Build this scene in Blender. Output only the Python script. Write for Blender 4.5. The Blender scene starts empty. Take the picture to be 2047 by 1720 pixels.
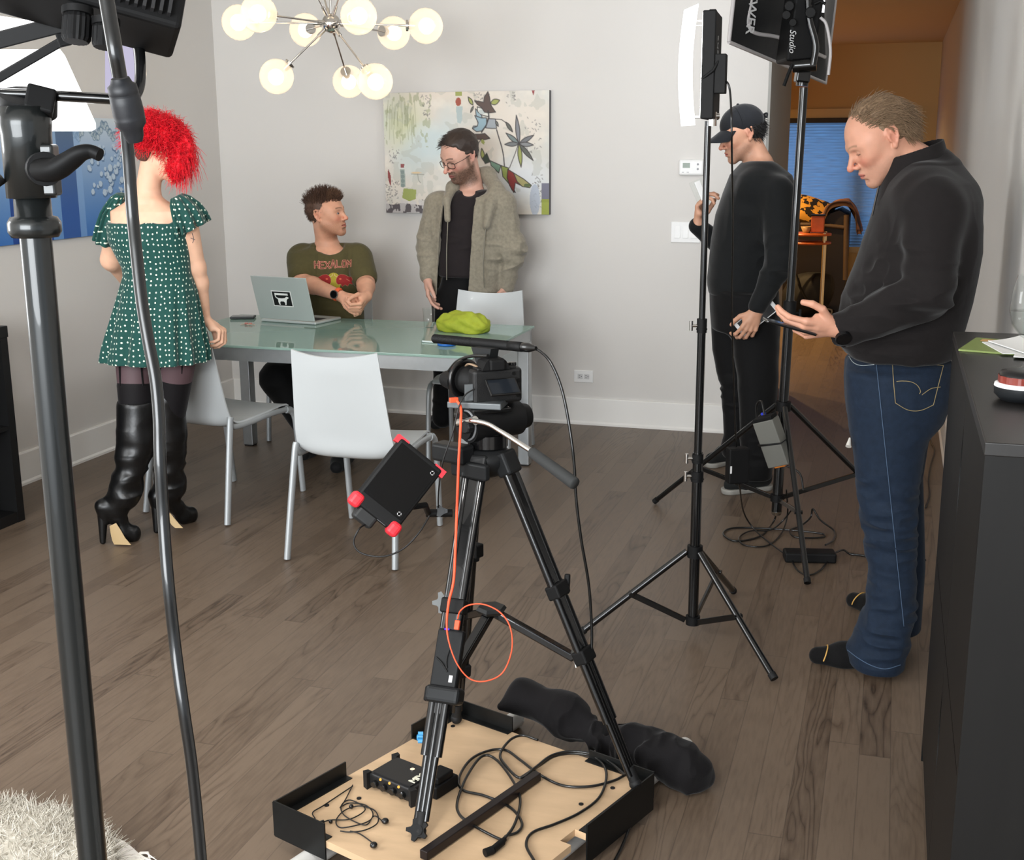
import bpy, bmesh, math, random
import numpy as np
from mathutils import Vector, Matrix
random.seed(7); PI = math.pi
SC = bpy.context.scene; COL = SC.collection
# ---------------- camera, world, lights, exposure ----------------
F_PX, CAM_H = 2450.0, 1.65
YAW, TILT, ROLL = math.radians(17.15), math.atan(570/2450.0), math.radians(-0.28)
def cam_axes():
    f = Vector((-math.sin(YAW)*math.cos(TILT), math.cos(YAW)*math.cos(TILT), -math.sin(TILT)))
    r = Vector((math.cos(YAW), math.sin(YAW), 0)); u = r.cross(f)
    c, s = math.cos(ROLL), math.sin(ROLL)
    return r*c + u*s, -r*s + u*c, f
CR, CU, CF = cam_axes(); CP = Vector((0, 0, CAM_H))
cd = bpy.data.cameras.new('camera'); cam = bpy.data.objects.new('camera', cd); COL.objects.link(cam)
cam.matrix_world = Matrix(((CR.x, CU.x, -CF.x, CP.x), (CR.y, CU.y, -CF.y, CP.y), (CR.z, CU.z, -CF.z, CP.z), (0, 0, 0, 1)))
cd.sensor_width = 36.0; cd.lens = 36.0*F_PX/2047; cd.clip_start = 0.05; cd.clip_end = 60
SC.camera = cam
def ray(x, y): return CF + CR*((x-1023.5)/F_PX) - CU*((y-860)/F_PX)
def W(x, y, Y): d = ray(x, y); return CP + d*(Y/d.y)          # a point of the photo at depth Y of the room
def Z(x, y, z=0.0): d = ray(x, y); return CP + d*((z-CAM_H)/d.z)  # ... at height z
def X(x, y, xx): d = ray(x, y); return CP + d*(xx/d.x)          # ... on the plane X = xx
w = bpy.data.worlds.new('world'); SC.world = w; w.use_nodes = True
w.node_tree.nodes['Background'].inputs[0].default_value = (0.85, 0.92, 1.0, 1)
w.node_tree.nodes['Background'].inputs[1].default_value = 1.25
def area(name, loc, target, sx, sy, power, color=(1, 1, 1), spread=PI):
    l = bpy.data.lights.new(name, 'AREA'); l.shape = 'RECTANGLE'; l.size = sx; l.size_y = sy
    l.energy = power; l.color = color; l.spread = spread
    o = bpy.data.objects.new(name, l); COL.objects.link(o); o.location = loc
    d = Vector(target) - Vector(loc); o.rotation_euler = d.to_track_quat('-Z', 'Y').to_euler(); return o
area('rear_fill_light', (-1.2, -3.1, 1.9), (-2.2, 5.5, 1.9), 3.6, 2.0, 460, (0.93, 0.97, 1.0))  # unseen area lamp added behind the camera as fill; no window is built
area('side_fill_light', (-4.0, 1.9, 1.8), (0.3, 4.2, 1.5), 1.8, 1.5, 95, (0.95, 0.98, 1.0))  # unseen fill lamp added before the solid left wall, no window there
SC.view_settings.view_transform = 'Standard'; SC.view_settings.look = 'None'
SC.view_settings.gamma = 1; SC.view_settings.use_curve_mapping = False; SC.view_settings.exposure = -0.09
cy = SC.cycles
cy.use_denoising = True; cy.max_bounces = 7; cy.diffuse_bounces = 4; cy.glossy_bounces = 4
cy.transmission_bounces = 6; cy.transparent_max_bounces = 12; cy.caustics_reflective = False; cy.caustics_refractive = False
cy.sample_clamp_indirect = 6.0
# ---------------- materials ----------------
def lin(c):
    return tuple(((v/255)/12.92 if v/255 <= 0.04045 else ((v/255+0.055)/1.055)**2.4) for v in c[:3])
MATS = {}
def mat(name, rgb=(200, 200, 200), rough=0.5, metal=0.0, emit=None, estr=1.0, spec=0.5, noise=0.0, nscale=40.0, bump=0.0, bscale=200.0,
        sheen=0.0, coat=0.0, trans=0.0, ior=1.45, alpha=1.0, attr=None, sss=0.0, stretch=None, raw=False):
    if name in MATS: return MATS[name]
    m = bpy.data.materials.new(name); MATS[name] = m; m.use_nodes = True
    nt = m.node_tree; b = nt.nodes['Principled BSDF']; L = nt.links
    if max(rgb) < 72 and metal < .5 and not raw: rgb = tuple(v*.62 for v in rgb)
    c = lin(rgb); b.inputs['Base Color'].default_value = (*c, 1)
    b.inputs['Roughness'].default_value = rough; b.inputs['Metallic'].default_value = metal
    b.inputs['Specular IOR Level'].default_value = spec; b.inputs['IOR'].default_value = ior
    if coat: b.inputs['Coat Weight'].default_value = coat
    if sheen: b.inputs['Sheen Weight'].default_value = sheen; b.inputs['Sheen Roughness'].default_value = 0.4
    if trans: b.inputs['Transmission Weight'].default_value = trans
    if alpha < 1: b.inputs['Alpha'].default_value = alpha
    if sss:
        b.inputs['Subsurface Weight'].default_value = sss; b.inputs['Subsurface Radius'].default_value = (1, .35, .2)
        b.inputs['Subsurface Scale'].default_value = 0.006
    if emit: b.inputs['Emission Color'].default_value = (*lin(emit), 1); b.inputs['Emission Strength'].default_value = estr
    src = None
    if attr:
        a = nt.nodes.new('ShaderNodeAttribute'); a.attribute_name = attr; src = a.outputs['Color']; L.new(src, b.inputs['Base Color'])
    tc = nt.nodes.new('ShaderNodeTexCoord'); vec = tc.outputs['Object']
    if stretch:
        mp = nt.nodes.new('ShaderNodeMapping'); mp.inputs['Scale'].default_value = stretch; L.new(vec, mp.inputs[0]); vec = mp.outputs[0]
    if noise:
        n = nt.nodes.new('ShaderNodeTexNoise'); n.inputs['Scale'].default_value = nscale; n.inputs['Detail'].default_value = 4; L.new(vec, n.inputs['Vector'])
        mr = nt.nodes.new('ShaderNodeMapRange'); mr.inputs[1].default_value = .3; mr.inputs[2].default_value = .7
        mr.inputs[3].default_value = 1-noise; mr.inputs[4].default_value = 1+noise; L.new(n.outputs['Fac'], mr.inputs[0])
        mx = nt.nodes.new('ShaderNodeVectorMath'); mx.operation = 'SCALE'; L.new(mr.outputs[0], mx.inputs['Scale'])
        if src: L.new(src, mx.inputs[0])
        else: mx.inputs[0].default_value = c
        L.new(mx.outputs[0], b.inputs['Base Color'])
    if bump:
        n = nt.nodes.new('ShaderNodeTexNoise'); n.inputs['Scale'].default_value = bscale; n.inputs['Detail'].default_value = 3; L.new(vec, n.inputs['Vector'])
        bp = nt.nodes.new('ShaderNodeBump'); bp.inputs['Strength'].default_value = bump; bp.inputs['Distance'].default_value = 0.002
        L.new(n.outputs['Fac'], bp.inputs['Height']); L.new(bp.outputs[0], b.inputs['Normal'])
    return m
def emission(name, rgb, s):
    if name in MATS: return MATS[name]
    m = bpy.data.materials.new(name); MATS[name] = m; m.use_nodes = True; nt = m.node_tree
    nt.nodes.remove(nt.nodes['Principled BSDF']); e = nt.nodes.new('ShaderNodeEmission')
    e.inputs[0].default_value = (*lin(rgb), 1); e.inputs[1].default_value = s
    nt.links.new(e.outputs[0], nt.nodes['Material Output'].inputs[0]); return m
# ---------------- mesh builder ----------------
def vec(*a): return Vector(a)
def frame(z, xh=None):          # rotation matrix whose third column is z
    z = Vector(z).normalized(); h = Vector(xh) if xh is not None else (Vector((0, 0, 1)) if abs(z.z) < .95 else Vector((1, 0, 0)))
    if xh is not None: x = (h - z*h.dot(z)).normalized(); y = z.cross(x)
    else: x = h.cross(z).normalized(); y = z.cross(x)
    return Matrix((x, y, z)).transposed()
def rz(a): return Matrix.Rotation(a, 3, 'Z')
def rot(ax, ay, az): return Matrix.Rotation(az, 3, 'Z') @ Matrix.Rotation(ay, 3, 'Y') @ Matrix.Rotation(ax, 3, 'X')
class MB:
    def __init__(s): s.v = []; s.f = []; s.sm = []; s.mi = []; s.cur = 0
    def add(s, vs, fs, smooth=False):
        n = len(s.v); s.v += [Vector(p) for p in vs]
        for f in fs: s.f.append([i+n for i in f]); s.sm.append(smooth); s.mi.append(s.cur)
        return s
    def box(s, c, size, M=None, bev=0.0):
        c = Vector(c); M = M or Matrix.Identity(3); hx, hy, hz = size[0]/2, size[1]/2, size[2]/2
        if bev <= 0 or min(hx, hy, hz) <= bev:
            vs = [c + M @ Vector((x, y, z)) for z in (-hz, hz) for y in (-hy, hy) for x in (-hx, hx)]
            return s.add(vs, [(0, 2, 3, 1), (4, 5, 7, 6), (0, 1, 5, 4), (2, 6, 7, 3), (0, 4, 6, 2), (1, 3, 7, 5)])
        bm = bmesh.new(); bmesh.ops.create_cube(bm, size=1)
        for v in bm.verts: v.co = Vector((v.co.x*2*hx, v.co.y*2*hy, v.co.z*2*hz))
        bmesh.ops.bevel(bm, geom=bm.edges[:], offset=bev, segments=3, affect='EDGES', profile=.5)
        bm.verts.index_update(); s.add([c + M @ v.co for v in bm.verts], [[v.index for v in f.verts] for f in bm.faces]); bm.free(); return s
    def box2(s, lo, hi, bev=0.0):
        return s.box([(a+b)/2 for a, b in zip(lo, hi)], [abs(b-a) for a, b in zip(lo, hi)], None, bev)
    def cyl(s, a, b, r1, r2=None, n=20, caps=True, smooth=True):
        r2 = r1 if r2 is None else r2; a = Vector(a); b = Vector(b); M = frame(b-a)
        ring = lambda c, r: [c + M @ Vector((r*math.cos(2*PI*i/n), r*math.sin(2*PI*i/n), 0)) for i in range(n)]
        s.add(ring(a, r1) + ring(b, r2), [(i, (i+1) % n, n+(i+1) % n, n+i) for i in range(n)], smooth)
        if caps: s.add(ring(a, r1), [list(range(n))[::-1]]); s.add(ring(b, r2), [list(range(n))])
        return s
    def tube(s, pts, r, n=8, closed=False, flat=1.0, up=None):   # swept tube, r number or list
        pts = [Vector(p) for p in pts]; m = len(pts); rs = r if isinstance(r, (list, tuple)) else [r]*m
        base = len(s.v); prev = None; vs = []
        for i, p in enumerate(pts):
            if closed: t = pts[(i+1) % m] - pts[i-1]
            else: t = pts[min(i+1, m-1)] - pts[max(i-1, 0)]
            if t.length < 1e-9: t = Vector((0, 0, 1))
            t.normalize()
            if prev is None: M = frame(t, up) if up is not None else frame(t); prev = M.col[0].copy()
            x = prev - t*prev.dot(t)
            if x.length < 1e-6: x = frame(t).col[0].copy()
            x.normalize(); prev = x; y = t.cross(x)
            vs += [p + x*(rs[i]*math.cos(2*PI*k/n)) + y*(rs[i]*flat*math.sin(2*PI*k/n)) for k in range(n)]
        fs = []
        for i in range(m if closed else m-1):
            j = (i+1) % m
            fs += [(i*n+k, i*n+(k+1) % n, j*n+(k+1) % n, j*n+k) for k in range(n)]
        s.add(vs, fs, True)
        if not closed: s.add(vs[:n], [list(range(n))[::-1]]); s.add(vs[-n:], [list(range(n))])
        return s
    def lathe(s, prof, o=(0, 0, 0), ax=(0, 0, 1), n=32, smooth=True):   # prof [(r, h)...]
        o = Vector(o); M = frame(ax); vs = []; fs = []; m = len(prof)
        for r, h in prof:
            vs += [o + M @ Vector((r*math.cos(2*PI*k/n), r*math.sin(2*PI*k/n), h)) for k in range(n)]
        for i in range(m-1): fs += [(i*n+k, i*n+(k+1) % n, (i+1)*n+(k+1) % n, (i+1)*n+k) for k in range(n)]
        s.add(vs, fs, smooth)
        if prof[0][0] > 1e-5: s.add(vs[:n], [list(range(n))[::-1]])
        if prof[-1][0] > 1e-5: s.add(vs[-n:], [list(range(n))])
        return s
    def ball(s, c, r, n=24, m=14, sc=(1, 1, 1), M=None):
        M = M or Matrix.Identity(3); c = Vector(c); vs = []; fs = []
        for i in range(m+1):
            a = PI*i/m
            vs += [c + M @ Vector((r*sc[0]*math.sin(a)*math.cos(2*PI*k/n), r*sc[1]*math.sin(a)*math.sin(2*PI*k/n), r*sc[2]*math.cos(a))) for k in range(n)]
        for i in range(m): fs += [(i*n+k, (i+1)*n+k, (i+1)*n+(k+1) % n, i*n+(k+1) % n) for k in range(n)]
        return s.add(vs, fs, True)
    def prism(s, poly, o, M, th, smooth=False):    # polygon in M's xy plane, extruded th along M's z
        o = Vector(o); n = len(poly)
        a = [o + M @ Vector((p[0], p[1], 0)) for p in poly]; b = [o + M @ Vector((p[0], p[1], th)) for p in poly]
        s.add(a+b, [list(range(n))[::-1], [n+i for i in range(n)]])
        return s.add(a+b, [(i, (i+1) % n, n+(i+1) % n, n+i) for i in range(n)], smooth)
    def grid(s, rows, smooth=True, closed=False):          # rows of points
        m = len(rows); n = len(rows[0]); vs = [p for r in rows for p in r]; fs = []
        for i in range(m-1):
            for k in range(n if closed else n-1): fs.append((i*n+k, i*n+(k+1) % n, (i+1)*n+(k+1) % n, (i+1)*n+k))
        return s.add(vs, fs, smooth)
    def sheet(s, rows, th, smooth=True):                   # grid with thickness along its normals
        m = len(rows); n = len(rows[0]); P = [[Vector(p) for p in r] for r in rows]; Q = []
        for i in range(m):
            q = []
            for k in range(n):
                du = P[i][min(k+1, n-1)] - P[i][max(k-1, 0)]; dv = P[min(i+1, m-1)][k] - P[max(i-1, 0)][k]
                q.append(P[i][k] + du.cross(dv).normalized()*th)
            Q.append(q)
        s.grid(P, smooth); s.grid([r[::-1] for r in Q], smooth)
        for a, b in ((P[0], Q[0]), (Q[-1], P[-1])): s.grid([b, a], False)
        s.grid([[r[0] for r in P], [r[0] for r in Q]], False); s.grid([[r[-1] for r in Q], [r[-1] for r in P]], False); return s
    def build(s, name, mats, parent=None, world=False, bev=0.0, sub=0):
        me = bpy.data.meshes.new(name)
        vs = s.v
        if world and parent is not None: Mi = wmat(parent).inverted(); vs = [Mi @ p for p in vs]
        me.from_pydata([tuple(p) for p in vs], [], s.f)
        for m in (mats if isinstance(mats, (list, tuple)) else [mats]): me.materials.append(m)
        me.polygons.foreach_set('use_smooth', s.sm); me.polygons.foreach_set('material_index', s.mi)
        me.validate(); me.update()
        bm = bmesh.new(); bm.from_mesh(me); bmesh.ops.recalc_face_normals(bm, faces=bm.faces[:]); bm.to_mesh(me); bm.free()
        o = bpy.data.objects.new(name, me); COL.objects.link(o)
        if parent is not None: o.parent = parent
        if bev: b = o.modifiers.new('bevel', 'BEVEL'); b.width = bev; b.segments = 2; b.limit_method = 'ANGLE'
        if sub: b = o.modifiers.new('sub', 'SUBSURF'); b.levels = sub; b.render_levels = sub
        return o
def wmat(o):
    m = o.matrix_basis.copy()
    while o.parent is not None: o = o.parent; m = o.matrix_basis @ m
    return m
def tag(o, label=None, cat=None, group=None, kind=None):
    if label: o['label'] = label
    if cat: o['category'] = cat
    if group: o['group'] = group
    if kind: o['kind'] = kind
    return o
def thing(name, label, cat, loc=(0, 0, 0), rotz=0.0, group=None, M=None):
    o = bpy.data.objects.new(name, None); COL.objects.link(o); o.empty_display_size = .1
    if M is not None: o.matrix_basis = Matrix.Translation(Vector(loc)) @ M.to_4x4()
    else: o.location = loc; o.rotation_euler = (0, 0, rotz)
    return tag(o, label, cat, group)
def copy_tree(o, parent=None):
    c = o.copy(); COL.objects.link(c); c.parent = parent
    if parent is None:
        pass
    for ch in list(o.children): copy_tree(ch, c)
    return c
def spline(pts, n=12):            # Catmull-Rom
    P = [Vector(p) for p in pts]; P = [P[0]*2-P[1]] + P + [P[-1]*2-P[-2]]; out = []
    for i in range(1, len(P)-2):
        for k in range(n):
            t = k/n; a, b, c, d = P[i-1], P[i], P[i+1], P[i+2]
            out.append(.5*((2*b) + (c-a)*t + (2*a-5*b+4*c-d)*t*t + (3*b-a-3*c+d)*t**3))
    return out + [P[-2]]
def text_mesh(name, s, size, M4, m, parent=None, extrude=0.0006, shear=0.0, bold=0.0, align='CENTER'):
    cu = bpy.data.curves.new(name, 'FONT'); cu.body = s; cu.size = size; cu.extrude = extrude; cu.shear = shear; cu.offset = bold
    cu.align_x = align; cu.align_y = 'CENTER'; cu.resolution_u = 3
    t = bpy.data.objects.new(name+'_tmp', cu); COL.objects.link(t)
    dg = bpy.context.evaluated_depsgraph_get(); me = bpy.data.meshes.new_from_object(t.evaluated_get(dg)); me.name = name
    bpy.data.objects.remove(t); me.materials.clear(); me.materials.append(m); me.transform(M4)
    o = bpy.data.objects.new(name, me); COL.objects.link(o)
    if parent is not None: me.transform(wmat(parent).inverted()); o.parent = parent
    return o
def m4(o, M): return Matrix.Translation(Vector(o)) @ M.to_4x4()
BLK = mat('black_plastic', (22, 22, 23), .45, spec=.3); BLKM = mat('black_metal', (20, 20, 21), .28, .0, coat=.3)
RUB = mat('rubber', (16, 16, 17), .7); CHR = mat('chrome', (215, 212, 208), .12, 1.0); STEEL = mat('brushed_steel', (165, 165, 166), .32, 1.0)
# ---------------- the room ----------------
YB, XL, XR, CEIL = 7.05, -4.1, 0.348, 2.75
YF, XJ = 13.3, -0.70                      # far wall of the room beyond the hall, edge of the opening
def floor_mat():
    m = bpy.data.materials.new('oak_planks'); m.use_nodes = True; nt = m.node_tree; N = nt.nodes; L = nt.links; b = N['Principled BSDF']
    def nd(t, **k):
        n = N.new(t)
        for a, v in k.items(): setattr(n, a, v)
        return n
    def math_(op, a, bb=None):
        n = nd('ShaderNodeMath', operation=op)
        for i, q in enumerate((a, bb)):
            if q is None: continue
            if isinstance(q, (int, float)): n.inputs[i].default_value = q
            else: L.new(q, n.inputs[i])
        return n.outputs[0]
    tc = nd('ShaderNodeTexCoord'); sp = nd('ShaderNodeSeparateXYZ'); L.new(tc.outputs['Object'], sp.inputs[0])
    PW = 0.083
    u = math_('DIVIDE', sp.outputs['X'], PW); row = math_('FLOOR', u)
    wn = nd('ShaderNodeTexWhiteNoise', noise_dimensions='1D'); L.new(row, wn.inputs['W'])
    v = math_('DIVIDE', math_('ADD', sp.outputs['Y'], math_('MULTIPLY', wn.outputs['Value'], 7.3)), 1.5); seg = math_('FLOOR', v)
    cb = nd('ShaderNodeCombineXYZ'); L.new(row, cb.inputs[0]); L.new(seg, cb.inputs[1])
    wid = nd('ShaderNodeTexWhiteNoise', noise_dimensions='2D'); L.new(cb.outputs[0], wid.inputs['Vector'])
    # grain: stretched wavy rings offset per plank
    gv = nd('ShaderNodeCombineXYZ')
    L.new(math_('ADD', sp.outputs['X'], math_('MULTIPLY', wid.outputs['Value'], 13.0)), gv.inputs[0])
    L.new(math_('ADD', math_('MULTIPLY', sp.outputs['Y'], 0.10), math_('MULTIPLY', wid.outputs['Value'], 37.0)), gv.inputs[1])
    n1 = nd('ShaderNodeTexNoise'); n1.inputs['Scale'].default_value = 9; n1.inputs['Detail'].default_value = 2; n1.inputs['Distortion'].default_value = .4; L.new(gv.outputs[0], n1.inputs['Vector'])
    rings = math_('ABSOLUTE', math_('SINE', math_('MULTIPLY', n1.outputs['Fac'], 40.0)))
    rings = math_('POWER', rings, 0.35)
    wv = nd('ShaderNodeTexWhiteNoise', noise_dimensions='2D'); cb2 = nd('ShaderNodeCombineXYZ'); L.new(math_('ADD', row, 17.0), cb2.inputs[0]); L.new(seg, cb2.inputs[1]); L.new(cb2.outputs[0], wv.inputs['Vector'])
    pw_ = math_('POWER', wv.outputs['Value'], 1.6); rings = math_('ADD', math_('MULTIPLY', rings, pw_), math_('SUBTRACT', 1.0, pw_))
    n2 = nd('ShaderNodeTexNoise'); n2.inputs['Scale'].default_value = 110; n2.inputs['Detail'].default_value = 4; L.new(gv.outputs[0], n2.inputs['Vector'])
    n3 = nd('ShaderNodeTexNoise'); n3.inputs['Scale'].default_value = 2.2; n3.inputs['Detail'].default_value = 3; L.new(gv.outputs[0], n3.inputs['Vector'])
    cr = nd('ShaderNodeValToRGB'); e = cr.color_ramp.elements
    e[0].color = (*lin((46, 36, 28)), 1); e[1].color = (*lin((112, 96, 81)), 1); e[0].position = .2; e[1].position = .85
    x = e.new(.55); x.color = (*lin((89, 74, 61)), 1)
    fac = math_('ADD', math_('MULTIPLY', rings, .48), math_('ADD', math_('MULTIPLY', n2.outputs['Fac'], .56), math_('MULTIPLY', n3.outputs['Fac'], .16)))
    fac = math_('ADD', fac, math_('MULTIPLY', math_('SUBTRACT', wid.outputs['Value'], .82), .20)); L.new(fac, cr.inputs[0])
    fx = math_('FRACT', u); fy = math_('FRACT', v)
    gx = math_('MINIMUM', fx, math_('SUBTRACT', 1.0, fx)); gy = math_('MULTIPLY', math_('MINIMUM', fy, math_('SUBTRACT', 1.0, fy)), 12.0)
    g = math_('MINIMUM', gx, gy); seam = math_('LESS_THAN', g, .016)
    mx = nd('ShaderNodeMix', data_type='RGBA'); L.new(math_('MULTIPLY', seam, .32), mx.inputs['Factor']); L.new(cr.outputs[0], mx.inputs[6]); mx.inputs[7].default_value = (*lin((38, 31, 27)), 1)
    L.new(mx.outputs[2], b.inputs['Base Color'])
    rr = nd('ShaderNodeMapRange'); L.new(n2.outputs['Fac'], rr.inputs[0]); rr.inputs[3].default_value = .34; rr.inputs[4].default_value = .5; L.new(rr.outputs[0], b.inputs['Roughness'])
    bp = nd('ShaderNodeBump'); bp.inputs['Strength'].default_value = .25; bp.inputs['Distance'].default_value = .001
    L.new(math_('SUBTRACT', math_('MULTIPLY', rings, .5), seam), bp.inputs['Height']); L.new(bp.outputs[0], b.inputs['Normal'])
    b.inputs['Specular IOR Level'].default_value = .42
    return m
def struct(name, mb, m, **k): return tag(mb.build(name, m, **k), kind='structure')
WALLM = mat('wall_paint', (214, 211, 207), .82, spec=.25, bump=.06, bscale=350)
WHITE = mat('trim_paint', (232, 230, 226), .38)
TAN = mat('hall_paint', (205, 172, 120), .85, spec=.2)
GREY = mat('pier_paint', (168, 167, 163), .8, spec=.2)
CEILM = mat('ceiling_paint', (228, 226, 222), .9)
struct('floor', MB().box2((-4.4, -3.2, -.06), (4.0, 13.5, 0)), floor_mat())
struct('wall_back', MB().box2((XL-.12, YB, 0), (XJ, YB+.13, CEIL)), WALLM)
struct('wall_left', MB().box2((XL-.12, -3.2, 0), (XL, YB+.13, CEIL)), WALLM)
struct('wall_right', MB().box2((XR, 0.75, 0), (XR+.12, YF, CEIL)), WALLM)
struct('trim_1', MB().box2((XJ-.001, YB-.004, 0), (XJ+.014, YB+.14, CEIL)), GREY)
struct('wall_pier', MB().box2((XJ-.35, YB+.14, 0), (XJ+.005, 8.5, CEIL)), GREY)
struct('ceiling', MB().box2((-4.4, -3.2, CEIL), (4.0, YB+.2, CEIL+.1)), CEILM)
struct('ceiling_hall', MB().box2((-4.4, YB+.2, 2.62), (4.0, 13.5, 2.72)), mat('hall_ceiling', (214, 190, 150), .9))
struct('wall_header', MB().box2((XJ-.4, YB+.06, 2.58), (XR+.1, YB+.2, CEIL)), WALLM)
# far wall with a wide window
wx0, wx1 = W(1560, 300, YF).x-.35, W(1800, 300, YF).x+.12
wz0, wz1 = W(1650, 492, YF).z, W(1650, 236, YF).z
mb = MB(); mb.box2((-4.4, YF, 0), (wx0, YF+.15, 2.62)); mb.box2((wx1, YF, 0), (4.0, YF+.15, 2.62))
mb.box2((wx0, YF, wz1), (wx1, YF+.15, 2.62)); mb.box2((wx0, YF, 0), (wx1, YF+.15, wz0)); struct('wall_far', mb, TAN)
struct('wall_far_left', MB().box2((-4.4, YB+.13, 0), (-4.3, YF, 2.62)), TAN)
struct('wall_far_right', MB().box2((3.9, YB, 0), (4.0, YF, 2.62)), TAN)

# window frame, glass, blinds
win = thing('window_1', None, None, ((wx0+wx1)/2, YF, wz0)); win['kind'] = 'structure'
fr = MB(); t = .07
fr.box2((wx0-.0, YF-.03, wz1), (wx1, YF+.05, wz1+.09)); fr.box2((wx0-.08, YF-.03, wz0-.06), (wx1+.08, YF+.06, wz0))
for x in (wx0-.07, wx1): fr.box2((x, YF-.03, wz0), (x+.07, YF+.05, wz1+.09))
mull = W(1715, 400, YF).x
fr.box2((mull-.07, YF+.03, wz0), (mull+.07, YF+.1, wz1)); fr.build('window_frame', mat('hall_trim', (206, 178, 128), .5), win, world=True)
MB().box2((wx0, YF+.11, wz0), (wx1, YF+.115, wz1)).build('window_pane', emission('dusk_sky', (128, 166, 204), 1.7), win, world=True)
bl = bpy.data.materials.new('blind_fabric'); bl.use_nodes = True; nt = bl.node_tree; b = nt.nodes['Principled BSDF']
b.inputs['Base Color'].default_value = (*lin((120, 132, 150)), 1); b.inputs['Roughness'].default_value = .8; b.inputs['Transmission Weight'].default_value = 0
tr = nt.nodes.new('ShaderNodeBsdfTranslucent'); tr.inputs[0].default_value = (*lin((165, 190, 218)), 1); mxs = nt.nodes.new('ShaderNodeMixShader')
tcn = nt.nodes.new('ShaderNodeTexCoord'); mpn = nt.nodes.new('ShaderNodeMapping'); mpn.inputs['Scale'].default_value = (2, 1, 60)
nn = nt.nodes.new('ShaderNodeTexNoise'); nn.inputs['Scale'].default_value = 3; nt.links.new(tcn.outputs['Object'], mpn.inputs[0]); nt.links.new(mpn.outputs[0], nn.inputs['Vector'])
mrn = nt.nodes.new('ShaderNodeMapRange'); mrn.inputs[1].default_value = .35; mrn.inputs[2].default_value = .65; mrn.inputs[3].default_value = .55; mrn.inputs[4].default_value = .95
nt.links.new(nn.outputs['Fac'], mrn.inputs[0]); nt.links.new(mrn.outputs[0], mxs.inputs[0]); nt.links.new(b.outputs[0], mxs.inputs[1]); nt.links.new(tr.outputs[0], mxs.inputs[2])
nt.links.new(mxs.outputs[0], nt.nodes['Material Output'].inputs[0])
bo = thing('window_blind', 'pleated translucent blue-lit shade covering the window beyond the hallway', 'blind', ((wx0+wx1)/2, YF-.04, wz0))
mb = MB(); rows = []; n = 84
for i in range(n+1): z = wz0+(wz1-wz0-.04)*i/n; y = YF-.035-(.009 if i % 2 else 0); rows.append([vec(wx0+.01, y, z), vec(wx1-.01, y, z)])
mb.grid(rows, False); mb.build('shade', bl, bo, world=True)
MB().box2((wx0, YF-.06, wz1-.05), (wx1, YF-.01, wz1), .005).build('head_rail', mat('rail_dark', (70, 62, 58), .6), bo, world=True)
# baseboards: tall flat board with a cap strip and a shoe
def baseboard(name, a, b, nrm):
    a = Vector(a); b = Vector(b); nrm = Vector(nrm); d = (b-a); M = frame(d, (0, 0, 1)); mb = MB()
    prof = [(0, 0), (0, .022), (.012, .022), (.022, .014), (.158, .014), (.163, .011), (.165, .0)]
    s = 1 if M.col[1].dot(nrm) > 0 else -1
    mb.prism([(p[0], s*p[1]) for p in prof], a, M, d.length); struct(name, mb, WHITE)
baseboard('baseboard_back', (XL, YB, 0), (XJ, YB, 0), (0, -1, 0))
baseboard('baseboard_left', (XL, -3, 0), (XL, YB, 0), (1, 0, 0))
baseboard('baseboard_right', (XR, .8, 0), (XR, YF, 0), (-1, 0, 0))
baseboard('baseboard_far', (-4.3, YF, 0), (3.9, YF, 0), (0, -1, 0))
# recessed hall light, its lamp and two added hall spots
p = X(1862, 89, .33); 
def at_ceiling(x, y, z): return Z(x, y, z)
rl = at_ceiling(1862, 89, 2.62)
o = thing('recessed_light', 'small round lit recessed light in the hallway ceiling near its far right corner', 'ceiling light', (rl.x, rl.y, 2.62))
MB().lathe([(.085, 0), (.085, -.006), (.062, -.008), (.06, -.002)], n=28).build('trim_ring', mat('light_trim', (235, 220, 190), .4), o)
MB().lathe([(.0, -.004), (.06, -.004)], n=28).build('lens', emission('warm_lens', (255, 226, 170), 9), o)
def spot(name, loc, power, color, size=1.9, blend=.8, rad=.05, target=None):
    l = bpy.data.lights.new(name, 'SPOT'); l.energy = power; l.color = color; l.spot_size = size; l.spot_blend = blend; l.shadow_soft_size = rad
    o = bpy.data.objects.new(name, l); COL.objects.link(o); o.location = loc
    if target is not None: o.rotation_euler = (Vector(target)-Vector(loc)).to_track_quat('-Z', 'Y').to_euler()
    return o
WARM = (1.0, .62, .25)
spot('hall_warm_spot', (rl.x, rl.y, 2.60), 34, WARM, 2.6)
spot('hall_warm_spot', (-2.0, 11.5, 2.60), 460, WARM, 2.7)  # unseen spot added to warm the far wall; no fixture here
spot('hall_warm_spot', (-2.2, 9.8, 2.60), 170, WARM, 2.6)  # second added spot brightening the hall, also without a fixture
def front_only(nt, src, dst):        # a thin clear wall reflects on its outer face only
    g = nt.nodes.new('ShaderNodeNewGeometry'); s_ = nt.nodes.new('ShaderNodeMath'); s_.operation = 'SUBTRACT'; s_.inputs[0].default_value = 1; m_ = nt.nodes.new('ShaderNodeMath'); m_.operation = 'MULTIPLY'
    nt.links.new(g.outputs['Backfacing'], s_.inputs[1]); nt.links.new(s_.outputs[0], m_.inputs[0]); nt.links.new(src, m_.inputs[1]); nt.links.new(m_.outputs[0], dst)
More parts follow.
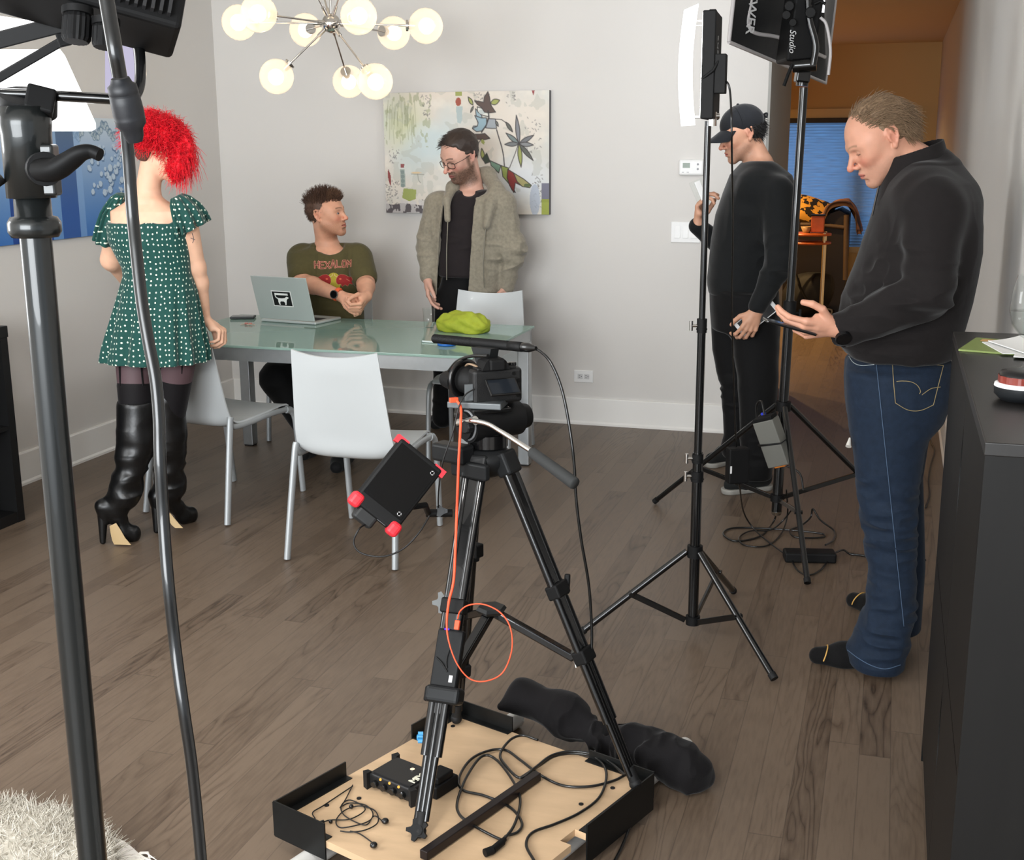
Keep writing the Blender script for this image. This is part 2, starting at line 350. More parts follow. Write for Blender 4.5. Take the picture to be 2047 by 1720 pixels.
# ---------------- dining table ----------------
GLASSG = bpy.data.materials.new('green_backed_glass'); GLASSG.use_nodes = True; nt = GLASSG.node_tree; b = nt.nodes['Principled BSDF']
b.inputs['Base Color'].default_value = (*lin((158, 188, 177)), 1); b.inputs['Roughness'].default_value = .035; b.inputs['IOR'].default_value = 1.6
tr = nt.nodes.new('ShaderNodeBsdfTransparent'); tr.inputs[0].default_value = (*lin((205, 226, 217)), 1); mx = nt.nodes.new('ShaderNodeMixShader'); mx.inputs[0].default_value = .24
nt.links.new(b.outputs[0], mx.inputs[1]); nt.links.new(tr.outputs[0], mx.inputs[2]); nt.links.new(mx.outputs[0], nt.nodes['Material Output'].inputs[0])
ALU = mat('satin_aluminium', (176, 180, 182), .35, .85, noise=.03, nscale=30)
TX0, TX1, TY0, TY1, TZ = -3.45, -1.745, 5.07, 6.06, .737
tb = thing('dining_table', 'long dining table with pale green glass top on a silver metal frame', 'table', ((TX0+TX1)/2, (TY0+TY1)/2, 0))
MB().box2((TX0, TY0, TZ-.012), (TX1, TY1, TZ), .002).build('glass_top', GLASSG, tb, world=True)
mb = MB(); e = .012
for y in (TY0+e, TY1-e-.03): mb.box2((TX0+e, y, TZ-.075), (TX1-e, y+.03, TZ-.0125))
for x in (TX0+e, TX1-e-.03): mb.box2((x, TY0+e, TZ-.075), (x+.03, TY1-e, TZ-.0125))
mb.build('apron', ALU, tb, world=True)
for x in (TX0+.012, TX1-.072):
    for y in (TY0+.012, TY1-.072):
        l = MB().box2((x, y, .006), (x+.06, y+.06, TZ-.075), .004).build('leg', ALU, tb, world=True)
        MB().box2((x+.005, y+.005, 0), (x+.055, y+.055, .008)).build('foot_pad', RUB, l, world=True)
# ---------------- chairs ----------------
LEGM = mat('chair_leg_silver', (170, 174, 176), .45, .35)
CHW = mat('white_chair_shell', (186, 190, 191), .36, coat=.1)
def chair_proto(label):
    t = thing('dining_chair', label, 'chair', (0, 0, 0), 0, 'white shell dining chairs around the table')
    prof = spline([vec(0, -.290, .872), vec(0, -.272, .76), vec(0, -.248, .62), vec(0, -.228, .52), vec(0, -.200, .462), vec(0, -.145, .437), vec(0, -.02, .440), (0, .12, .449), (0, .205, .449), (0, .236, .438)], 5)
    n = len(prof); rows = []
    for i, p in enumerate(prof):
        q = i/(n-1); zz = p.z
        if i == 0: hw = .180
        hw = .182+.030*min(1, max(0, (.872-zz)/.40)) if p.y < -.14 else .212-.012*max(0, p.y-.1)/.13
        back = max(0, min(1, (zz-.50)/.3)); bend = math.exp(-((zz-.45)/.05)**2)*(1 if p.y < -.1 else 0)
        row = []
        for k in range(17):
            u = -1+2*k/16; y = p.y + back*.028*(u*u-1)+.0 - bend*.012*(1-u**4); z = zz + (.022*(u*u-1)*(1-i/6) if i < 6 else 0) - bend*.026*(1-u**4) - (.008*(1-u*u) if p.y > -.14 else 0)
            row.append(vec(u*hw, y, z))
        rows.append(row)
    MB().sheet(rows, .008).build('seat_shell', CHW, t)
    M0 = None
    for s in (-1, 1):
        fl = dict(n=12, flat=.74)
        MB().tube(spline([(s*.236, -.300, .004), (s*.228, -.262, .22), (s*.218, -.222, .44), (s*.214, -.212, .475)], 4), .0175, up=(0, 1, 0), **fl).build('leg', LEGM, t)
        MB().tube(spline([(s*.213, .200, .430), (s*.2135, .235, .420), (s*.214, .262, .385), (s*.214, .275, .30), (s*.213, .297, .10), (s*.212, .307, .004)], 5), .0175, up=(0, 1, 0), **fl).build('leg', LEGM, t)
        MB().tube(spline([(s*.214, -.214, .455), (s*.214, -.19, .428), (s*.213, -.08, .424), (s*.213, .08, .433), (s*.213, .215, .431)], 5), .0135, n=10, flat=.7, up=(0, 0, 1)).build('seat_rail', LEGM, t)
    MB().tube([(-.21, .12, .425), (.21, .12, .425)], .009).build('cross_bar', ALU, t)
    return t
chair = chair_proto('white shell chair in front of the table, its back to the camera'); chair.location = (-2.055, 4.585, 0); chair.rotation_euler = (0, 0, math.radians(1))
def place_chair(x, y, deg, label):
    c = copy_tree(chair); c.location = (x, y, 0); c.rotation_euler = (0, 0, math.radians(deg)); c['label'] = label; return c
place_chair(-2.945, 4.96, -9, 'white shell chair whose backrest the red-haired person is holding')
place_chair(-2.075, 6.14, 180+6, 'white shell chair behind the right end of the table beside the hooded sweatshirt person')
place_chair(-3.125, 6.42, 180-2, 'white shell chair the person in the olive t-shirt sits on')
# ---------------- rasterised paintings ----------------
class Raster:
    def __init__(s, w, h, nx, rgb):
        s.w, s.h, s.nx = w, h, nx; s.ny = int(nx*h/w); s.c = np.zeros((s.ny, s.nx, 3)); s.c[:] = rgb
        s.x, s.y = np.meshgrid((np.arange(s.nx)+.5)/s.nx, (np.arange(s.ny)+.5)/s.ny)
        s.r = np.random.RandomState(3)
    def noise(s, fx, fy, seed=0, octv=3):
        out = 0; amp = 1; tot = 0
        for o in range(octv):
            r = np.random.RandomState(seed*31+o); nx, ny = int(fx)+2, int(fy)+2; g = r.rand(ny+1, nx+1)
            X_, Y_ = s.x*fx, s.y*fy; i, j = X_.astype(int), Y_.astype(int); a, b_ = X_-i, Y_-j; a = a*a*(3-2*a); b_ = b_*b_*(3-2*b_)
            v = (g[j, i]*(1-a)+g[j, i+1]*a)*(1-b_)+(g[j+1, i]*(1-a)+g[j+1, i+1]*a)*b_
            out = out+amp*v; tot += amp; amp *= .5; fx *= 2; fy *= 2
        return out/tot
    def put(s, m, rgb, a=1.0):
        m = np.clip(m, 0, 1)*a; s.c = s.c*(1-m[..., None])+np.array(rgb)*m[..., None]
    def poly(s, pts, rgb, a=1.0, edge=None):
        x, y = s.x, s.y; inside = np.zeros(x.shape, bool); n = len(pts)
        for i in range(n):
            (x0, y0), (x1, y1) = pts[i], pts[(i+1) % n]
            if y0 == y1: continue
            c = ((y0 > y) != (y1 > y)) & (x < (x1-x0)*(y-y0)/(y1-y0)+x0); inside ^= c
        s.put(inside.astype(float), rgb, a)
        if edge: s.line(list(pts)+[pts[0]], edge, .0045)
    def line(s, pts, rgb, wd, a=1.0):
        asp = s.h/s.w; d = np.full(s.x.shape, 9.)
        for (x0, y0), (x1, y1) in zip(pts[:-1], pts[1:]):
            ax, ay, bx, by = x0, y0*asp, x1, y1*asp; dx, dy = bx-ax, by-ay; L2 = dx*dx+dy*dy+1e-12
            t = np.clip(((s.x-ax)*dx+(s.y*asp-ay)*dy)/L2, 0, 1); d = np.minimum(d, np.hypot(s.x-ax-t*dx, s.y*asp-ay-t*dy))
        s.put((wd/2-d)*s.nx+.5, rgb, a)
    def ell(s, cx, cy, rx, ry, rgb, a=1.0, soft=0.0):
        q = np.hypot((s.x-cx)/rx, (s.y-cy)/ry); s.put((1-q)/max(soft, .06)+.0 if soft else (q < 1).astype(float), rgb, a)
    def leaf(s, x0, y0, x1, y1, wd, rgb, edge=None, a=1.0):
        asp = s.h/s.w; dx, dy = x1-x0, (y1-y0)*asp; L_ = math.hypot(dx, dy); nx, ny = -dy/L_, dx/L_; pts = []
        for k in range(9): t = k/8; h = math.sin(PI*t**.9)*wd/2; pts.append((x0+dx*t+nx*h, (y0*asp+dy*t+ny*h)/asp))
        for k in range(8, -1, -1): t = k/8; h = math.sin(PI*t**.9)*wd/2; pts.append((x0+dx*t-nx*h, (y0*asp+dy*t-ny*h)/asp))
        s.poly(pts, rgb, a, edge)
    def mesh(s, name, o, xa, ya, m, parent=None, off=0.0):       # o = top left corner, xa / ya unit axes
        nx, ny = s.nx, s.ny; o = Vector(o); xa = Vector(xa); ya = Vector(ya)
        gx = np.arange(nx)/(nx-1)*s.w; gy = np.arange(ny)/(ny-1)*s.h
        P = np.array(o)[None, None]+gx[None, :, None]*np.array(xa)+gy[:, None, None]*np.array(ya)
        idx = np.arange(nx*ny).reshape(ny, nx); f = np.stack([idx[:-1, :-1], idx[1:, :-1], idx[1:, 1:], idx[:-1, 1:]], -1).reshape(-1, 4)
        return np_mesh(name, P.reshape(-1, 3), f, m, parent, col=s.c.reshape(-1, 3)/255, smooth=False)
def np_mesh(name, V, Fq, m, parent=None, col=None, smooth=True, uv=None, world=True, mask=None):
    me = bpy.data.meshes.new(name); n = len(V); nf = len(Fq); k = Fq.shape[1]
    if world and parent is not None:
        Mi = np.array(wmat(parent).inverted()); V = V @ Mi[:3, :3].T + Mi[:3, 3]
    me.vertices.add(n); me.vertices.foreach_set('co', np.ascontiguousarray(V, dtype=np.float32).ravel())
    me.loops.add(nf*k); me.loops.foreach_set('vertex_index', np.ascontiguousarray(Fq, dtype=np.int32).ravel())
    me.polygons.add(nf); me.polygons.foreach_set('loop_start', np.arange(0, nf*k, k, dtype=np.int32))
    me.polygons.foreach_set('use_smooth', np.full(nf, smooth)); me.update(calc_edges=True)
    if col is not None:
        c = np.clip(col, 0, 1); c = np.where(c <= .04045, c/12.92, ((c+.055)/1.055)**2.4)
        a = me.color_attributes.new('Col', 'FLOAT_COLOR', 'POINT'); a.data.foreach_set('color', np.concatenate([c, np.ones((n, 1))], 1).astype(np.float32).ravel())
    me.materials.append(m); o = bpy.data.objects.new(name, me); COL.objects.link(o)
    if parent is not None: o.parent = parent
    return o
PAINTM = mat('painted_canvas', (200, 200, 200), .55, attr='Col', bump=.15, bscale=500)
# botanical painting on the back wall
PX0, PX1, PZ0, PZ1 = -2.957, -1.93, 1.252, 1.955
R_ = Raster(PX1-PX0, PZ1-PZ0, 330, (214, 208, 198))
n1 = R_.noise(5, 4, 1); n2 = R_.noise(14, 10, 2); n3 = R_.noise(60, 20, 4, 2)
R_.put((n1-.45)*3, (226, 214, 200), .8); R_.put((.5-n1)*3, (205, 212, 210), .7); R_.put((n2-.55)*4, (232, 226, 214), .6)
R_.ell(.12, .25, .2, .3, (196, 200, 164), .8, .8); R_.ell(.30, .42, .2, .22, (196, 210, 212), .85, .6); R_.ell(.16, .56, .13, .2, (190, 202, 200), .6, .8)
R_.ell(.82, .2, .3, .25, (228, 218, 206), .7, .8); R_.ell(.85, .72, .22, .25, (222, 226, 230), .8, .7)
R_.put(((n3 > .66) & (R_.y < .45) & (R_.x < .3)).astype(float), (150, 156, 120), .5)
R_.put(((n2 < .36)).astype(float), (176, 178, 168), .35)
for k in range(30):
    x = .02+.18*R_.r.rand(); y = .02+.2*R_.r.rand(); R_.line([(x, y), (x+.03*(R_.r.rand()-.5), y+.12+.14*R_.r.rand())], (134, 138, 104), .003, .5)
for cx, cy, ww, hh, nn in ((.265, .12, .05, .2, 26), (.06, .52, .06, .12, 22), (.04, .82, .09, .2, 60), (.60, .05, .09, .08, 20), (.27, .93, .12, .09, 40), (.93, .80, .06, .3, 40), (.9, .35, .1, .3, 24), (.78, .06, .08, .1, 14)):
    for k in range(nn):
        x = cx+ww*(R_.r.rand()-.5); y = cy+hh*(R_.r.rand()-.5); R_.line([(x, y), (x+.02*(R_.r.rand()-.5), y+.03*(R_.r.rand()-.5))], (98, 96, 96), .004, .6)
R_.put(((R_.y > .90+.05*R_.noise(16, 4, 9)) & (R_.x < .33)).astype(float), (66, 60, 66), .85)
R_.put(((R_.y > .86+.1*R_.noise(30, 3, 12)) & (R_.x < .34) & (n3 > .5)).astype(float), (206, 202, 200), .8)
R_.put(((R_.x > .955) & (R_.y > .74) & (R_.y < .9)).astype(float), (96, 96, 116), .8); R_.put(((R_.x > .955) & (R_.y >= .87)).astype(float), (152, 162, 60), .9)
R_.ell(.915, .88, .03, .13, (176, 186, 202), .8)
GRN = (160, 166, 96); BRN = (92, 76, 70); OUT = (62, 58, 58)
R_.poly([(.445, .0), (.485, .0), (.485, .035), (.447, .035)], GRN); R_.ell(.463, .083, .017, .034, (164, 84, 66)); R_.poly([(.447, .12), (.487, .12), (.485, .22), (.475, .26), (.455, .25)], (176, 190, 190)); R_.poly([(.897, .0), (.915, .0), (.907, .045)], (150, 74, 74))
R_.poly([(.115, .79), (.195, .80), (.19, .88), (.15, .9), (.105, .87)], (150, 160, 86), .95); R_.poly([(.10, .585), (.125, .585), (.12, .62), (.1, .62)], (140, 76, 76))
R_.poly([(.095, .63), (.125, .63), (.128, .78), (.098, .78)], (150, 162, 154), .9)
for k in range(4): R_.ell(.111, .655+.037*k, .012, .017, (128, 142, 138))
R_.leaf(.022, .63, .034, .775, .018, (138, 60, 60)); R_.leaf(.165, .66, .23, .66, .012, (214, 190, 150)); R_.line([(.165, .67), (.245, .675)], (130, 130, 120), .003); R_.line([(.205, .67), (.21, .72), (.222, .745)], (130, 130, 120), .003)
# figure of leaves and birds' heads
R_.poly([(.565, .14), (.60, .19), (.61, .25), (.60, .30), (.565, .31), (.545, .295), (.552, .28), (.572, .28), (.583, .265), (.57, .22)], (150, 174, 186), 1, OUT)
R_.poly([(.575, .125), (.62, .145), (.645, .175), (.64, .205), (.60, .19), (.578, .165)], (222, 222, 214), 1, OUT); R_.ell(.605, .165, .02, .02, (190, 198, 196))
R_.poly([(.56, .195), (.60, .215), (.63, .215), (.632, .27), (.60, .32), (.57, .325), (.545, .3), (.575, .28), (.58, .25)], (146, 172, 184), 1, OUT)
R_.poly([(.56, .075), (.598, .085), (.615, .09), (.618, .05), (.64, .005), (.65, .05), (.655, .105), (.665, .13), (.685, .17), (.65, .175), (.62, .17), (.60, .13), (.575, .105)], BRN, 1, OUT)
R_.leaf(.655, .10, .71, .075, .03, GRN, OUT); R_.leaf(.55, .11, .522, .045, .02, GRN, OUT); R_.leaf(.553, .12, .535, .17, .01, (120, 122, 110), OUT)
R_.poly([(.638, .22), (.685, .225), (.685, .25), (.69, .30), (.66, .30), (.625, .295)], (158, 164, 170), 1, OUT)
R_.line([(.64, .16), (.645, .21), (.63, .27), (.60, .33)], OUT, .007); R_.line([(.68, .225), (.72, .23), (.76, .27)], OUT, .004); R_.leaf(.745, .25, .785, .33, .018, (96, 98, 92), OUT); R_.leaf(.685, .24, .70, .285, .012, (110, 112, 106), OUT)
R_.poly([(.55, .345), (.59, .345), (.62, .34), (.65, .38), (.62, .39), (.56, .385)], BRN, 1, OUT); R_.leaf(.60, .385, .615, .43, .02, GRN); R_.line([(.60, .385), (.56, .45)], OUT, .004)
R_.line([(.69, .31), (.70, .36), (.72, .45), (.73, .52), (.735, .60)], OUT, .006); R_.line([(.82, .42), (.80, .5), (.765, .62)], OUT, .004)
for a, L_, c in ((-95, .17, (132, 134, 140)), (-140, .10, (122, 136, 136)), (178, .085, (120, 124, 126)), (-30, .10, (116, 118, 122)), (5, .085, (136, 138, 140)), (50, .13, (96, 98, 92)), (85, .14, GRN)):
    r_ = math.radians(a); R_.leaf(.822, .425, .822+L_*math.cos(r_), .425+L_*math.sin(r_)*1.35, .024, c, OUT)
R_.leaf(.61, .56, .60, .46, .022, GRN, OUT); R_.poly([(.605, .54), (.63, .50), (.65, .57), (.62, .585)], (54, 66, 54), 1, OUT)
R_.poly([(.65, .56), (.715, .60), (.70, .66), (.655, .60)], (120, 150, 130), 1, OUT); R_.poly([(.715, .60), (.76, .62), (.755, .70), (.80, .82), (.78, .80), (.76, .745), (.725, .69)], (146, 158, 84), 1, OUT)
R_.poly([(.755, .63), (.79, .66), (.815, .70), (.83, .76), (.80, .74), (.79, .82), (.765, .76), (.75, .70)], (138, 56, 52), 1, OUT)
R_.poly([(.79, .66), (.85, .71), (.895, .76), (.885, .78), (.84, .77), (.81, .73)], (168, 160, 108), 1, OUT); R_.ell(.87, .76, .02, .014, (96, 110, 70))
pt = thing('painting', 'wide abstract botanical canvas painting of leaves on the back wall', 'painting', ((PX0+PX1)/2, YB, (PZ0+PZ1)/2))
MB().box2((PX0, YB-.040, PZ0), (PX1, YB-.001, PZ1)).build('stretcher', mat('canvas_edge', (92, 90, 92), .7), pt, world=True)
R_.mesh('canvas', (PX0, YB-.0415, PZ1), (1, 0, 0), (0, 0, -1), PAINTM, pt)
# blue bubble picture on the left wall (three stripes of panels)
BY0, BY1, BZ0, BZ1 = 4.55, 5.98, 1.19, 1.80
B_ = Raster(BY1-BY0, BZ1-BZ0, 360, (120, 160, 205))
yy = B_.y; g = np.stack([lin_ for lin_ in (206-150*yy**.9, 216-105*yy**.9, 222-40*yy)], -1); B_.c[:] = g
def bub(x0, x1, n, seed):
    r = np.random.RandomState(seed)
    for k in range(n):
        x = x0+(x1-x0)*r.rand(); y = .25+.4*r.rand()**1.2; s_ = .006+.012*r.rand()
        B_.ell(x, y, s_, s_*2.3, (70, 104, 146), .8); B_.ell(x-.001, y-.008, s_*.82, s_*1.85, (198, 214, 228), .9)
bub(.78, .985, 60, 5); bub(.02, .2, 24, 8)
for k in range(36):
    x = .70+.28*k/36; y = .11+.05*math.sin(k*.45)+.015*math.sin(k*2.1); B_.ell(x, y, .012, .035, (96, 124, 150), .7); B_.ell(x, y+.004, .008, .022, (196, 208, 214), .8)
for x0, x1, c0, c1, gap in ((.60, .70, (96, 116, 140), (44, 88, 158), .02), (.33, .545, (80, 110, 150), (26, 66, 140), .02), (.12, .2, (80, 110, 150), (36, 82, 150), .02)):
    m_ = ((B_.x > x0) & (B_.x < x1)).astype(float); q = np.clip(B_.y*1.3, 0, 1)[..., None]; B_.c = B_.c*(1-m_[..., None])+(np.array(c0)*(1-q)+np.array(c1)*q)*m_[..., None]
B_.put(((B_.x > .70) & (B_.x < .735)).astype(float), (136, 172, 216), .6); B_.put(((B_.x > .545) & (B_.x < .60)).astype(float), (120, 160, 205), .6)
bp_ = thing('bubble_picture', 'blue canvas picture of rising water bubbles on the left wall', 'picture', (XL, (BY0+BY1)/2, (BZ0+BZ1)/2))
MB().box2((XL+.001, BY0, BZ0), (XL+.022, BY1, BZ1)).build('stretcher', mat('blue_edge', (60, 96, 150), .6), bp_, world=True)
B_.mesh('canvas', (XL+.0232, BY0, BZ1), (0, 1, 0), (0, 0, -1), mat('printed_canvas', (200, 200, 200), .5, attr='Col'), bp_)
# ---------------- wall plates ----------------
PLW = mat('plate_white', (233, 233, 232), .35)
c_ = (W(1383, 335, YB)); th = thing('thermostat', 'white wall thermostat with a small grey display and two buttons', 'thermostat', (c_.x, YB, c_.z))
MB().box((0, -.014, 0), (.142, .027, .088), None, .012).build('case', PLW, th)
MB().box((-.027, -.0285, .012), (.040, .002, .027)).build('display', mat('lcd', (128, 142, 130), .3), th)
for z in (.018, -.008): MB().cyl((.038, -.0275, z), (.038, -.0300, z), .006).build('button', mat('btn_grey', (150, 150, 154), .5), th)
for x in (-.045, -.018): MB().box((x, -.0285, -.026), (.012, .001, .003)).build('mark', mat('btn_grey'), th)
c_ = (W(1342, 444, YB)+W(1400, 485, YB))/2; sw = thing('switch_plate', 'white three-gang light switch plate below the thermostat', 'light switch', (c_.x, YB, c_.z))
MB().box((0, -.004, 0), (.168, .008, .117), None, .003).build('plate', PLW, sw)
for i, x in enumerate((-.047, 0, .047)): MB().box((x, -.0085, 0), (.032, .006, .066), rot(math.radians(-3), 0, 0), .001).build('rocker', PLW, sw)
c_ = (W(1148, 740, YB)+W(1186, 765, YB))/2; ou = thing('wall_outlet', 'white double power outlet low on the back wall', 'outlet', (c_.x, YB, c_.z))
MB().box((0, -.004, 0), (.118, .008, .074), None, .003).build('plate', PLW, ou)
for x in (-.02, .02):
    s_ = MB().box((x, -.0085, 0), (.032, .003, .030), None, .001).build('socket', mat('plate_grey', (205, 205, 205), .4), ou)
    q = MB(); 
    for dz in (-.006, .006): q.box((x-.004, -.0102, dz), (.008, .001, .0022))
    q.cyl((x+.008, -.0100, 0), (x+.008, -.0106, 0), .0025); q.build('slot', RUB, s_)
# ---------------- chandelier ----------------
HUB = W(662, 47, 5.55)
GLB = bpy.data.materials.new('clear_globe_glass'); GLB.use_nodes = True; nt = GLB.node_tree; nt.nodes.remove(nt.nodes['Principled BSDF'])
a_ = nt.nodes.new('ShaderNodeBsdfTransparent'); t_ = nt.nodes.new('ShaderNodeBsdfTranslucent'); t_.inputs[0].default_value = (1, .955, .89, 1); g_ = nt.nodes.new('ShaderNodeBsdfGlossy'); g_.inputs['Roughness'].default_value = .03
m1 = nt.nodes.new('ShaderNodeMixShader'); m1.inputs[0].default_value = .34; nt.links.new(a_.outputs[0], m1.inputs[1]); nt.links.new(t_.outputs[0], m1.inputs[2])
fr_ = nt.nodes.new('ShaderNodeFresnel'); fr_.inputs[0].default_value = 1.35; m2 = nt.nodes.new('ShaderNodeMixShader'); front_only(nt, fr_.outputs[0], m2.inputs[0]); nt.links.new(m1.outputs[0], m2.inputs[1]); nt.links.new(g_.outputs[0], m2.inputs[2]); nt.links.new(m2.outputs[0], nt.nodes['Material Output'].inputs[0])
BULB = emission('warm_bulb', (255, 228, 192), 13)
ch = thing('chandelier', 'chrome starburst chandelier with lit clear glass globes above the table', 'chandelier', HUB)
MB().ball((0, 0, 0), .045).build('hub', CHR, ch)
MB().cyl((0, 0, .04), (0, 0, CEIL-HUB.z), .006).cyl((0, 0, CEIL-HUB.z-.03), (0, 0, CEIL-HUB.z), .065).build('stem', CHR, ch)
globes = [(478, 45, 5.42), (517, 27, 5.14), (611, 60, 5.86), (717, 32, 5.28), (787, 66, 5.98), (851, 52, 5.68), (553, 153, 5.44), (697, 163, 5.95), (750, 163, 5.42)]
gp = [W(*g) for g in globes] + [HUB+vec(-.2, .2, .42), HUB+vec(.22, -.12, .42), HUB+vec(-.1, -.28, .40)]
for p in gp:
    d = p-HUB; L_ = d.length; d.normalize()
    ar = MB().cyl(d*.03, d*.085, .0085).cyl(d*.08, d*(L_-.075), .0045, n=12).cyl(d*(L_-.085), d*(L_-.05), .017).cyl(d*(L_-.092), d*(L_-.082), .026).build('arm', CHR, ch)
    gl = MB().ball(d*L_, .082, 36, 22).build('globe', GLB, ch)
    MB().ball(d*(L_+.004), .037, 20, 12).build('bulb', BULB, gl)
# ---------------- things on the table ----------------
def tbl(x, y, dz=0): return Z(x, y, TZ+dz)
lp0, lp1 = vec(-3.204, 5.83, TZ), vec(-2.852, 5.775, TZ); xa = (lp1-lp0).normalized(); mid = (lp0+lp1)/2
ya = vec(-xa.y, xa.x, 0)
LM = Matrix((xa, ya, vec(0, 0, 1))).transposed()
lap = thing('laptop', 'open silver laptop with a black and white sticker on its lid', 'laptop', mid, M=LM)
SILV = mat('laptop_aluminium', (190, 196, 194), .38, .35)
MB().box((0, .122, .008), (.352, .240, .014), None, .005).build('base', SILV, lap)
kb = MB().box((0, .105, .0152), (.285, .10, .001)).build('keyboard', mat('key_black', (25, 25, 28), .6), lap)
ang = math.radians(-16); LR = rot(ang*-1, 0, 0); ld = MB()
lid_up = vec(0, -math.sin(math.radians(16)), math.cos(math.radians(16))); lid_n = vec(0, -math.cos(math.radians(16)), -math.sin(math.radians(16)))
ML = Matrix((vec(1, 0, 0), lid_up, lid_n)).transposed(); lc = lid_up*.129+vec(0, .001, .012)
ML = Matrix((vec(1, 0, 0), lid_up, vec(1, 0, 0).cross(lid_up))).transposed()
MB().box(lc, (.352, .242, .007), ML, .003).build('lid', SILV, lap)
MB().box(lc-lid_n*.0040, (.335, .215, .0006), ML).build('screen', mat('screen_dark', (12, 13, 15), .1), lap)
st = MB().box(lc+lid_n*.0040+vec(.0, 0, 0), (.125, .088, .0006), ML).build('sticker', mat('sticker_white', (238, 238, 236), .5), lap)
sb = MB().box(lc+lid_n*.0046, (.115, .078, .0006), ML).build('sticker_field', mat('sticker_black', (16, 17, 18), .5), st)
dog = [(-.043, .020), (-.040, .006), (-.030, -.001), (-.026, -.006), (-.028, -.018), (-.024, -.034), (-.016, -.034), (-.018, -.024), (-.012, -.015), (.008, -.015), (.014, -.022), (.012, -.034), (.020, -.034), (.024, -.020), (.028, -.006), (.036, .002), (.042, .004), (.042, .010), (.032, .013), (.026, .011), (.020, .005), (.0, .002), (-.022, .003), (-.034, .008), (-.038, .020)]
Mo = Matrix((vec(1, 0, 0), lid_up, lid_n)).transposed()
MB().prism(dog, lc+lid_n*.0048, Mo, .0005).prism([(-.042, .020), (.042, .020), (.042, .031), (-.042, .031)], lc+lid_n*.0048, Mo, .0005).build('sticker_figure', mat('sticker_white'), st)
p = tbl(486, 637); o = thing('phone', 'flat dark phone or wallet lying left of the laptop', 'phone', p, math.radians(20))
MB().box((0, 0, .008), (.13, .075, .012), None, .003).build('body', mat('phone_dark', (52, 54, 56), .4), o); MB().box((0, 0, .0147), (.118, .066, .001)).build('face', mat('phone_face', (112, 116, 116), .25), o)
p = tbl(493, 650); o = thing('earphones', 'small pale pink earphones on the glass in front of the laptop', 'earphones', p)
MB().tube(spline([(-.03, -.01, .004), (-.01, .012, .004), (.01, -.008, .004), (.03, .006, .004), (.05, -.004, .004)]), .002).build('cord', mat('earphone_pink', (205, 178, 160), .6), o)
for dx in (-.012, .012): MB().cyl((dx, .005, .006), (dx+.016, .008, .008), .006, .004).build('earbud', mat('earphone_rose', (176, 112, 104), .5), o)
# crumpled lime cloth
p = tbl(925, 664); rr = random.Random(5); o = thing('cloth', 'crumpled lime green cloth heaped on the table behind the shotgun microphone', 'cloth', p, math.radians(-6))
mb = MB(); rows = []
for i in range(21):
    a = PI*i/20; row = []
    for k in range(40):
        ph = 2*PI*k/40; r = .5+.5*math.sin(a)
        x = .145*math.cos(a)*1.0; s_ = math.sin(a)**.7*(1.1-.45*math.cos(a*.9+.4)); f = 1+.12*math.sin(3*ph+4*a)+.10*math.sin(7*ph-6*a)+.05*math.sin(11*ph+9*a)
        row.append(vec(-x*1.0, .055*s_*f*math.cos(ph), max(.001, .036+.062*s_*f*math.sin(ph)*(.75+.3*math.cos(a-.6)))))
    rows.append(row)
mb.grid(rows, True, True); mb.build('cloth_body', mat('lime_cloth', (150, 160, 44), .75, noise=.12, nscale=30, bump=.6, bscale=60), o)
mb = MB(); mb.grid([[vec(.10+.035*math.cos(u)*(1+.2*math.sin(3*v)), .03*math.sin(u)*(1+.2*math.cos(4*v+u)), .02+.018*math.cos(v*1.3+u)+.01*v) for u in [2*PI*k/24 for k in range(24)]] for v in [k/6 for k in range(7)]], True, True)
mb.build('twisted_end', mat('olive_cloth', (104, 122, 40), .75), o)
def thin_glass(name, tint=(.97, .985, .98), ior=1.45):
    m = bpy.data.materials.new(name); m.use_nodes = True; nt = m.node_tree; nt.nodes.remove(nt.nodes['Principled BSDF'])
    a = nt.nodes.new('ShaderNodeBsdfTransparent'); a.inputs[0].default_value = (*tint, 1); g = nt.nodes.new('ShaderNodeBsdfGlossy'); g.inputs['Roughness'].default_value = .03
    f = nt.nodes.new('ShaderNodeFresnel'); f.inputs[0].default_value = ior; x = nt.nodes.new('ShaderNodeMixShader'); front_only(nt, f.outputs[0], x.inputs[0]); nt.links.new(a.outputs[0], x.inputs[1]); nt.links.new(g.outputs[0], x.inputs[2]); nt.links.new(x.outputs[0], nt.nodes['Material Output'].inputs[0]); return m
CLG = thin_glass('clear_plastic')
p = tbl(858, 655); o = thing('tumbler', 'clear drinking glass on the table left of the lime cloth', 'glass', p)
MB().lathe([(.024, 0), (.026, .004), (.033, .10), (.0315, .10), (.025, .006), (0, .006)]).build('glass_wall', CLG, o)
p = tbl(893, 691); o = thing('tape_roll', 'bright blue see-through ring of tape beside a pen', 'tape', p)
MB().lathe([(.030, .002), (.044, .002), (.044, .012), (.030, .012), (.030, .002)]).build('ring', mat('blue_clear', (36, 110, 200), .15, trans=.3), o)
p = tbl(862, 686); o = thing('pen', 'slim clear pen lying on the glass beside the blue ring', 'pen', p, math.radians(-12))
MB().cyl((-.05, 0, .005), (.05, 0, .005), .004).build('barrel', mat('pen_clear', (205, 214, 214), .2), o); MB().cyl((.05, 0, .005), (.066, 0, .005), .004, .001).build('tip', BLK, o)
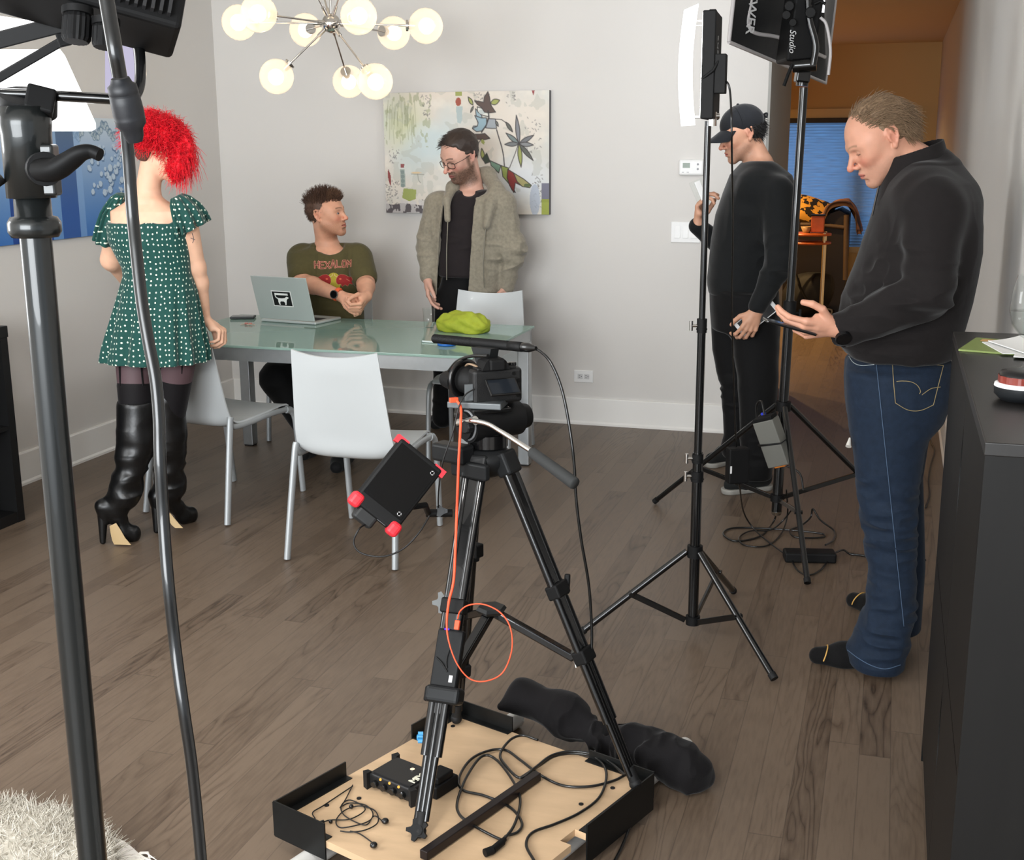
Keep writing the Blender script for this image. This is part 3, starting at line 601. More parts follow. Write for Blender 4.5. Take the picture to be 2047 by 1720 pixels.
# ---------------- narrow black cabinet on the right ----------------
CX0, CX1, CY0, CY1, CZ = .161, .344, 2.015, 3.235, 1.19
BBW = mat('black_brown_wood', (15, 14, 13), .5, raw=True, spec=.25, noise=.2, nscale=18, stretch=(1, 1, .1)); BBT = mat('black_brown_top', (40, 37, 35), .36, noise=.15, nscale=40)
cb = thing('shoe_cabinet', 'tall narrow black-brown cabinet standing against the right wall', 'cabinet', (CX0, (CY0+CY1)/2, 0))
MB().box2((CX0+.022, CY0+.002, .06), (CX1, CY1-.002, CZ-.022)).build('body', BBW, cb, world=True)
MB().box2((CX0-.002, CY0-.003, CZ-.022), (CX1+.001, CY1+.003, CZ), .002).build('top', BBT, cb, world=True)
gy = X(1926, 860, CX0).y
for y_ in (CY0, CY1-.018): MB().box2((CX0, y_, .02), (CX1, y_+.018, CZ-.022)).build('side_panel', BBW, cb, world=True)
for (a, b_) in ((CY0+.019, gy-.002), (gy+.002, CY1-.019)):
    for (z0, z1) in ((.075, .60), (.605, CZ-.026)):
        # door with half a lens-shaped grip cut at the meeting edge
        at_hi = a > gy; e_ = a if at_hi else b_; s_ = 1 if at_hi else -1; zc = CZ-.19 if z0 > .5 else .42; pts = []
        n = 10; cut = [(e_+s_*.017*math.cos(PI*(k/n-.5)), zc+.095*(2*k/n-1)) for k in range(n+1)]
        far = b_ if at_hi else a
        poly = [(far, z0), (e_, z0)]+cut+[(e_, z1), (far, z1)]
        M = Matrix((vec(0, 1, 0), vec(0, 0, 1), vec(1, 0, 0))).transposed()
        MB().prism([(q[0], q[1]) for q in poly], (CX0, 0, 0), M, .018).build('door', BBW, cb, world=True)
for y in (CY0+.02, CY1-.05):
    for x in (CX0+.03, CX1-.05): MB().box2((x, y, 0), (x+.03, y+.03, .065)).build('leg', BBW, cb, world=True)
def paper(name, label, cat, x, y, sx, sy, deg, z, m, group=None, lift=0.0, th_=.0025):
    p = Z(x, y, CZ+z); o = thing(name, label, cat, p, math.radians(deg), group); rows = []
    for i in range(9):
        rows.append([vec(sx*(k/8-.5), sy*(i/8-.5), lift*(k/8)**2) for k in range(9)])
    MB().sheet(rows, th_).build('sheet', m, o); return o
pcx, pcy = .262, 3.07
def pap(name, label, cat, x, y, sx, sy, deg, z, m, lift=0.0, th_=.002):
    o = thing(name, label, cat, (x, y, CZ+z), math.radians(deg))
    rows = [[vec(sx*(k/8-.5), sy*(i/8-.5), lift*(k/8)**2) for k in range(9)] for i in range(9)]
    MB().sheet(rows, th_).build('sheet', m, o); return o
mg = pap('magazine', 'green-covered magazine under the envelopes on the black cabinet', 'magazine', .255, 3.0, .15, .20, -14, .0005, mat('green_cover', (118, 134, 66), .5), 0, .004)
MB().box((-.03, .055, .0055), (.05, .03, .0006)).build('cover_print', mat('cover_orange', (196, 150, 90), .5), mg)
WP = mat('paper_white', (226, 226, 224), .65)
ev = pap('envelope', 'white envelope with a dark stamp lying on the green magazine', 'envelope', .285, 2.965, .11, .16, 12, .005, WP, .004)
MB().box((-.02, .05, .0050), (.02, .025, .0006)).build('stamp', mat('stamp_grey', (96, 96, 102), .5), ev)
pap('envelope', 'topmost white envelope leaning on the pile beside the wine glass', 'envelope', .302, 2.945, .082, .20, 22, .010, WP, .012)
pap('letter', 'folded white letter at the right of the pile below the top envelope', 'letter', .305, 2.89, .06, .12, -8, .0052, WP, .0)
# wine glass with a little water
WG = thin_glass('wine_glass_glass', (.95, .96, .96), 1.5)
pg = Z(2052, 742, CZ); o = thing('wine_glass', 'large clear wine glass standing at the right edge of the cabinet', 'wine glass', (min(pg.x, .30), pg.y, CZ))
gs = .92
MB().lathe([(r*gs, h*gs) for r, h in [(.0, .001), (.036, .001), (.037, .003), (.012, .010), (.0045, .022), (.004, .060), (.007, .070), (.022, .080), (.040, .105), (.047, .135), (.044, .175), (.036, .215), (.0352, .215), (.0430, .175), (.046, .135), (.039, .106), (.021, .082), (.0, .079)]], n=40).build('bowl', WG, o)
MB().lathe([(r*gs, h*gs) for r, h in [(.0, .0795), (.0208, .0825), (.0385, .1062), (.0455, .134), (.0, .134)]], n=40).build('water', thin_glass('water', (.93, .94, .93), 1.33), o)
pd = Z(2040, 800, CZ); o = thing('round_device', 'round dark grey device with a white band and a ridged red-brown ring', 'device', (min(pd.x, .285), pd.y, CZ))
k_ = .047
MB().lathe([(.0, 0), (k_*.75, 0), (k_, .012), (k_*1.02, .026)], n=40).build('base', mat('device_grey', (38, 42, 46), .5), o)
MB().lathe([(k_*1.02, .026), (k_*1.0, .031), (k_*.9, .033)], n=40).build('band', mat('device_white', (232, 232, 232), .4), o)
mb = MB(); nn_ = 48; rows = [[vec(k_*(.86+(.03 if (k//2) % 2 else 0))*math.cos(2*PI*k/nn_), k_*(.86+(.03 if (k//2) % 2 else 0))*math.sin(2*PI*k/nn_), h) for k in range(nn_)] for h in (.033, .046)]
mb.grid(rows, False, True).build('ridged_ring', mat('device_red', (126, 52, 42), .3, coat=.4), o)
MB().lathe([(k_*.85, .046), (k_*.80, .053), (k_*.55, .056), (0, .056)], n=40).build('cap', mat('device_black', (26, 27, 29), .3), o)
# ---------------- black open shelf unit at the left wall ----------------
SX0, SX1, SY1 = XL+.002, -3.693, 4.45; SZ = W(24, 652, SY1).z
KX = mat('black_wood', (18, 18, 19), .5, noise=.15, nscale=20)
sh = thing('shelf_unit', 'low black open shelf unit at the left edge against the wall', 'shelf unit', (SX0, 3.9, 0)); th_ = .045
MB().box2((SX0, SY1-1.3, SZ-.05), (SX1+.004, SY1+.004, SZ), .002).build('top', KX, sh, world=True)
for y in (SY1-th_, SY1-1.3): MB().box2((SX0, y, 0), (SX1, y+th_, SZ-.05)).build('side_panel', KX, sh, world=True)
MB().box2((SX0, SY1-.66, .05), (SX1, SY1-.64, SZ-.05)).build('divider', KX, sh, world=True)
for z in (0, SZ*.48): MB().box2((SX0, SY1-1.27, z+.001), (SX1-.002, SY1-th_, z+(.05 if z == 0 else .02))).build('shelf', KX, sh, world=True)
MB().box2((SX0, SY1-1.27, 0), (SX0+.008, SY1-th_, SZ-.05)).build('back_panel', KX, sh, world=True)
bk = thing('glass_ornament', 'small glass ornament lying on the bottom shelf of the black unit', 'ornament', (SX1-.07, 4.30, .051))
MB().box((0, 0, .02), (.06, .05, .04), None, .006).build('body', CLG, bk)
# ---------------- far room beyond the hall ----------------
FY = 12.45
def fz(x, y, Y=FY): return W(x, y, Y)
sofa = thing('sofa', 'dark brown armchair end below the far window, draped with a blanket', 'sofa', (fz(1650, 560).x, FY+.2, 0))
SB = mat('dark_brown_leather', (46, 34, 28), .5); sx0, sx1 = fz(1540, 500).x, fz(1692, 500).x; top = fz(1690, 425).z
mb = MB(); arc = [(sx0, .05), (sx0, fz(1600, 450).z), (fz(1640, 450).x, fz(1640, 447).z), (fz(1660, 425).x, fz(1660, 427).z), (fz(1678, 415).x, top+.02), (sx1, top-.03), (sx1, .05)]
mb.prism(arc, (0, FY, 0), Matrix((vec(1, 0, 0), vec(0, 0, 1), vec(0, -1, 0))).transposed(), -.75); mb.build('body', SB, sofa, world=True, bev=.02)
mb = MB().tube(spline([fz(1600, 449, FY-.02), fz(1640, 450, FY-.02), fz(1688, 455, FY-.02)]), .02); mb.build('arm_rail', mat('worn_wood', (88, 72, 60), .5), sofa, world=True)
MB().tube([fz(1692, 430, FY-.02), fz(1690, 560, FY-.02)], .025).build('post', mat('worn_wood'), sofa, world=True)
for x in (sx0+.05, sx1-.08): MB().box2((x, FY+.02, 0), (x+.05, FY+.07, .06)).build('leg', SB, sofa, world=True)
bkt = thing('blanket', 'striped brown blanket draped over the back of the far sofa', 'blanket', (sx1, FY+.3, top))
bs = bpy.data.materials.new('striped_blanket'); bs.use_nodes = True; nt = bs.node_tree; b = nt.nodes['Principled BSDF']; b.inputs['Roughness'].default_value = .9
uvn = nt.nodes.new('ShaderNodeAttribute'); uvn.attribute_name = 'Col'; nt.links.new(uvn.outputs['Color'], b.inputs['Base Color'])
path = spline([fz(1618, 440), fz(1640, 434), fz(1655, 415), fz(1672, 405), fz(1692, 404), fz(1704, 418), fz(1713, 440), fz(1716, 462)], 8)
V = []; C_ = []; nw = 16
for i, p in enumerate(path):
    for k in range(nw):
        q = k/(nw-1); V.append((p.x+.02*math.sin(9*q+i*.2), FY-.05+q*.7, p.z+.01*math.sin(13*q))); t = (i*.5+k*3) % 8
        C_.append((.30, .20, .15) if (k//2) % 3 == 0 else ((.62, .44, .32) if (k//2) % 3 == 1 else (.16, .12, .11)))
V2 = [(v[0]+.01, v[1], v[2]-.04) for v in V]; m_ = len(path); idx = np.arange(m_*nw).reshape(m_, nw)
f = np.stack([idx[:-1, :-1], idx[1:, :-1], idx[1:, 1:], idx[:-1, 1:]], -1).reshape(-1, 4); f2 = f[:, ::-1]+m_*nw
ed = np.concatenate([np.stack([idx[:-1, 0], idx[1:, 0], idx[1:, 0]+m_*nw, idx[:-1, 0]+m_*nw], -1), np.stack([idx[-1, :-1], idx[-1, 1:], idx[-1, 1:]+m_*nw, idx[-1, :-1]+m_*nw], -1)])
np_mesh('blanket_cloth', np.array(V+V2), np.concatenate([f, f2, ed]), bs, bkt, col=np.array(C_+C_), smooth=True)
pl = thing('cushion', 'mustard and black patterned cushion lying on the far sofa', 'cushion', fz(1628, 425, FY+.30))
mb = MB(); rows = []
for i in range(17):
    a = -1+2*i/16; row = []
    for k in range(17):
        b_ = -1+2*k/16; h = .09*((1-a**4)*(1-b_**4))**.5; row.append(vec(a*.21*(1-.06*(1-b_*b_)), 0, b_*.21*(1-.06*(1-a*a)))+vec(0, -h, 0))
    rows.append(row)
mb.grid(rows); mb.grid([[vec(v.x, -v.y, v.z) for v in r][::-1] for r in rows])
for i in range(len(mb.v)): mb.v[i] = rot(math.radians(-60), math.radians(18), .2) @ mb.v[i]
vor = mat('mustard_pattern', (196, 140, 50), .8); nt = vor.node_tree; vn = nt.nodes.new('ShaderNodeTexNoise'); vn.inputs['Scale'].default_value = 14; tc_ = nt.nodes.new('ShaderNodeTexCoord'); nt.links.new(tc_.outputs['Object'], vn.inputs['Vector'])
rp = nt.nodes.new('ShaderNodeValToRGB'); rp.color_ramp.interpolation = 'CONSTANT'; rp.color_ramp.elements[0].color = (*lin((30, 24, 20)), 1); rp.color_ramp.elements[1].color = (*lin((214, 158, 62)), 1); rp.color_ramp.elements[1].position = .47
nt.links.new(vn.outputs['Fac'], rp.inputs[0]); nt.links.new(rp.outputs[0], nt.nodes['Principled BSDF'].inputs['Base Color'])
mb.build('cover', vor, pl)
ST_ = thing('side_table', 'two-tier orange wood side table with chrome legs before the far sofa', 'side table', (fz(1630, 550, 11.9).x, 11.9, 0))
WD = mat('orange_wood', (176, 88, 44), .3, noise=.2, nscale=12); ty = 11.9
xa_, xb_ = fz(1575, 480, ty).x, fz(1662, 480, ty).x; za, zb = fz(1630, 466, ty).z, fz(1630, 483, ty).z
for z, hx in ((za, 0), (zb, 0)): MB().lathe([(0, -.02), ((xb_-xa_)/2, -.02), ((xb_-xa_)/2, 0), (0, 0)], ((xa_+xb_)/2, ty, z)).build('shelf', WD, ST_, world=True)
for x, y in ((xa_+.05, ty+.1), (xb_-.06, ty+.1), (xb_-.06, ty-.12), (xa_+.05, ty-.12)): MB().cyl((x, y, 0), (x, y, za+.01), .013).build('leg', CHR, ST_, world=True)
o = thing('wooden_box', 'small orange wooden box standing on the far side table', 'box', fz(1634, 465, ty)); MB().box((0, 0, .08), (.12, .08, .15), None, .006).build('body', WD, o); MB().box((0, 0, .161), (.13, .09, .012)).build('lid', BLK, o)
o = thing('bowl', 'small pale bowl beside the wooden box on the far side table', 'bowl', fz(1612, 466, ty)); MB().lathe([(.03, 0), (.055, .06), (.05, .06), (.028, .008), (0, .008)]).build('body', mat('tan_ceramic', (170, 140, 100), .4), o)
o = thing('backpack', 'dark navy backpack slumped on the hallway floor beyond the light stand', 'backpack', vec(W(1612, 600, 12.2).x, 12.2, 0)); bp0 = Z(1612, 604); rg = random.Random(2)
mb = MB(); rows = []
for i in range(15):
    a = PI*i/14; row = []
    for k in range(28):
        ph = 2*PI*k/28; f = 1+.06*math.sin(3*ph+2*a)+.04*math.sin(7*ph-3*a); row.append(vec(.24*f*math.sin(a)**.6*math.cos(ph)+.08*math.cos(a)*-1, .17*f*math.sin(a)**.6*math.sin(ph), .22-.22*math.cos(a)))
    rows.append(row)
mb.grid(rows, True, True).build('bag', mat('navy_nylon', (26, 30, 40), .7, bump=.3, bscale=40), o)
MB().tube(spline([(-.1, -.1, .42), (-.05, -.17, .3), (.05, -.19, .15), (.2, -.14, .03)]), .014, flat=.4).build('strap', BLK, o)
MB().tube(spline([(.1, -.14, .05), (.16, -.2, .07), (.2, -.2, .11), (.25, -.19, .10), (.24, -.2, .06), (.18, -.2, .05)]), .009).build('handle', mat('strap_grey', (110, 110, 112), .6), o)
# ---------------- organic surfaces: signed-distance fields meshed by sparse surface nets ----------------
f32 = np.float32
def A(v): return np.array(v, dtype=np.float64)
def rc(a, b, ra, rb=None, k=.02, op='+'):
    a, b = A(a), A(b); rb = ra if rb is None else rb
    return dict(t='rc', a=a, b=b, ra=ra, rb=rb, k=k, op=op, c=(a+b)/2, R=np.linalg.norm(b-a)/2+max(ra, rb))
def el(c, r, M=None, k=.02, op='+'):
    c = A(c); M = np.eye(3) if M is None else np.array(M); r = A(r)
    return dict(t='el', c=c, r=r, M=M, k=k, op=op, R=float(r.max()))
def bxx(c, hs, M=None, rd=.004, k=.005, op='+'):
    c = A(c); M = np.eye(3) if M is None else np.array(M); hs = A(hs)
    return dict(t='bx', c=c, r=hs, M=M, rd=rd, k=k, op=op, R=float(np.linalg.norm(hs)))
def loft(st, n, lat, e=2.0, k=.02, op='+', cap=.02, fold=None):
    # st: (centre, half width along lat, half depth) stations ordered along n
    n = A(n)/np.linalg.norm(n); C_ = np.array([A(s[0]) for s in st]); s_ = C_ @ n; o = np.argsort(s_)
    C_ = C_[o]; s_ = s_[o]; a = np.array([st[i][1] for i in o]); b = np.array([st[i][2] for i in o])
    lat = A(lat); lat = lat-n*(lat@n); lat /= np.linalg.norm(lat); dep = np.cross(n, lat); c = (C_[0]+C_[-1])/2
    R_ = max(np.linalg.norm(C_[i]-c)+max(a[i], b[i]) for i in range(len(a)))
    return dict(t='lo', n=n, C=C_, s=s_, a=a, b=b, lat=lat, dep=dep, e=e, k=k, op=op, c=c, R=R_+.02, cap=cap, fold=fold)
def grp(ops, k=.01, op='+'):
    c = np.mean([o['c'] for o in ops], 0); R_ = max(np.linalg.norm(o['c']-c)+o['R'] for o in ops)
    return dict(t='gr', ops=ops, k=k, op=op, c=c, R=R_)
_L = np.random.RandomState(11).rand(32, 32, 32).astype(f32)
def vnoise(p):
    i = np.floor(p).astype(np.int32); f = (p-i).astype(f32); f = f*f*(3-2*f); i &= 31; j = (i+1) & 31
    x, y, z = f[:, 0], f[:, 1], f[:, 2]
    g = lambda a, b, c: _L[a[:, 0], b[:, 1], c[:, 2]]
    return ((g(i, i, i)*(1-x)+g(j, i, i)*x)*(1-y)+(g(i, j, i)*(1-x)+g(j, j, i)*x)*y)*(1-z)+((g(i, i, j)*(1-x)+g(j, i, j)*x)*(1-y)+(g(i, j, j)*(1-x)+g(j, j, j)*x)*y)*z
def wrinkle(c, rad, amp, freq, M=None, seed=0, ridge=True):   # cloth folds near c, freq per axis of M
    c = A(c); M = np.eye(3) if M is None else np.array(M)
    return dict(t='wr', c=c, rad=rad, amp=amp, fr=A(freq), M=M, seed=seed, ridge=ridge, R=rad, op='w', k=0)
def _prim(o, P):
    t = o['t']
    if t == 'rc':
        a = o['a'].astype(f32); ab = (o['b']-o['a']).astype(f32); q = P-a; h = np.clip(q@ab/max(float(ab@ab), 1e-9), 0, 1)
        q = q-h[:, None]*ab; return np.sqrt(np.einsum('ij,ij->i', q, q))-(o['ra']+(o['rb']-o['ra'])*h).astype(f32)
    if t == 'el':
        q = (P-o['c'].astype(f32))@o['M'].astype(f32); r = o['r'].astype(f32); u = q/r; v = u/r
        k0 = np.sqrt(np.einsum('ij,ij->i', u, u)); k1 = np.sqrt(np.einsum('ij,ij->i', v, v)); return k0*(k0-1)/np.maximum(k1, 1e-6)
    if t == 'bx':
        q = np.abs((P-o['c'].astype(f32))@o['M'].astype(f32))-(o['r']-o['rd']).astype(f32)
        return np.linalg.norm(np.maximum(q, 0), axis=1)+np.minimum(q.max(1), 0)-f32(o['rd'])
    if t == 'lo':
        s = P@o['n'].astype(f32); cx = [np.interp(s, o['s'], o['C'][:, i]).astype(f32) for i in range(3)]; q = P-np.stack(cx, 1)
        x = q@o['lat'].astype(f32); y = q@o['dep'].astype(f32); a = np.interp(s, o['s'], o['a']).astype(f32); b = np.interp(s, o['s'], o['b']).astype(f32)
        if o['fold'] is not None:
            nf, am = o['fold'][0], o['fold'][1]; th = np.arctan2(y/b, x/a); w_ = np.clip((o['fold'][2]-s)/o['fold'][3], 0, 1); f_ = 1+am*w_*(np.sin(nf*th+1.3*np.sin(2*th))+.5*np.sin((nf*1.7)//1*th+2)); a = a*f_; b = b*f_
        e = o['e']; qn = (np.abs(x/a)**e+np.abs(y/b)**e)**(1/e); ln = np.sqrt(x*x+y*y); d = np.where(qn > .05, (1-1/np.maximum(qn, .05))*ln, -np.minimum(a, b))
        cp = np.maximum(o['s'][0]-s, s-o['s'][-1]).astype(f32); kk = o['cap']; h = np.maximum(kk-np.abs(d-cp), 0)/kk; return np.maximum(d, cp)+h*h*kk*f32(.25)
    if t == 'gr': return feval(o['ops'], P, 9e9)
def feval(ops, P, cull=9e9, pc=None, pr=0):
    d = np.full(len(P), .5, f32); first = True
    for o in ops:
        if pc is not None and o['t'] != 'wr' or pc is not None:
            if np.linalg.norm(o['c']-pc)-o['R']-pr > (cull if o['op'] != 'w' else 0): continue
        if o['t'] == 'wr':
            q = P-o['c'].astype(f32); w_ = np.clip(1-np.einsum('ij,ij->i', q, q)/o['rad']**2, 0, 1)
            v = vnoise((q@o['M'].astype(f32))*o['fr'].astype(f32)+f32(7.3*o['seed']+40)); v = (1-np.abs(2*v-1)*2) if o['ridge'] else (2*v-1)
            d = d-f32(o['amp'])*w_*v; continue
        s = _prim(o, P); k = max(o['k'], 1e-5)
        if o['op'] == '+':
            h = np.maximum(k-np.abs(d-s), 0)/k; d = np.minimum(d, s)-h*h*f32(k*.25)
        elif o['op'] == '-':
            h = np.maximum(k-np.abs(-d-s), 0)/k; d = -(np.minimum(-d, s)-h*h*f32(k*.25))
        else: d = np.maximum(d, s)
    return d
def sdf_mesh(ops, h, B=8):
    pos = [o for o in ops if o['op'] == '+']; lo = np.min([o['c']-o['R'] for o in pos], 0)-.03; hi = np.max([o['c']+o['R'] for o in pos], 0)+.03
    nb = np.ceil((hi-lo)/(h*B)).astype(int); bw = h*B; I = np.stack(np.meshgrid(*[np.arange(n) for n in nb], indexing='ij'), -1).reshape(-1, 3)
    Cc = lo+(I+.5)*bw; half = bw*.866
    # super-blocks for culling of the coarse pass
    def ev(blocks, getP, per):
        key = (blocks//4) @ np.array([1, 512, 512*512]); o_ = np.argsort(key, kind='stable'); out = [None]*len(blocks); ks = key[o_]; cuts = np.flatnonzero(np.diff(ks))+1
        for seg in np.split(o_, cuts):
            cc = lo+(blocks[seg]+.5)*bw; mn, mx = cc.min(0)-bw/2, cc.max(0)+bw/2; pc = (mn+mx)/2; pr = np.linalg.norm(mx-mn)/2
            v = feval(ops, getP(blocks[seg]).astype(f32), half*2+.05, pc, pr).reshape(len(seg), per)
            for a, b in zip(seg, v): out[a] = b
        return np.array(out)
    d = ev(I, lambda b: lo+(b+.5)*bw, 1)[:, 0]; act = I[np.abs(d) < half*1.5+.012]
    g = np.stack(np.meshgrid(*[np.arange(B+1)]*3, indexing='ij'), -1).reshape(-1, 3)
    D = ev(act, lambda b: (lo+(b[:, None]*B+g[None])*h).reshape(-1, 3), (B+1)**3)
    D = D.reshape(-1, B+1, B+1, B+1); keep = (D.min((1, 2, 3)) < 0) & (D.max((1, 2, 3)) > 0); D = D[keep]; act = act[keep]
    cs = [D[:, i:B+i, j:B+j, k:B+k] for i in (0, 1) for j in (0, 1) for k in (0, 1)]
    neg = sum((c < 0).astype(np.int8) for c in cs); bi, ci, cj, ck = np.nonzero((neg > 0) & (neg < 8))
    vals = np.stack([c[bi, ci, cj, ck] for c in cs], 1); offs = np.array([(i, j, k) for i in (0, 1) for j in (0, 1) for k in (0, 1)], float)
    acc = np.zeros((len(bi), 3)); cnt = np.zeros(len(bi))
    for a in range(8):
        for b in range(a+1, 8):
            if np.abs(offs[a]-offs[b]).sum() != 1: continue
            va, vb = vals[:, a], vals[:, b]; m = (va < 0) != (vb < 0); t = np.where(m, va/np.where(m, va-vb, 1), 0)[:, None]
            acc += np.where(m[:, None], offs[a]+(offs[b]-offs[a])*t, 0); cnt += m
    cell = act[bi]*B+np.stack([ci, cj, ck], 1); V = lo+(cell+acc/cnt[:, None])*h
    S = np.array([1, 8192, 8192*8192], dtype=np.int64); key = cell.astype(np.int64)@S; od = np.argsort(key); ks = key[od]
    faces = []; v0 = vals[:, 0]
    for ax, (i1, u_, w_) in enumerate(((4, 1, 2), (2, 2, 0), (1, 0, 1))):
        v1 = vals[:, i1]; m = np.flatnonzero((v0 < 0) != (v1 < 0)); du, dw = S[u_], S[w_]; k0 = key[m]
        def look(k): p = np.searchsorted(ks, k); p = np.minimum(p, len(ks)-1); return np.where(ks[p] == k, od[p], -1)
        q = np.stack([look(k0), look(k0-du), look(k0-du-dw), look(k0-dw)], 1); ok = (q >= 0).all(1); q = q[ok]; fl = v0[m][ok] < 0
        q[~fl] = q[~fl][:, ::-1]; faces.append(q)
    return V, np.concatenate(faces)
def organic(name, ops, h, m, parent, colfn=None, uvfn=None, smooth_it=1):
    V, Fq = sdf_mesh(ops, h)
    if len(V) == 0: print('EMPTY', name); return None
    if smooth_it:                                   # one Laplacian pass
        for _ in range(smooth_it):
            s_ = np.zeros_like(V); c_ = np.zeros(len(V))
            for a in range(4): np.add.at(s_, Fq[:, a], V[Fq[:, (a+1) % 4]]+V[Fq[:, (a+3) % 4]]); np.add.at(c_, Fq[:, a], 2)
            V = V*.5+.5*s_/np.maximum(c_, 1)[:, None]
    o = np_mesh(name, V, Fq, m, parent, col=(colfn(V) if colfn else None))
    if uvfn is not None:
        at = o.data.attributes.new('duv', 'FLOAT_VECTOR', 'POINT'); at.data.foreach_set('vector', uvfn(V).astype(np.float32).ravel())
    return o
# ---------------- people ----------------
def frm(fwd_deg, pitch=0, roll=0):          # columns: right, forward, up ; pitch>0 looks down
    a = math.radians(fwd_deg); f = vec(math.cos(a), math.sin(a), 0); u = vec(0, 0, 1); r = f.cross(u)
    R_ = Matrix((r, f, u)).transposed(); return np.array(R_ @ Matrix.Rotation(math.radians(-pitch), 3, 'X') @ Matrix.Rotation(math.radians(roll), 3, 'Y'))
def head_ops(c, R_, s=1.0, nose=1.0, jaw=1.0, eye_open=.5, brow=1.0, chin=1.0, fem=False, mouth_open=0.0):
    c = A(c); L = lambda *p: c+R_@(A(p)*s); k = s
    E = lambda p, r, kk=.02, op='+', M=None: el(L(*p), A(r)*s, R_ if M is None else R_@M, kk*s, op)
    C2 = lambda p, q, ra, rb=None, kk=.02, op='+': rc(L(*p), L(*q), ra*s, (ra if rb is None else rb)*s, kk*s, op)
    ops = [E((0, -.016, .032), (.0755, .094, .083), .01), E((0, .028, .002), (.066, .060, .088), .03), E((0, .030, -.055), (.053*jaw, .052, .050), .03)]
    for x in (-1, 1):
        ops += [C2((x*.054*jaw, .000, -.045), (x*.016, .066, -.098), .015, .013, .035), E((x*.040, .062, -.022), (.022, .018, .018), .022),
                C2((x*.012, .0835, .021), (x*.046, .068, .021), .009*brow, .007, .014), E((x*.056, .032, .012), (.014, .03, .03), .03)]
    ops += [E((0, .070, -.100), (.019*chin, .016, .015), .02), E((0, .074, -.066), (.027, .019, .020), .016)]
    for x in (-1, 1): ops.append(E((x*.0315, .0905, -.0005), (.0185, .013, .0125), .010, '-'))
    for x in (-1, 1): ops.append(grp([E((x*.0315, .0690, -.001), (.0150, .0145, .0138), .003)]+([E((x*.0315, .0850, -.001), (.0125, .0085, .0024+.004*eye_open), .002, '-')]), .004*s))
    n_ = nose
    ops += [C2((0, .082, .010), (0, .102*n_+.0*(1-n_), -.026), .0075, .0090, .012), E((0, .1055*n_, -.0325), (.0105, .0105, .0095), .008),
            E((.0125, .0945, -.0365), (.0078, .0105, .0075), .006), E((-.0125, .0945, -.0365), (.0078, .0105, .0075), .006)]
    for x in (-1, 1): ops.append(E((x*.0068, .1005, -.0435), (.0038, .0055, .0035), .002, '-'))
    ops += [C2((-.020, .0845, -.0635), (-.004, .0930, -.0600), .0038, .0052, .006), C2((.020, .0845, -.0635), (.004, .0930, -.0600), .0038, .0052, .006),
            C2((-.015, .0860, -.0720), (.015, .0860, -.0720), .0055, .0055, .007), E((0, .0910, -.0725), (.011, .0055, .0058), .006),
            C2((-.022, .0865, -.0662), (0, .0975, -.0660), .0014+.003*mouth_open, .0014+.003*mouth_open, .0025, '-'), C2((.022, .0865, -.0662), (0, .0975, -.0660), .0014+.003*mouth_open, .0014+.003*mouth_open, .0025, '-')]
    ops.append(E((0, .088, -.086), (.018, .007, .006), .008, '-'))
    for x in (-1, 1):       # ears
        Me = np.array(rot(0, 0, x*math.radians(-22))); q = lambda y, z, o=0: (x*(.0775+.006*max(0, -y*20-.1)+o), y-.012, z)
        rim = [q(.010, .014), q(.004, .027), q(-.008, .032), q(-.019, .026), q(-.022, .010), q(-.018, -.006), q(-.010, -.018), q(.000, -.029)]
        ear = [E(q(-.006, .003, -.002), (.0045, .018, .028), .004, M=Me)]+[C2(a, b, .0040, .0040, .004) for a, b in zip(rim[:-1], rim[1:])]
        ear += [E(q(.001, -.026), (.0055, .0075, .009), .005), C2(q(.005, -.008, .002), q(.006, .002, .003), .004, .004, .004), C2(q(-.006, .017, .002), q(-.010, -.004, .002), .0032, .0032, .004), E(q(-.003, -.002, .0065), (.005, .0075, .010), .004, '-')]
        ops.append(grp(ear, .006*s))
    return ops
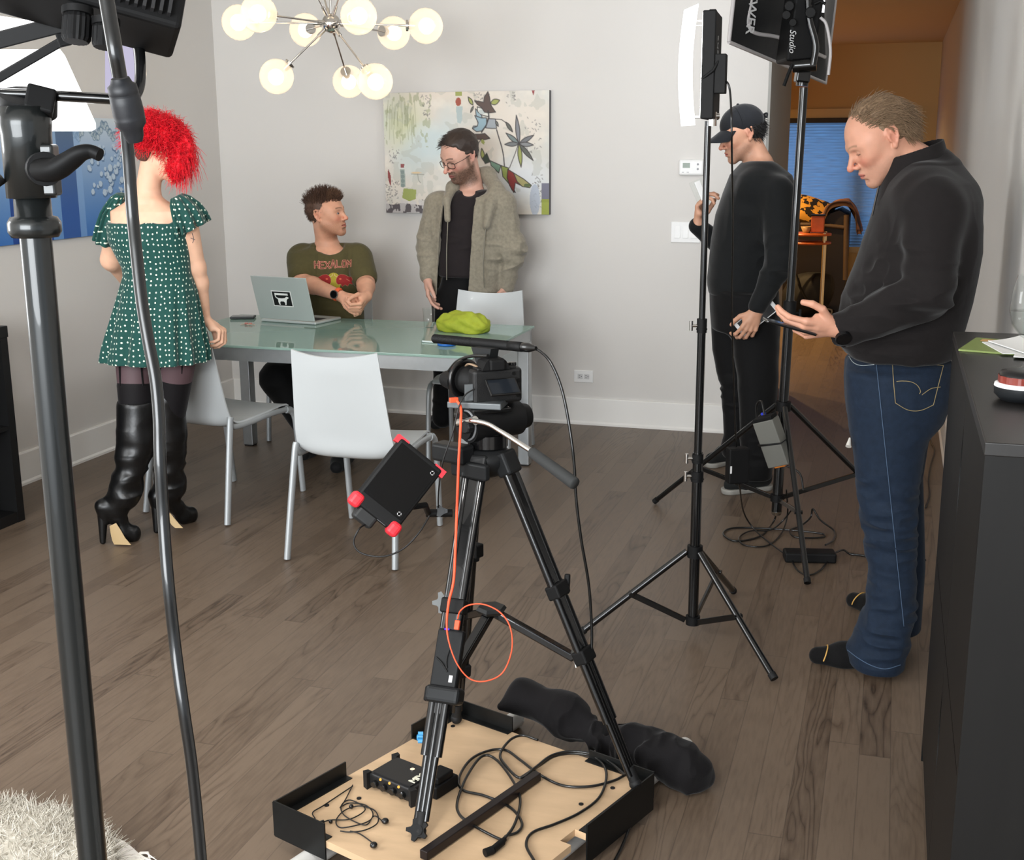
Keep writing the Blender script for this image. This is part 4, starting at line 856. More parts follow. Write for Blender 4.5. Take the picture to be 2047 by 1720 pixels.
def hand_ops(w, d, n, s, curl=(30, 30, 20), fc=None, spread=4, thumb=((.55, .75, .3), (.8, .5, .35), (.9, .3, .45)), sc=1.0, k=.006):
    """w wrist, d towards the fingers, n palm normal, s thumb side; curl degrees per joint"""
    w = A(w); d = A(d)/np.linalg.norm(d); n = A(n); n = n-d*(n@d); n /= np.linalg.norm(n); s_ = A(s); s_ = s_-d*(s_@d)-n*(s_@n); s_ /= np.linalg.norm(s_)
    Pp = lambda a, b, c: w+(d*a+s_*b+n*c)*sc
    kn = [(.090, .030), (.094, .0105), (.089, -.010), (.080, -.029)]; ln = [(.043, .026, .020), (.047, .030, .021), (.043, .028, .020), (.034, .021, .018)]; rr = [.0090, .0092, .0088, .0078]
    ops = [rc(Pp(.004, .006, 0), Pp(.05, .012, 0), .020*sc, .018*sc, .012), rc(Pp(.004, -.008, 0), Pp(.05, -.012, 0), .019*sc, .016*sc, .012)]
    for (a, b), r in zip(kn, rr): ops.append(rc(Pp(.02, b*.55, 0), Pp(a-.004, b, -.002), .0125*sc, (r+.0022)*sc, .008))
    ops.append(el(Pp(.045, -.024, .010), (.012*sc,)*3, None, .015)); ops.append(rc(Pp(.018, .018, .008), Pp(.055, .030, .012), .015*sc, .011*sc, .015))
    for i in range(4):
        (a, b), L3, r = kn[i], ln[i], rr[i]; p = Pp(a, b, -.001); cu = fc[i] if fc else curl; ang = 0; sp = math.radians(spread*(1.5-i)); seg = []
        for j in range(3):
            ang += math.radians(cu[j]); dv = (d*math.cos(ang)+n*math.sin(ang)); dv = dv*math.cos(sp)+s_*math.sin(sp); q = p+dv*L3[j]*sc
            seg.append(rc(p, q, (r-.0006*j)*sc, (r-.0006*(j+1))*sc, .003)); p = q
        ops.append(grp(seg, .0045))
    p = Pp(.024, .024, .006); seg = []
    for j, t in enumerate(thumb):
        t = A(t); dv = d*t[0]+s_*t[1]+n*t[2]; dv /= np.linalg.norm(dv); q = p+dv*(.040, .031, .025)[j]*sc; seg.append(rc(p, q, (.0135, .0108, .0098)[j]*sc, (.0108, .0098, .0084)[j]*sc, .004)); p = q
    ops.append(grp(seg, .008)); return [grp(ops, .012)]
def limb(pts, rs, k=.02): return [rc(a, b, ra, rb, k) for a, b, ra, rb in zip(pts[:-1], pts[1:], rs[:-1], rs[1:])]
def mixp(a, b, t): return A(a)*(1-t)+A(b)*t
def leg_core(st, lo=1, hi=-1, k=.72): st = st[lo:hi]; return [rc(a[0], b[0], k*min(a[1], a[2]), k*min(b[1], b[2]), .03) for a, b in zip(st[:-1], st[1:])]
def skin_mat(name, rgb):
    m = mat(name, rgb, .48, attr='Col', sss=.12, bump=.12, bscale=260, spec=.4); return m
def face_col(c, R_, s, base, lips=(178, 98, 88), stub=0.0, stubc=(96, 74, 62), brow=None, cheek=.25, flush=(200, 110, 90), lash=True, hairline=None):
    base = A(base)/255; lips = A(lips)/255; stubc = A(stubc)/255; flush = A(flush)/255; c = A(c)
    def fn(V):
        q = (V-c)@R_/s; x, y, z = q[:, 0], q[:, 1], q[:, 2]; ax = np.abs(x); col = np.tile(base, (len(V), 1)); near = (np.abs(q).max(1) < .16)
        def put(m, rgb): nonlocal col; m = np.clip(m, 0, 1)[:, None]*near[:, None]; col = col*(1-m)+rgb*m
        n_ = vnoise((V*60).astype(f32)); col = col*(1+.05*(n_[:, None]-.5))
        put(np.exp(-(((ax-.042)/.02)**2+((z+.028)/.018)**2))*cheek*(y > .03), flush); put(np.exp(-((x/.014)**2+((z+.034)/.012)**2))*cheek*1.2*(y > .09), flush)
        put((ax > .0775)*np.exp(-(((y+.015)/.022)**2+(z/.03)**2))*.3, flush)
        if stub:
            nn = vnoise((V*420).astype(f32)); m = np.clip((-.034-z+.25*np.clip(.03-y, 0, .05))/.022, 0, 1)*np.clip((z+.150)/.03, 0, 1)*np.clip((y+.03)/.03, 0, 1)
            m = m*(1-np.exp(-(((ax-.040)/.018)**2+((z+.032)/.018)**2))); m = np.maximum(m, (np.abs(z+.052) < .009)*(ax < .03)*(y > .06)); m = np.maximum(m, np.clip(1-np.abs(y-.012)/.018, 0, 1)*(z < .01)*(z > -.08)*(ax > .05)*(stub > .5))
            put(m*stub*(.55+.9*nn), stubc)
        put(((np.abs(z+.0658) < .0085-.006*(ax/.022)**2) & (ax < .023) & (y > .078)).astype(float)*.8, lips)
        put(((np.abs(z+.0660) < .0013) & (ax < .022) & (y > .075)).astype(float)*.75, lips*.35)
        if brow is not None:
            nn = vnoise((V*300).astype(f32)); m = np.clip(1-np.abs(z-(.0245+.003*np.sin((ax-.012)*80)))/.0045, 0, 1)*(ax > .010)*(ax < .050)*(y > .045); put(m*(.6+.5*nn), A(brow)/255)
        if lash: put(((np.abs((z+.0030)+((ax-.0315)/.016)**2*-.002) < .0016) & (np.abs(ax-.0315) < .014) & (y > .07)).astype(float)*.7, A((60, 40, 34))/255)
        return col
    return fn
def eyes(c, R_, s, parent, iris=(90, 110, 120), gaze=(0, 1, 0)):
    c = A(c); g = A(gaze)/np.linalg.norm(gaze)
    for x in (-1, 1):
        p = c+R_@(A((x*.0315, .0690, -.001))*s); d = R_@g; r = .0134*s
        e = MB().ball(p, r, 20, 12).build('eye', mat('eye_white', (222, 216, 210), .15), parent, world=True)
        q = MB(); q.lathe([(0, r*1.015), (r*.30, r*.975), (r*.5, r*.885)], p, d, 16); q.build('iris', mat('iris_%d' % iris[0], iris, .15), e, world=True)
        q = MB(); q.lathe([(0, r*1.035), (r*.22, r*1.0)], p, d, 12); q.build('pupil', BLK, e, world=True)
def hair_strands(c, R_, s, n, region, length, m, parent, thick=.0012, flow=None, curl=0.0, cf=1.0, seed=1, base=(.0755, .094, .083), off=(0, -.016, .032), jitter=.3, name='hair_strand_layer', lift=.003, steps=6, grav=0.0):
    """tapered tufts grown off the skull where region(local point) is true; one mesh"""
    rg = np.random.RandomState(seed); c = A(c); mb = MB(); cnt = 0
    while cnt < n:
        v = rg.randn(3); v /= np.linalg.norm(v); p = v*A(base)+A(off)
        if not region(p): continue
        cnt += 1; nrm = v/A(base); nrm /= np.linalg.norm(nrm); fl = A(flow(p)) if flow else nrm; dirv = fl+nrm*.25+rg.randn(3)*jitter; dirv /= np.linalg.norm(dirv)
        L_ = length*(.6+.7*rg.rand()); pts = []; q = p+nrm*lift; ph = rg.rand()*6.28; side = np.cross(dirv, nrm); side /= np.linalg.norm(side)+1e-9; up2 = np.cross(side, dirv)
        for k in range(steps+1):
            t = k/steps; w_ = curl*math.sin(math.pi*min(1, t*1.5)); pts.append(vec(*(c+R_@((q+side*w_*math.cos(ph+t*6.28*cf)+up2*w_*math.sin(ph+t*6.28*cf))*s)))); q = q+dirv*L_/steps; dirv = dirv+A((0, 0, -grav/steps)); qq = (q-A(off))/A(base); l = np.linalg.norm(qq)
            if l < 1.03: q = A(off)+qq/l*1.03*A(base)
        mb.tube(pts, [thick*s*(1-.75*k/steps)*(1 if k else .7) for k in range(steps+1)], 3)
    return mb
# ---------------- film gear ----------------
def D(x, y, w_): return CP + ray(x, y)*w_                     # point seen at (x, y), w_ metres ahead of the camera plane
FH = vec(CF.x, CF.y, 0).normalized(); RH = vec(FH.y, -FH.x, 0); ZUP = vec(0, 0, 1)
GMET = mat('gunmetal', (46, 50, 50), .3, .3, coat=.4); MATB = mat('matte_black', (21, 21, 22), .6, spec=.25); FLAPG = emission('flap_glow', (252, 252, 255), 5.0)
STUDB = mat('stand_black', (24, 25, 26), .22, .2, coat=.5)
def knob(mb, p, ax, r=.012, h=.02, n=10):
    p = Vector(p); M = frame(ax); rows = []
    for hh, s_ in ((0, .9), (.15, 1), (.85, 1), (1, .85)): rows.append([p+M @ vec(r*s_*(1-.08*(k % 2))*math.cos(2*PI*k/(2*n)), r*s_*(1-.08*(k % 2))*math.sin(2*PI*k/(2*n)), h*hh) for k in range(2*n)])
    mb.grid(rows, False, True); mb.add(rows[0], [list(range(2*n))[::-1]]); mb.add(rows[-1], [list(range(2*n))]); return mb
def cable(name, label, pts, r, m, cat='cable', n=12, group=None):
    o = thing(name, label, cat, pts[0], group=group); MB().tube(spline(pts, n), r, 8).build('cord', m, o, world=True); return o
# ===== foreground stand and LED panel at the left =====
pb = vec(-.910, 1.158, 0)
fs = thing('light_stand', 'thick black light stand in the left foreground, closest to the camera', 'light stand', pb)
zc = D(71, 452, 1.36).z
MB().cyl((0, 0, .03), (0, 0, zc+.005), .0172, n=40).build('pole', GMET, fs)
MB().lathe([(.018, -.012), (.025, -.012), (.0285, -.006), (.0285, .004), (.025, .010), (.020, .011), (.0195, .030), (.017, .031)], (0, 0, zc), n=40).build('collar', GMET, fs)
z1 = D(71, 395, 1.36).z; z2 = D(60, 215, 1.36).z
MB().cyl((0, 0, zc), (0, 0, z1+.01), .0163, n=36).build('inner_pole', GMET, fs)
mb = MB(); mb.lathe([(.0165, 0), (.0265, 0), (.0265, z2-z1-.03), (.0280, z2-z1-.02), (.0280, z2-z1), (.01, z2-z1)], (0, 0, z1), n=40); mb.box((.020, .0, z1+.03), (.028, .022, .055), rz(YAW), .003); hd_ = mb.build('tilt_socket', GMET, fs)
lv = [D(88, 340, 1.30), D(112, 338, 1.29), D(138, 322, 1.285), (D(160, 307, 1.28)), D(182, 303, 1.28), D(200, 310, 1.28)]
lever = MB().tube(spline(lv, 6), [max(.0095, .0185-.00036*i) for i in range(31)], 14, flat=.72)
lever.cyl(D(84, 338, 1.325), D(90, 338, 1.295), .018).build('clamp_lever', MATB, hd_, world=True)
MB().tube([D(0, 352, 1.33), D(-12, 362, 1.33), D(-30, 360, 1.33)], .009).build('far_lever', MATB, hd_, world=True)
for k in range(3):
    a = math.radians(-90+120*k+20); MB().cyl((.03*math.cos(a), .03*math.sin(a), .42), (.46*math.cos(a), .46*math.sin(a), .012), .011).build('leg', GMET, fs)
MB().cyl((0, 0, .38), (0, 0, .46), .027).build('leg_hub', MATB, fs)
# LED head
lp = thing('video_light', 'large black LED panel with glowing white flaps at the top left, close to camera', 'light', D(100, 60, 1.36))
e_ = (RH*.90+FH*.30-ZUP*.24).normalized(); d_ = (RH*-.42+FH*.84-ZUP*.30); d_ = (d_-e_*d_.dot(e_)).normalized(); v_ = e_.cross(d_).normalized(); d_ = v_.cross(e_)
PM = Matrix((e_, d_, v_)).transposed(); P0 = D(362, 58, 1.30); BW, BD, BH = .44, .085, .22
cb_ = P0-e_*BW/2+d_*BD/2+v_*BH/2
MB().box(cb_, (BW, BD, BH), PM, .006).build('housing', MATB, lp, world=True)
fn = MB()
for k in range(22): fn.box(P0-e_*(.015+k*.0085)-d_*.004+v_*.075, (.0035, .010, .13), PM)
fn.build('cooling_fins', mat('fin_grey', (58, 58, 60), .5), lp, world=True)
MB().box(cb_+d_*(BD/2+.001), (BW-.03, .004, BH-.03), PM).build('led_face', emission('led_face_white', (255, 253, 248), 14), lp, world=True)
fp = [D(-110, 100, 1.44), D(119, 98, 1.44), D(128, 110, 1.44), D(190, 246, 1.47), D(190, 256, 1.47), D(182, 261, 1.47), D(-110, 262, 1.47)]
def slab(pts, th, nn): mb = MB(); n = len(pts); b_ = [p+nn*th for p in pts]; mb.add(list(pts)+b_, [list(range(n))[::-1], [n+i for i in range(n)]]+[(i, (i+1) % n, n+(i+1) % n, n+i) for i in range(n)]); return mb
slab(fp, .003, CF).build('lower_flap', FLAPG, lp, world=True)  # all three flaps glow by emission, standing in for LED light on them
slab([D(210, 86, 1.42), D(270, 90, 1.50), D(272, 186, 1.50), D(210, 184, 1.42)], .003, CF).build('side_flap', emission('dim_flap_glow', (214, 208, 236), .9), lp, world=True)
slab([D(-80, 20, 1.36), D(82, 44, 1.36), D(60, 60, 1.36), D(-80, 90, 1.36)], .003, CF).build('upper_flap', FLAPG, lp, world=True)
def bar(a, b, wd_, th, mb): a, b = Vector(a), Vector(b); d = (b-a); M = frame(d, (CP-a)); mb.box((a+b)/2, (th, wd_, d.length), M, .0015); return mb
yk = MB(); bar(D(-60, 95, 1.34), D(140, 44, 1.34), .018, .005, yk); bar(D(-20, 166, 1.35), D(132, 78, 1.35), .010, .005, yk); bar(D(118, 50, 1.345), D(132, 92, 1.345), .014, .005, yk); yk.build('frame_bars', MATB, lp, world=True)
MB().tube(spline([D(-90, 184, 1.33), D(60, 189, 1.335), D(190, 196, 1.34), D(258, 199, 1.345), D(272, 188, 1.35), D(280, 160, 1.355), D(279, 110, 1.36), D(272, 70, 1.365)]), .0078, 12, flat=.75).build('yoke', STUDB, lp, world=True)
MB().cyl(D(57, 192, 1.335), D(57, 226, 1.345), .030, n=36).box(D(80, 205, 1.33), (.030, .03, .028), PM, .003).build('yoke_mount', MATB, lp, world=True)
for (a, b, r) in (((155, 30), (152, 84), .0150), ((212, 52), (210, 96), .0135)):
    q = MB(); knob(q, D(*a, 1.27), D(*b, 1.27)-D(*a, 1.27), r, (D(*b, 1.27)-D(*a, 1.27)).length, 16); q.cyl(D(a[0], a[1]-14, 1.27), D(*a, 1.27), r*1.05).build('dimmer_knob', MATB, lp, world=True)
l_ = area('led_panel_light', cb_+d_*(BD/2+.02), cb_+d_*2, .36, .16, 26, (1, .98, .95)); 
# hanging lead with the inline adapter
CBL = mat('cable_black', (24, 25, 25), .3, coat=.3)
cab = thing('power_lead', 'thick black power lead with inline adapter hanging in the left foreground', 'cable', D(240, 200, 1.0))
top_ = [D(208, -30, .93), D(218, 30, .93), D(230, 100, .93), D(239, 152, .94)]
MB().tube(spline(top_, 8), .0058, 14).build('upper_lead', CBL, cab, world=True)
ax_ = D(262, 268, .97)-D(236, 160, .95)
MBA = MB().lathe([(.007, 0), (.0085, .004), (.0112, .006), (.0116, .012), (.0112, .0125), (.0116, .013), (.0112, .0135), (.0116, .014), (.0120, .020), (.0122, .028), (.0118, .031), (.0121, .032), (.0117, .033), (.0118, .036), (.0085, .040), (.0075, .046), (.0058, .050)], D(240, 156, .95), ax_, 32); MBA.build('adapter', mat('adapter_grey', (44, 46, 52), .5), cab, world=True)
low = [(252, 262, .98), (258, 330, .99), (264, 420, 1.0), (272, 500, 1.0), (283, 600, 1.0), (296, 680, 1.0), (311, 760, 1.0), (318, 840, 1.0), (320, 920, 1.0), (327, 1040, 1.01), (336, 1160, 1.01), (350, 1290, 1.02), (366, 1410, 1.02), (382, 1520, 1.03), (393, 1620, 1.04), (404, 1740, 1.05)]
lo_ = [D(*q) for q in low]; lo_ += [D(414, 1870, 1.07), D(424, 2040, 1.09)]; q_ = lo_[-1]; lo_ += [vec(q_.x, q_.y-.01, .45), vec(q_.x+.01, q_.y-.02, .12), vec(q_.x+.01, q_.y-.1, .006), vec(q_.x-.2, q_.y-.35, .006)]
MB().tube(spline(lo_, 8), .0050, 14).build('lower_lead', CBL, cab, world=True)
# ===== tripod-footed stands =====
def light_stand(label, bx_, top, feet, segs, hubz, legz, r0, collars, kn=True):
    base = vec(bx_[0], bx_[1], 0); t = thing('light_stand', label, 'light stand', base); ax_ = (Vector(top)-Vector(bx_)).normalized(); O = Vector(bx_)
    at_ = lambda z: O+ax_*((z-O.z)/ax_.z); prev = O.z
    for z, r in segs: MB().cyl(at_(prev), at_(z), r, n=20).build('pole', STUDB, t, world=True); prev = z
    for z, r, h in collars:
        c_ = MB().cyl(at_(z), at_(z+h), r, n=20).cyl(at_(z+h*.2), at_(z+h*.3), r*1.1).build('collar', MATB, t, world=True)
        q = MB(); pk = at_(z+h*.5); sd = (RH*(-1 if kn else 1)).normalized(); q.cyl(pk, pk+sd*(r+.018), .005); q.cyl(pk+sd*(r+.018)-ZUP*.016, pk+sd*(r+.018)+ZUP*.016, .006); q.build('locking_knob', CHR if kn else MATB, c_, world=True)
    hub = MB().cyl(at_(hubz-.02), at_(hubz+.02), r0*1.5).build('leg_hub', MATB, t, world=True); MB().cyl(at_(legz-.015), at_(legz+.015), r0*1.4).build('brace_hub', MATB, t, world=True)
    for ft in feet:
        ft = Vector(ft); h_ = vec(ft.x-at_(hubz).x, ft.y-at_(hubz).y, 0).normalized(); a = at_(hubz)+h_*r0*1.6; b = ft+ZUP*.012
        lg = MB().cyl(a, b, .0115, n=14).build('leg', STUDB, t, world=True); MB().cyl(b-(b-a).normalized()*.02, b, .0135).build('rubber_foot', RUB, lg, world=True)
        m = mixp(a, b, .52 if kn else .62); m = vec(*m); br = MB(); pp = at_(legz)+h_*r0*1.5; M = frame(m-pp, ZUP); br.box((m+pp)/2, (.020, .010, (m-pp).length), M, .002); br.cyl(m-h_.cross(ZUP)*.016, m+h_.cross(ZUP)*.016, .008); br.build('brace', STUDB, t, world=True)
    return t, at_
def Zf(x, y): p = Z(x, y); return vec(p.x, p.y, 0)
p1 = vec(-.574, 3.953, .05)
st1, at1 = light_stand('middle light stand with the slim curved-diffuser LED, its feet spread on open floor', p1, vec(-.574, 3.953, 1.72), [Zf(1548, 1365), Zf(1160, 1272), Zf(1466, 1188)],
    [(W(1385, 955, 3.953).z, .0175), (W(1392, 905, 3.953).z, .0165), (W(1400, 640, 3.953).z, .0135), (W(1415, 242, 3.953).z, .0105)], W(1385, 1102, 3.953).z, .06, .0175, [(W(1385, 962, 3.953).z, .021, .035), (W(1385, 925, 3.953).z, .019, .03), (W(1400, 665, 3.953).z, .0165, .045)])
# slim LED
c_ = W(1422, 134, 3.953); ld = thing('led_light', 'slim vertical LED light with a glowing white curved diffuser on the middle stand', 'light', c_)
LMx = Matrix((RH, FH, ZUP)).transposed(); LM0 = rz(math.radians(6)) @ LMx; LMx = rz(math.radians(-14)) @ LMx
MB().box((0, 0, 0), (.040, .22, .315), LMx, .004).build('housing', MATB, ld); MB().box(LMx @ vec(-.0205, 0, 0), (.002, .20, .30), LMx).build('led_face', emission('led_face_white', (255, 253, 248), 14), ld)
MB().box(LMx @ vec(0, 0, .162), (.022, .03, .014), LMx, .003).build('top_mount', MATB, ld)
rows = [[LMx @ vec(-.075+.018*math.cos(PI*(j/10-.5))*-1+.02*(k/8-.5)*0-.0, (k/8-.5)*.24, (j/10-.5)*.35) for k in range(9)] for j in range(11)]
rows = [[LM0 @ vec(-.070-.014*math.cos(PI*(j/14-.5)), (k/8-.5)*.17, (j/14-.5)*.352) for k in range(9)] for j in range(15)]
MB().sheet(rows, .003).build('diffuser', emission('curved_diffuser', (250, 252, 255), 2.6), ld)
for y in (-.07, .07):
    for z in (-.15, .13): MB().cyl(LMx @ vec(-.02, y, z), LM0 @ vec(-.072, y, z), .0022).build('strut', CHR, ld)
q = W(1441, 148, 3.87)-c_; MB().box(q, (.034, .055, .115), LMx, .003).build('battery', MATB, ld); MB().tube([q+LMx @ vec(-.055, -.02, -.015), q+LMx @ vec(-.02, -.03, .01), q+LMx @ vec(.0, -.02, .05)], .005).build('hook', MATB, ld)
q = W(1425, 232, 3.93)-c_; MB().cyl(q-ZUP*.03, q+ZUP*.012, .013).cyl(q-RH*.02, q+RH*.02, .009).build('ball_head', CHR, ld)
text_mesh('lettering', 'Light', .05, m4(c_+LMx @ vec(.0215, -.04, .04), Matrix((ZUP*-1, LMx.col[1], LMx.col[0])).transposed() @ rz(PI)), mat('print_grey', (150, 150, 150), .6), ld)
l_ = area('slim_led_light', c_-LMx.col[0]*.10, c_-LMx.col[0]*2, .2, .32, 6, (.95, .98, 1.0))
cable('power_lead', 'thin black lead hanging from the slim LED down to its dangling adapter', [W(1447, 158, 3.86), W(1458, 175, 3.85), W(1462, 230, 3.87), W(1463, 300, 3.9), W(1465, 450, 4.2), W(1463, 600, 4.45), W(1466, 750, 4.65), W(1470, 850, 4.75), W(1472, 893, 4.8)], .0032, CBL)
bq = W(1474, 930, 4.8); ab = thing('power_adapter', 'black power adapter block dangling in the air beside the cap wearer\'s feet', 'adapter', bq)
Mab = rz(math.radians(28)); MB().box((0, 0, 0), (.085, .050, .145), Mab, .006).build('case', MATB, ab); MB().box(Mab @ vec(-.036, -.0255, -.012), (.007, .0008, .03), Mab).build('label', PLW, ab)
cable('power_lead', 'black lead falling from the dangling adapter to the floor brick', [W(1478, 968, 4.8), Z(1486, 1022, .12), Z(1505, 1055, .03), Z(1535, 1083, .008), Z(1572, 1110, .02)], .0035, CBL)
# softbox stand
p2 = vec(-.408, 5.2, .10); t2 = W(1607, 175, 5.2)
st2, at2 = light_stand('far light stand carrying the big black softbox, standing by the cap wearer', p2, t2, [Zf(1614, 1172), Zf(1308, 1008), vec(.10, 5.62, 0)],
    [(W(1555, 830, 5.2).z, .022), (W(1578, 640, 5.2).z, .0205), (W(1582, 600, 5.2).z, .018), (t2.z, .0165)], W(1566, 812, 5.2).z, .16, .021, [(W(1580, 650, 5.2).z, .027, .10)], kn=False)
MB().lathe([(.024, 0), (.020, -.015), (.012, -.02), (0, -.02)], p2).build('end_cap', CHR, st2, world=True)
BLF = mat('softbox_fabric', (20, 21, 24), .55, sheen=.3, bump=.5, bscale=25); PIPE = mat('silver_piping', (188, 184, 184), .45)
BL, BR = D(1457, 84, 4.85), D(1650, 166, 5.35); ev = (BR-BL).normalized(); nf = ev.cross(ZUP).normalized(); uv_ = nf.cross(ev)*-1
if uv_.z < 0: uv_ = -uv_
uv_ = (uv_*.96-ev*.06).normalized(); TL, TR = BL+uv_*.62, BR+uv_*.62; rim = [BL, BR, TR, TL]; cen = (BL+TR)/2
back = D(1612, -20, 5.0); hb = [back+RH*sx*.085+ZUP*sz*.085+FH*sx*.03 for sx, sz in ((-1, -1), (1, -1), (1, 1), (-1, 1))]; nb_ = (cen-back).normalized()
sbx = thing('softbox', 'large black rectangular softbox with silver piping high on the far stand', 'softbox', back)
mb = MB(); rows = []
for i in range(9):
    t_ = i/8; cc = [vec(*mixp(a, b, t_)) for a, b in zip(hb, rim)]; row = []
    for a, b in zip(cc, cc[1:]+cc[:1]):
        for k in range(8): p = vec(*mixp(a, b, k/8)); mid = (cc[0]+cc[2])/2; row.append(p+(mid-p)*.10*math.sin(PI*k/8)*math.sin(PI*t_))
    rows.append(row)
mb.grid(rows, True, True); mb.build('shell', BLF, sbx, world=True)
MB().tube(rim+[rim[0]], .0085, 8).build('rim_piping', PIPE, sbx, world=True)
md = [vec(*mixp(a, b, .62)) for a, b in zip(hb, rim)]; MB().tube(spline([md[3], vec(*mixp(md[3], md[0], .4))+RH*.02, vec(*mixp(md[3], md[0], .75))-RH*.012, md[0], vec(*mixp(md[0], md[1], .4))+ZUP*.012, md[1]], 8), .008, 8).build('inner_piping', PIPE, sbx, world=True)
slab([vec(*mixp(p, cen, .02))+nb_*.004 for p in rim], .004, nb_).build('front_diffuser', emission('softbox_white', (250, 250, 255), 3.2), sbx, world=True)
fl_ = (rim[3]-rim[0]).normalized(); e1 = vec(*mixp(hb[0], rim[0], .5)); sd_ = (rim[0]-hb[0]).normalized(); fn_ = fl_.cross(sd_).normalized()
if fn_.dot(CP-e1) < 0: fn_ = -fn_
M_ = Matrix((fl_*-1, fn_.cross(fl_*-1), fn_)).transposed(); pc = D(1507, 18, 4.86); tgt = e1+fl_*.11+sd_*.06
text_mesh('lettering', 'NEEWER', .062, m4(tgt+fn_*.010, M_), mat('print_white', (200, 200, 200), .6), sbx, bold=.0006)
l_ = area('softbox_light', cen+nb_*.03, cen+nb_*2, .6, .55, 13, (.93, .96, 1.0))
lh = thing('studio_light', 'black studio light head with a handle clamped behind the softbox', 'light', W(1600, 70, 5.2))
q = W(1598, 60, 5.2); qm = rz(YAW) @ rot(0, math.radians(6), 0)
hs = MB().box(q, (.115, .20, .26), qm, .012).box(q+ZUP*.14, (.09, .15, .03), qm, .004).build('housing', MATB, lh, world=True)
yk = MB().cyl(W(1603, 172, 5.2), W(1606, 150, 5.2), .024).box(W(1604, 152, 5.15), (.055, .05, .05), qm, .006).cyl(W(1585, 132, 5.1), W(1632, 128, 5.1), .026).tube(spline([W(1625, 130, 5.08), W(1630, 90, 5.08), W(1618, 40, 5.08), W(1615, -10, 5.08)]), .014); yk.build('tilt_bracket', STUDB, lh, world=True)
MB().tube([W(1584, 128, 5.05), W(1575, 150, 5.04), W(1567, 172, 5.04)], .007).build('tilt_lever', MATB, lh, world=True)
for x, y, r in ((1572, 30, .018), (1585, 45, .016), (1620, 25, .022), (1578, 12, .02)): q_ = MB(); knob(q_, W(x, y, 5.08), CP-W(x, y, 5.08), r, .03, 12); q_.build('control_knob', MATB, lh, world=True)
MB().tube(spline([W(1640, 35, 5.1), W(1652, 50, 5.1), W(1660, 100, 5.1), W(1656, 150, 5.1)]), .006).build('side_strap', PIPE, lh, world=True)
MB().tube([W(1628, 8, 5.1), W(1640, 2, 5.1), W(1650, 8, 5.1)], .006).build('top_latch', MATB, lh, world=True)
fnb = CP-q; fnb = vec(fnb.x, fnb.y, 0).normalized(); Ms = Matrix((vec(0, 0, -1), fnb.cross(vec(0, 0, -1)), fnb)).transposed(); text_mesh('lettering', 'Studio', .034, m4(W(1584, 82, 5.07), Ms), mat('print_white'), lh, shear=.3)
bc = W(1546, 884, 5.05); ps = thing('ballast', 'grey aluminium power supply strapped to the far light stand', 'power supply', bc)
ax_ = (W(1563, 932, 5.05)-W(1530, 838, 5.05)).normalized(); sdv = (RH*.8-FH*.6).normalized(); M = Matrix(((sdv-ax_*sdv.dot(ax_)).normalized(), ax_.cross((sdv-ax_*sdv.dot(ax_)).normalized()), ax_)).transposed()
if M.determinant() < 0: M.col[1] = -M.col[1]
MB().box((0, 0, 0), (.095, .062, .20), M, .004).build('case', mat('ballast_grey', (116, 116, 110), .45, .2), ps); MB().box(M @ vec(0, 0, -.108), (.088, .056, .016), M, .003).build('top_cap', MATB, ps)
MB().box(M @ vec(0, 0, .102), (.05, .04, .012), M, .003).build('orange_cap', mat('orange_cap', (224, 130, 48), .5), ps)
q = MB()
for k in range(4): s_ = [(-.05, -.033), (.05, -.033), (.05, .033), (-.05, .033)]
q.tube([M @ vec(a*1.02, b*1.04, .0+a*.1) for a, b in s_+[s_[0]]], .007, 6, flat=.5).build('strap', RUB, ps)
MB().box(M @ vec(-.02, -.033, -.115), (.018, .01, .02), M).build('blue_plug', mat('plug_blue', (46, 60, 190), .5), ps)
MB().tube(spline([M @ vec(-.01, -.02, -.11), M @ vec(-.02, -.05, -.17), M @ vec(-.06, -.06, -.14), M @ vec(-.085, -.06, .0), M @ vec(-.05, -.07, .10), M @ vec(.02, -.08, .17), M @ vec(.03, -.05, .24)]), .0045).build('jumper_lead', CBL, ps)
# floor leads and brick
bk_ = Z(1618, 1112, .02); br_ = thing('power_brick', 'black power brick lying on the floor among looped leads', 'adapter', (bk_.x, bk_.y, 0), math.radians(17-4)); MB().box((0, 0, .022), (.205, .075, .042), None, .008).build('case', MATB, br_)
loop = [(1553, 1000, .15), (1548, 1040, .01), (1520, 1072, .006), (1470, 1082, .006), (1446, 1068, .006), (1465, 1056, .006), (1530, 1057, .006), (1600, 1062, .008), (1645, 1068, .006), (1640, 1075, .006), (1590, 1074, .006), (1580, 1060, .010), (1600, 1052, .008), (1620, 1035, .03), (1625, 1018, .07), (1640, 1040, .03), (1668, 1062, .006), (1666, 1080, .006), (1650, 1090, .014)]
cable('floor_lead', 'coiled black lead looping over the floor around the far light stand', [Z(x, y, z) for x, y, z in loop], .0042, CBL)
loop = [(1572, 980, .2), (1574, 1030, .05), (1560, 1070, .006), (1530, 1092, .006), (1488, 1090, .006), (1478, 1075, .006), (1500, 1062, .010), (1540, 1060, .012), (1566, 1040, .05), (1586, 1015, .12)]
cable('floor_lead', 'second black lead drooping from the stand hub into the coil', [Z(x, y, z) for x, y, z in loop], .0035, CBL)
loop = [(1580, 1112, .012), (1592, 1138, .006), (1615, 1150, .006), (1640, 1140, .006), (1658, 1118, .010)]
cable('floor_lead', 'short black lead bowing in front of the floor brick', [Z(x, y, z) for x, y, z in loop], .0035, CBL)
loop = [(1664, 1108, .02), (1685, 1100, .012), (1700, 1108, .006), (1728, 1112, .006), (1790, 1130, .006), (1850, 1120, .006)]
cable('floor_lead', 'black mains lead running from the floor brick behind the jeans wearer', [Z(x, y, z) for x, y, z in loop], .0045, CBL)
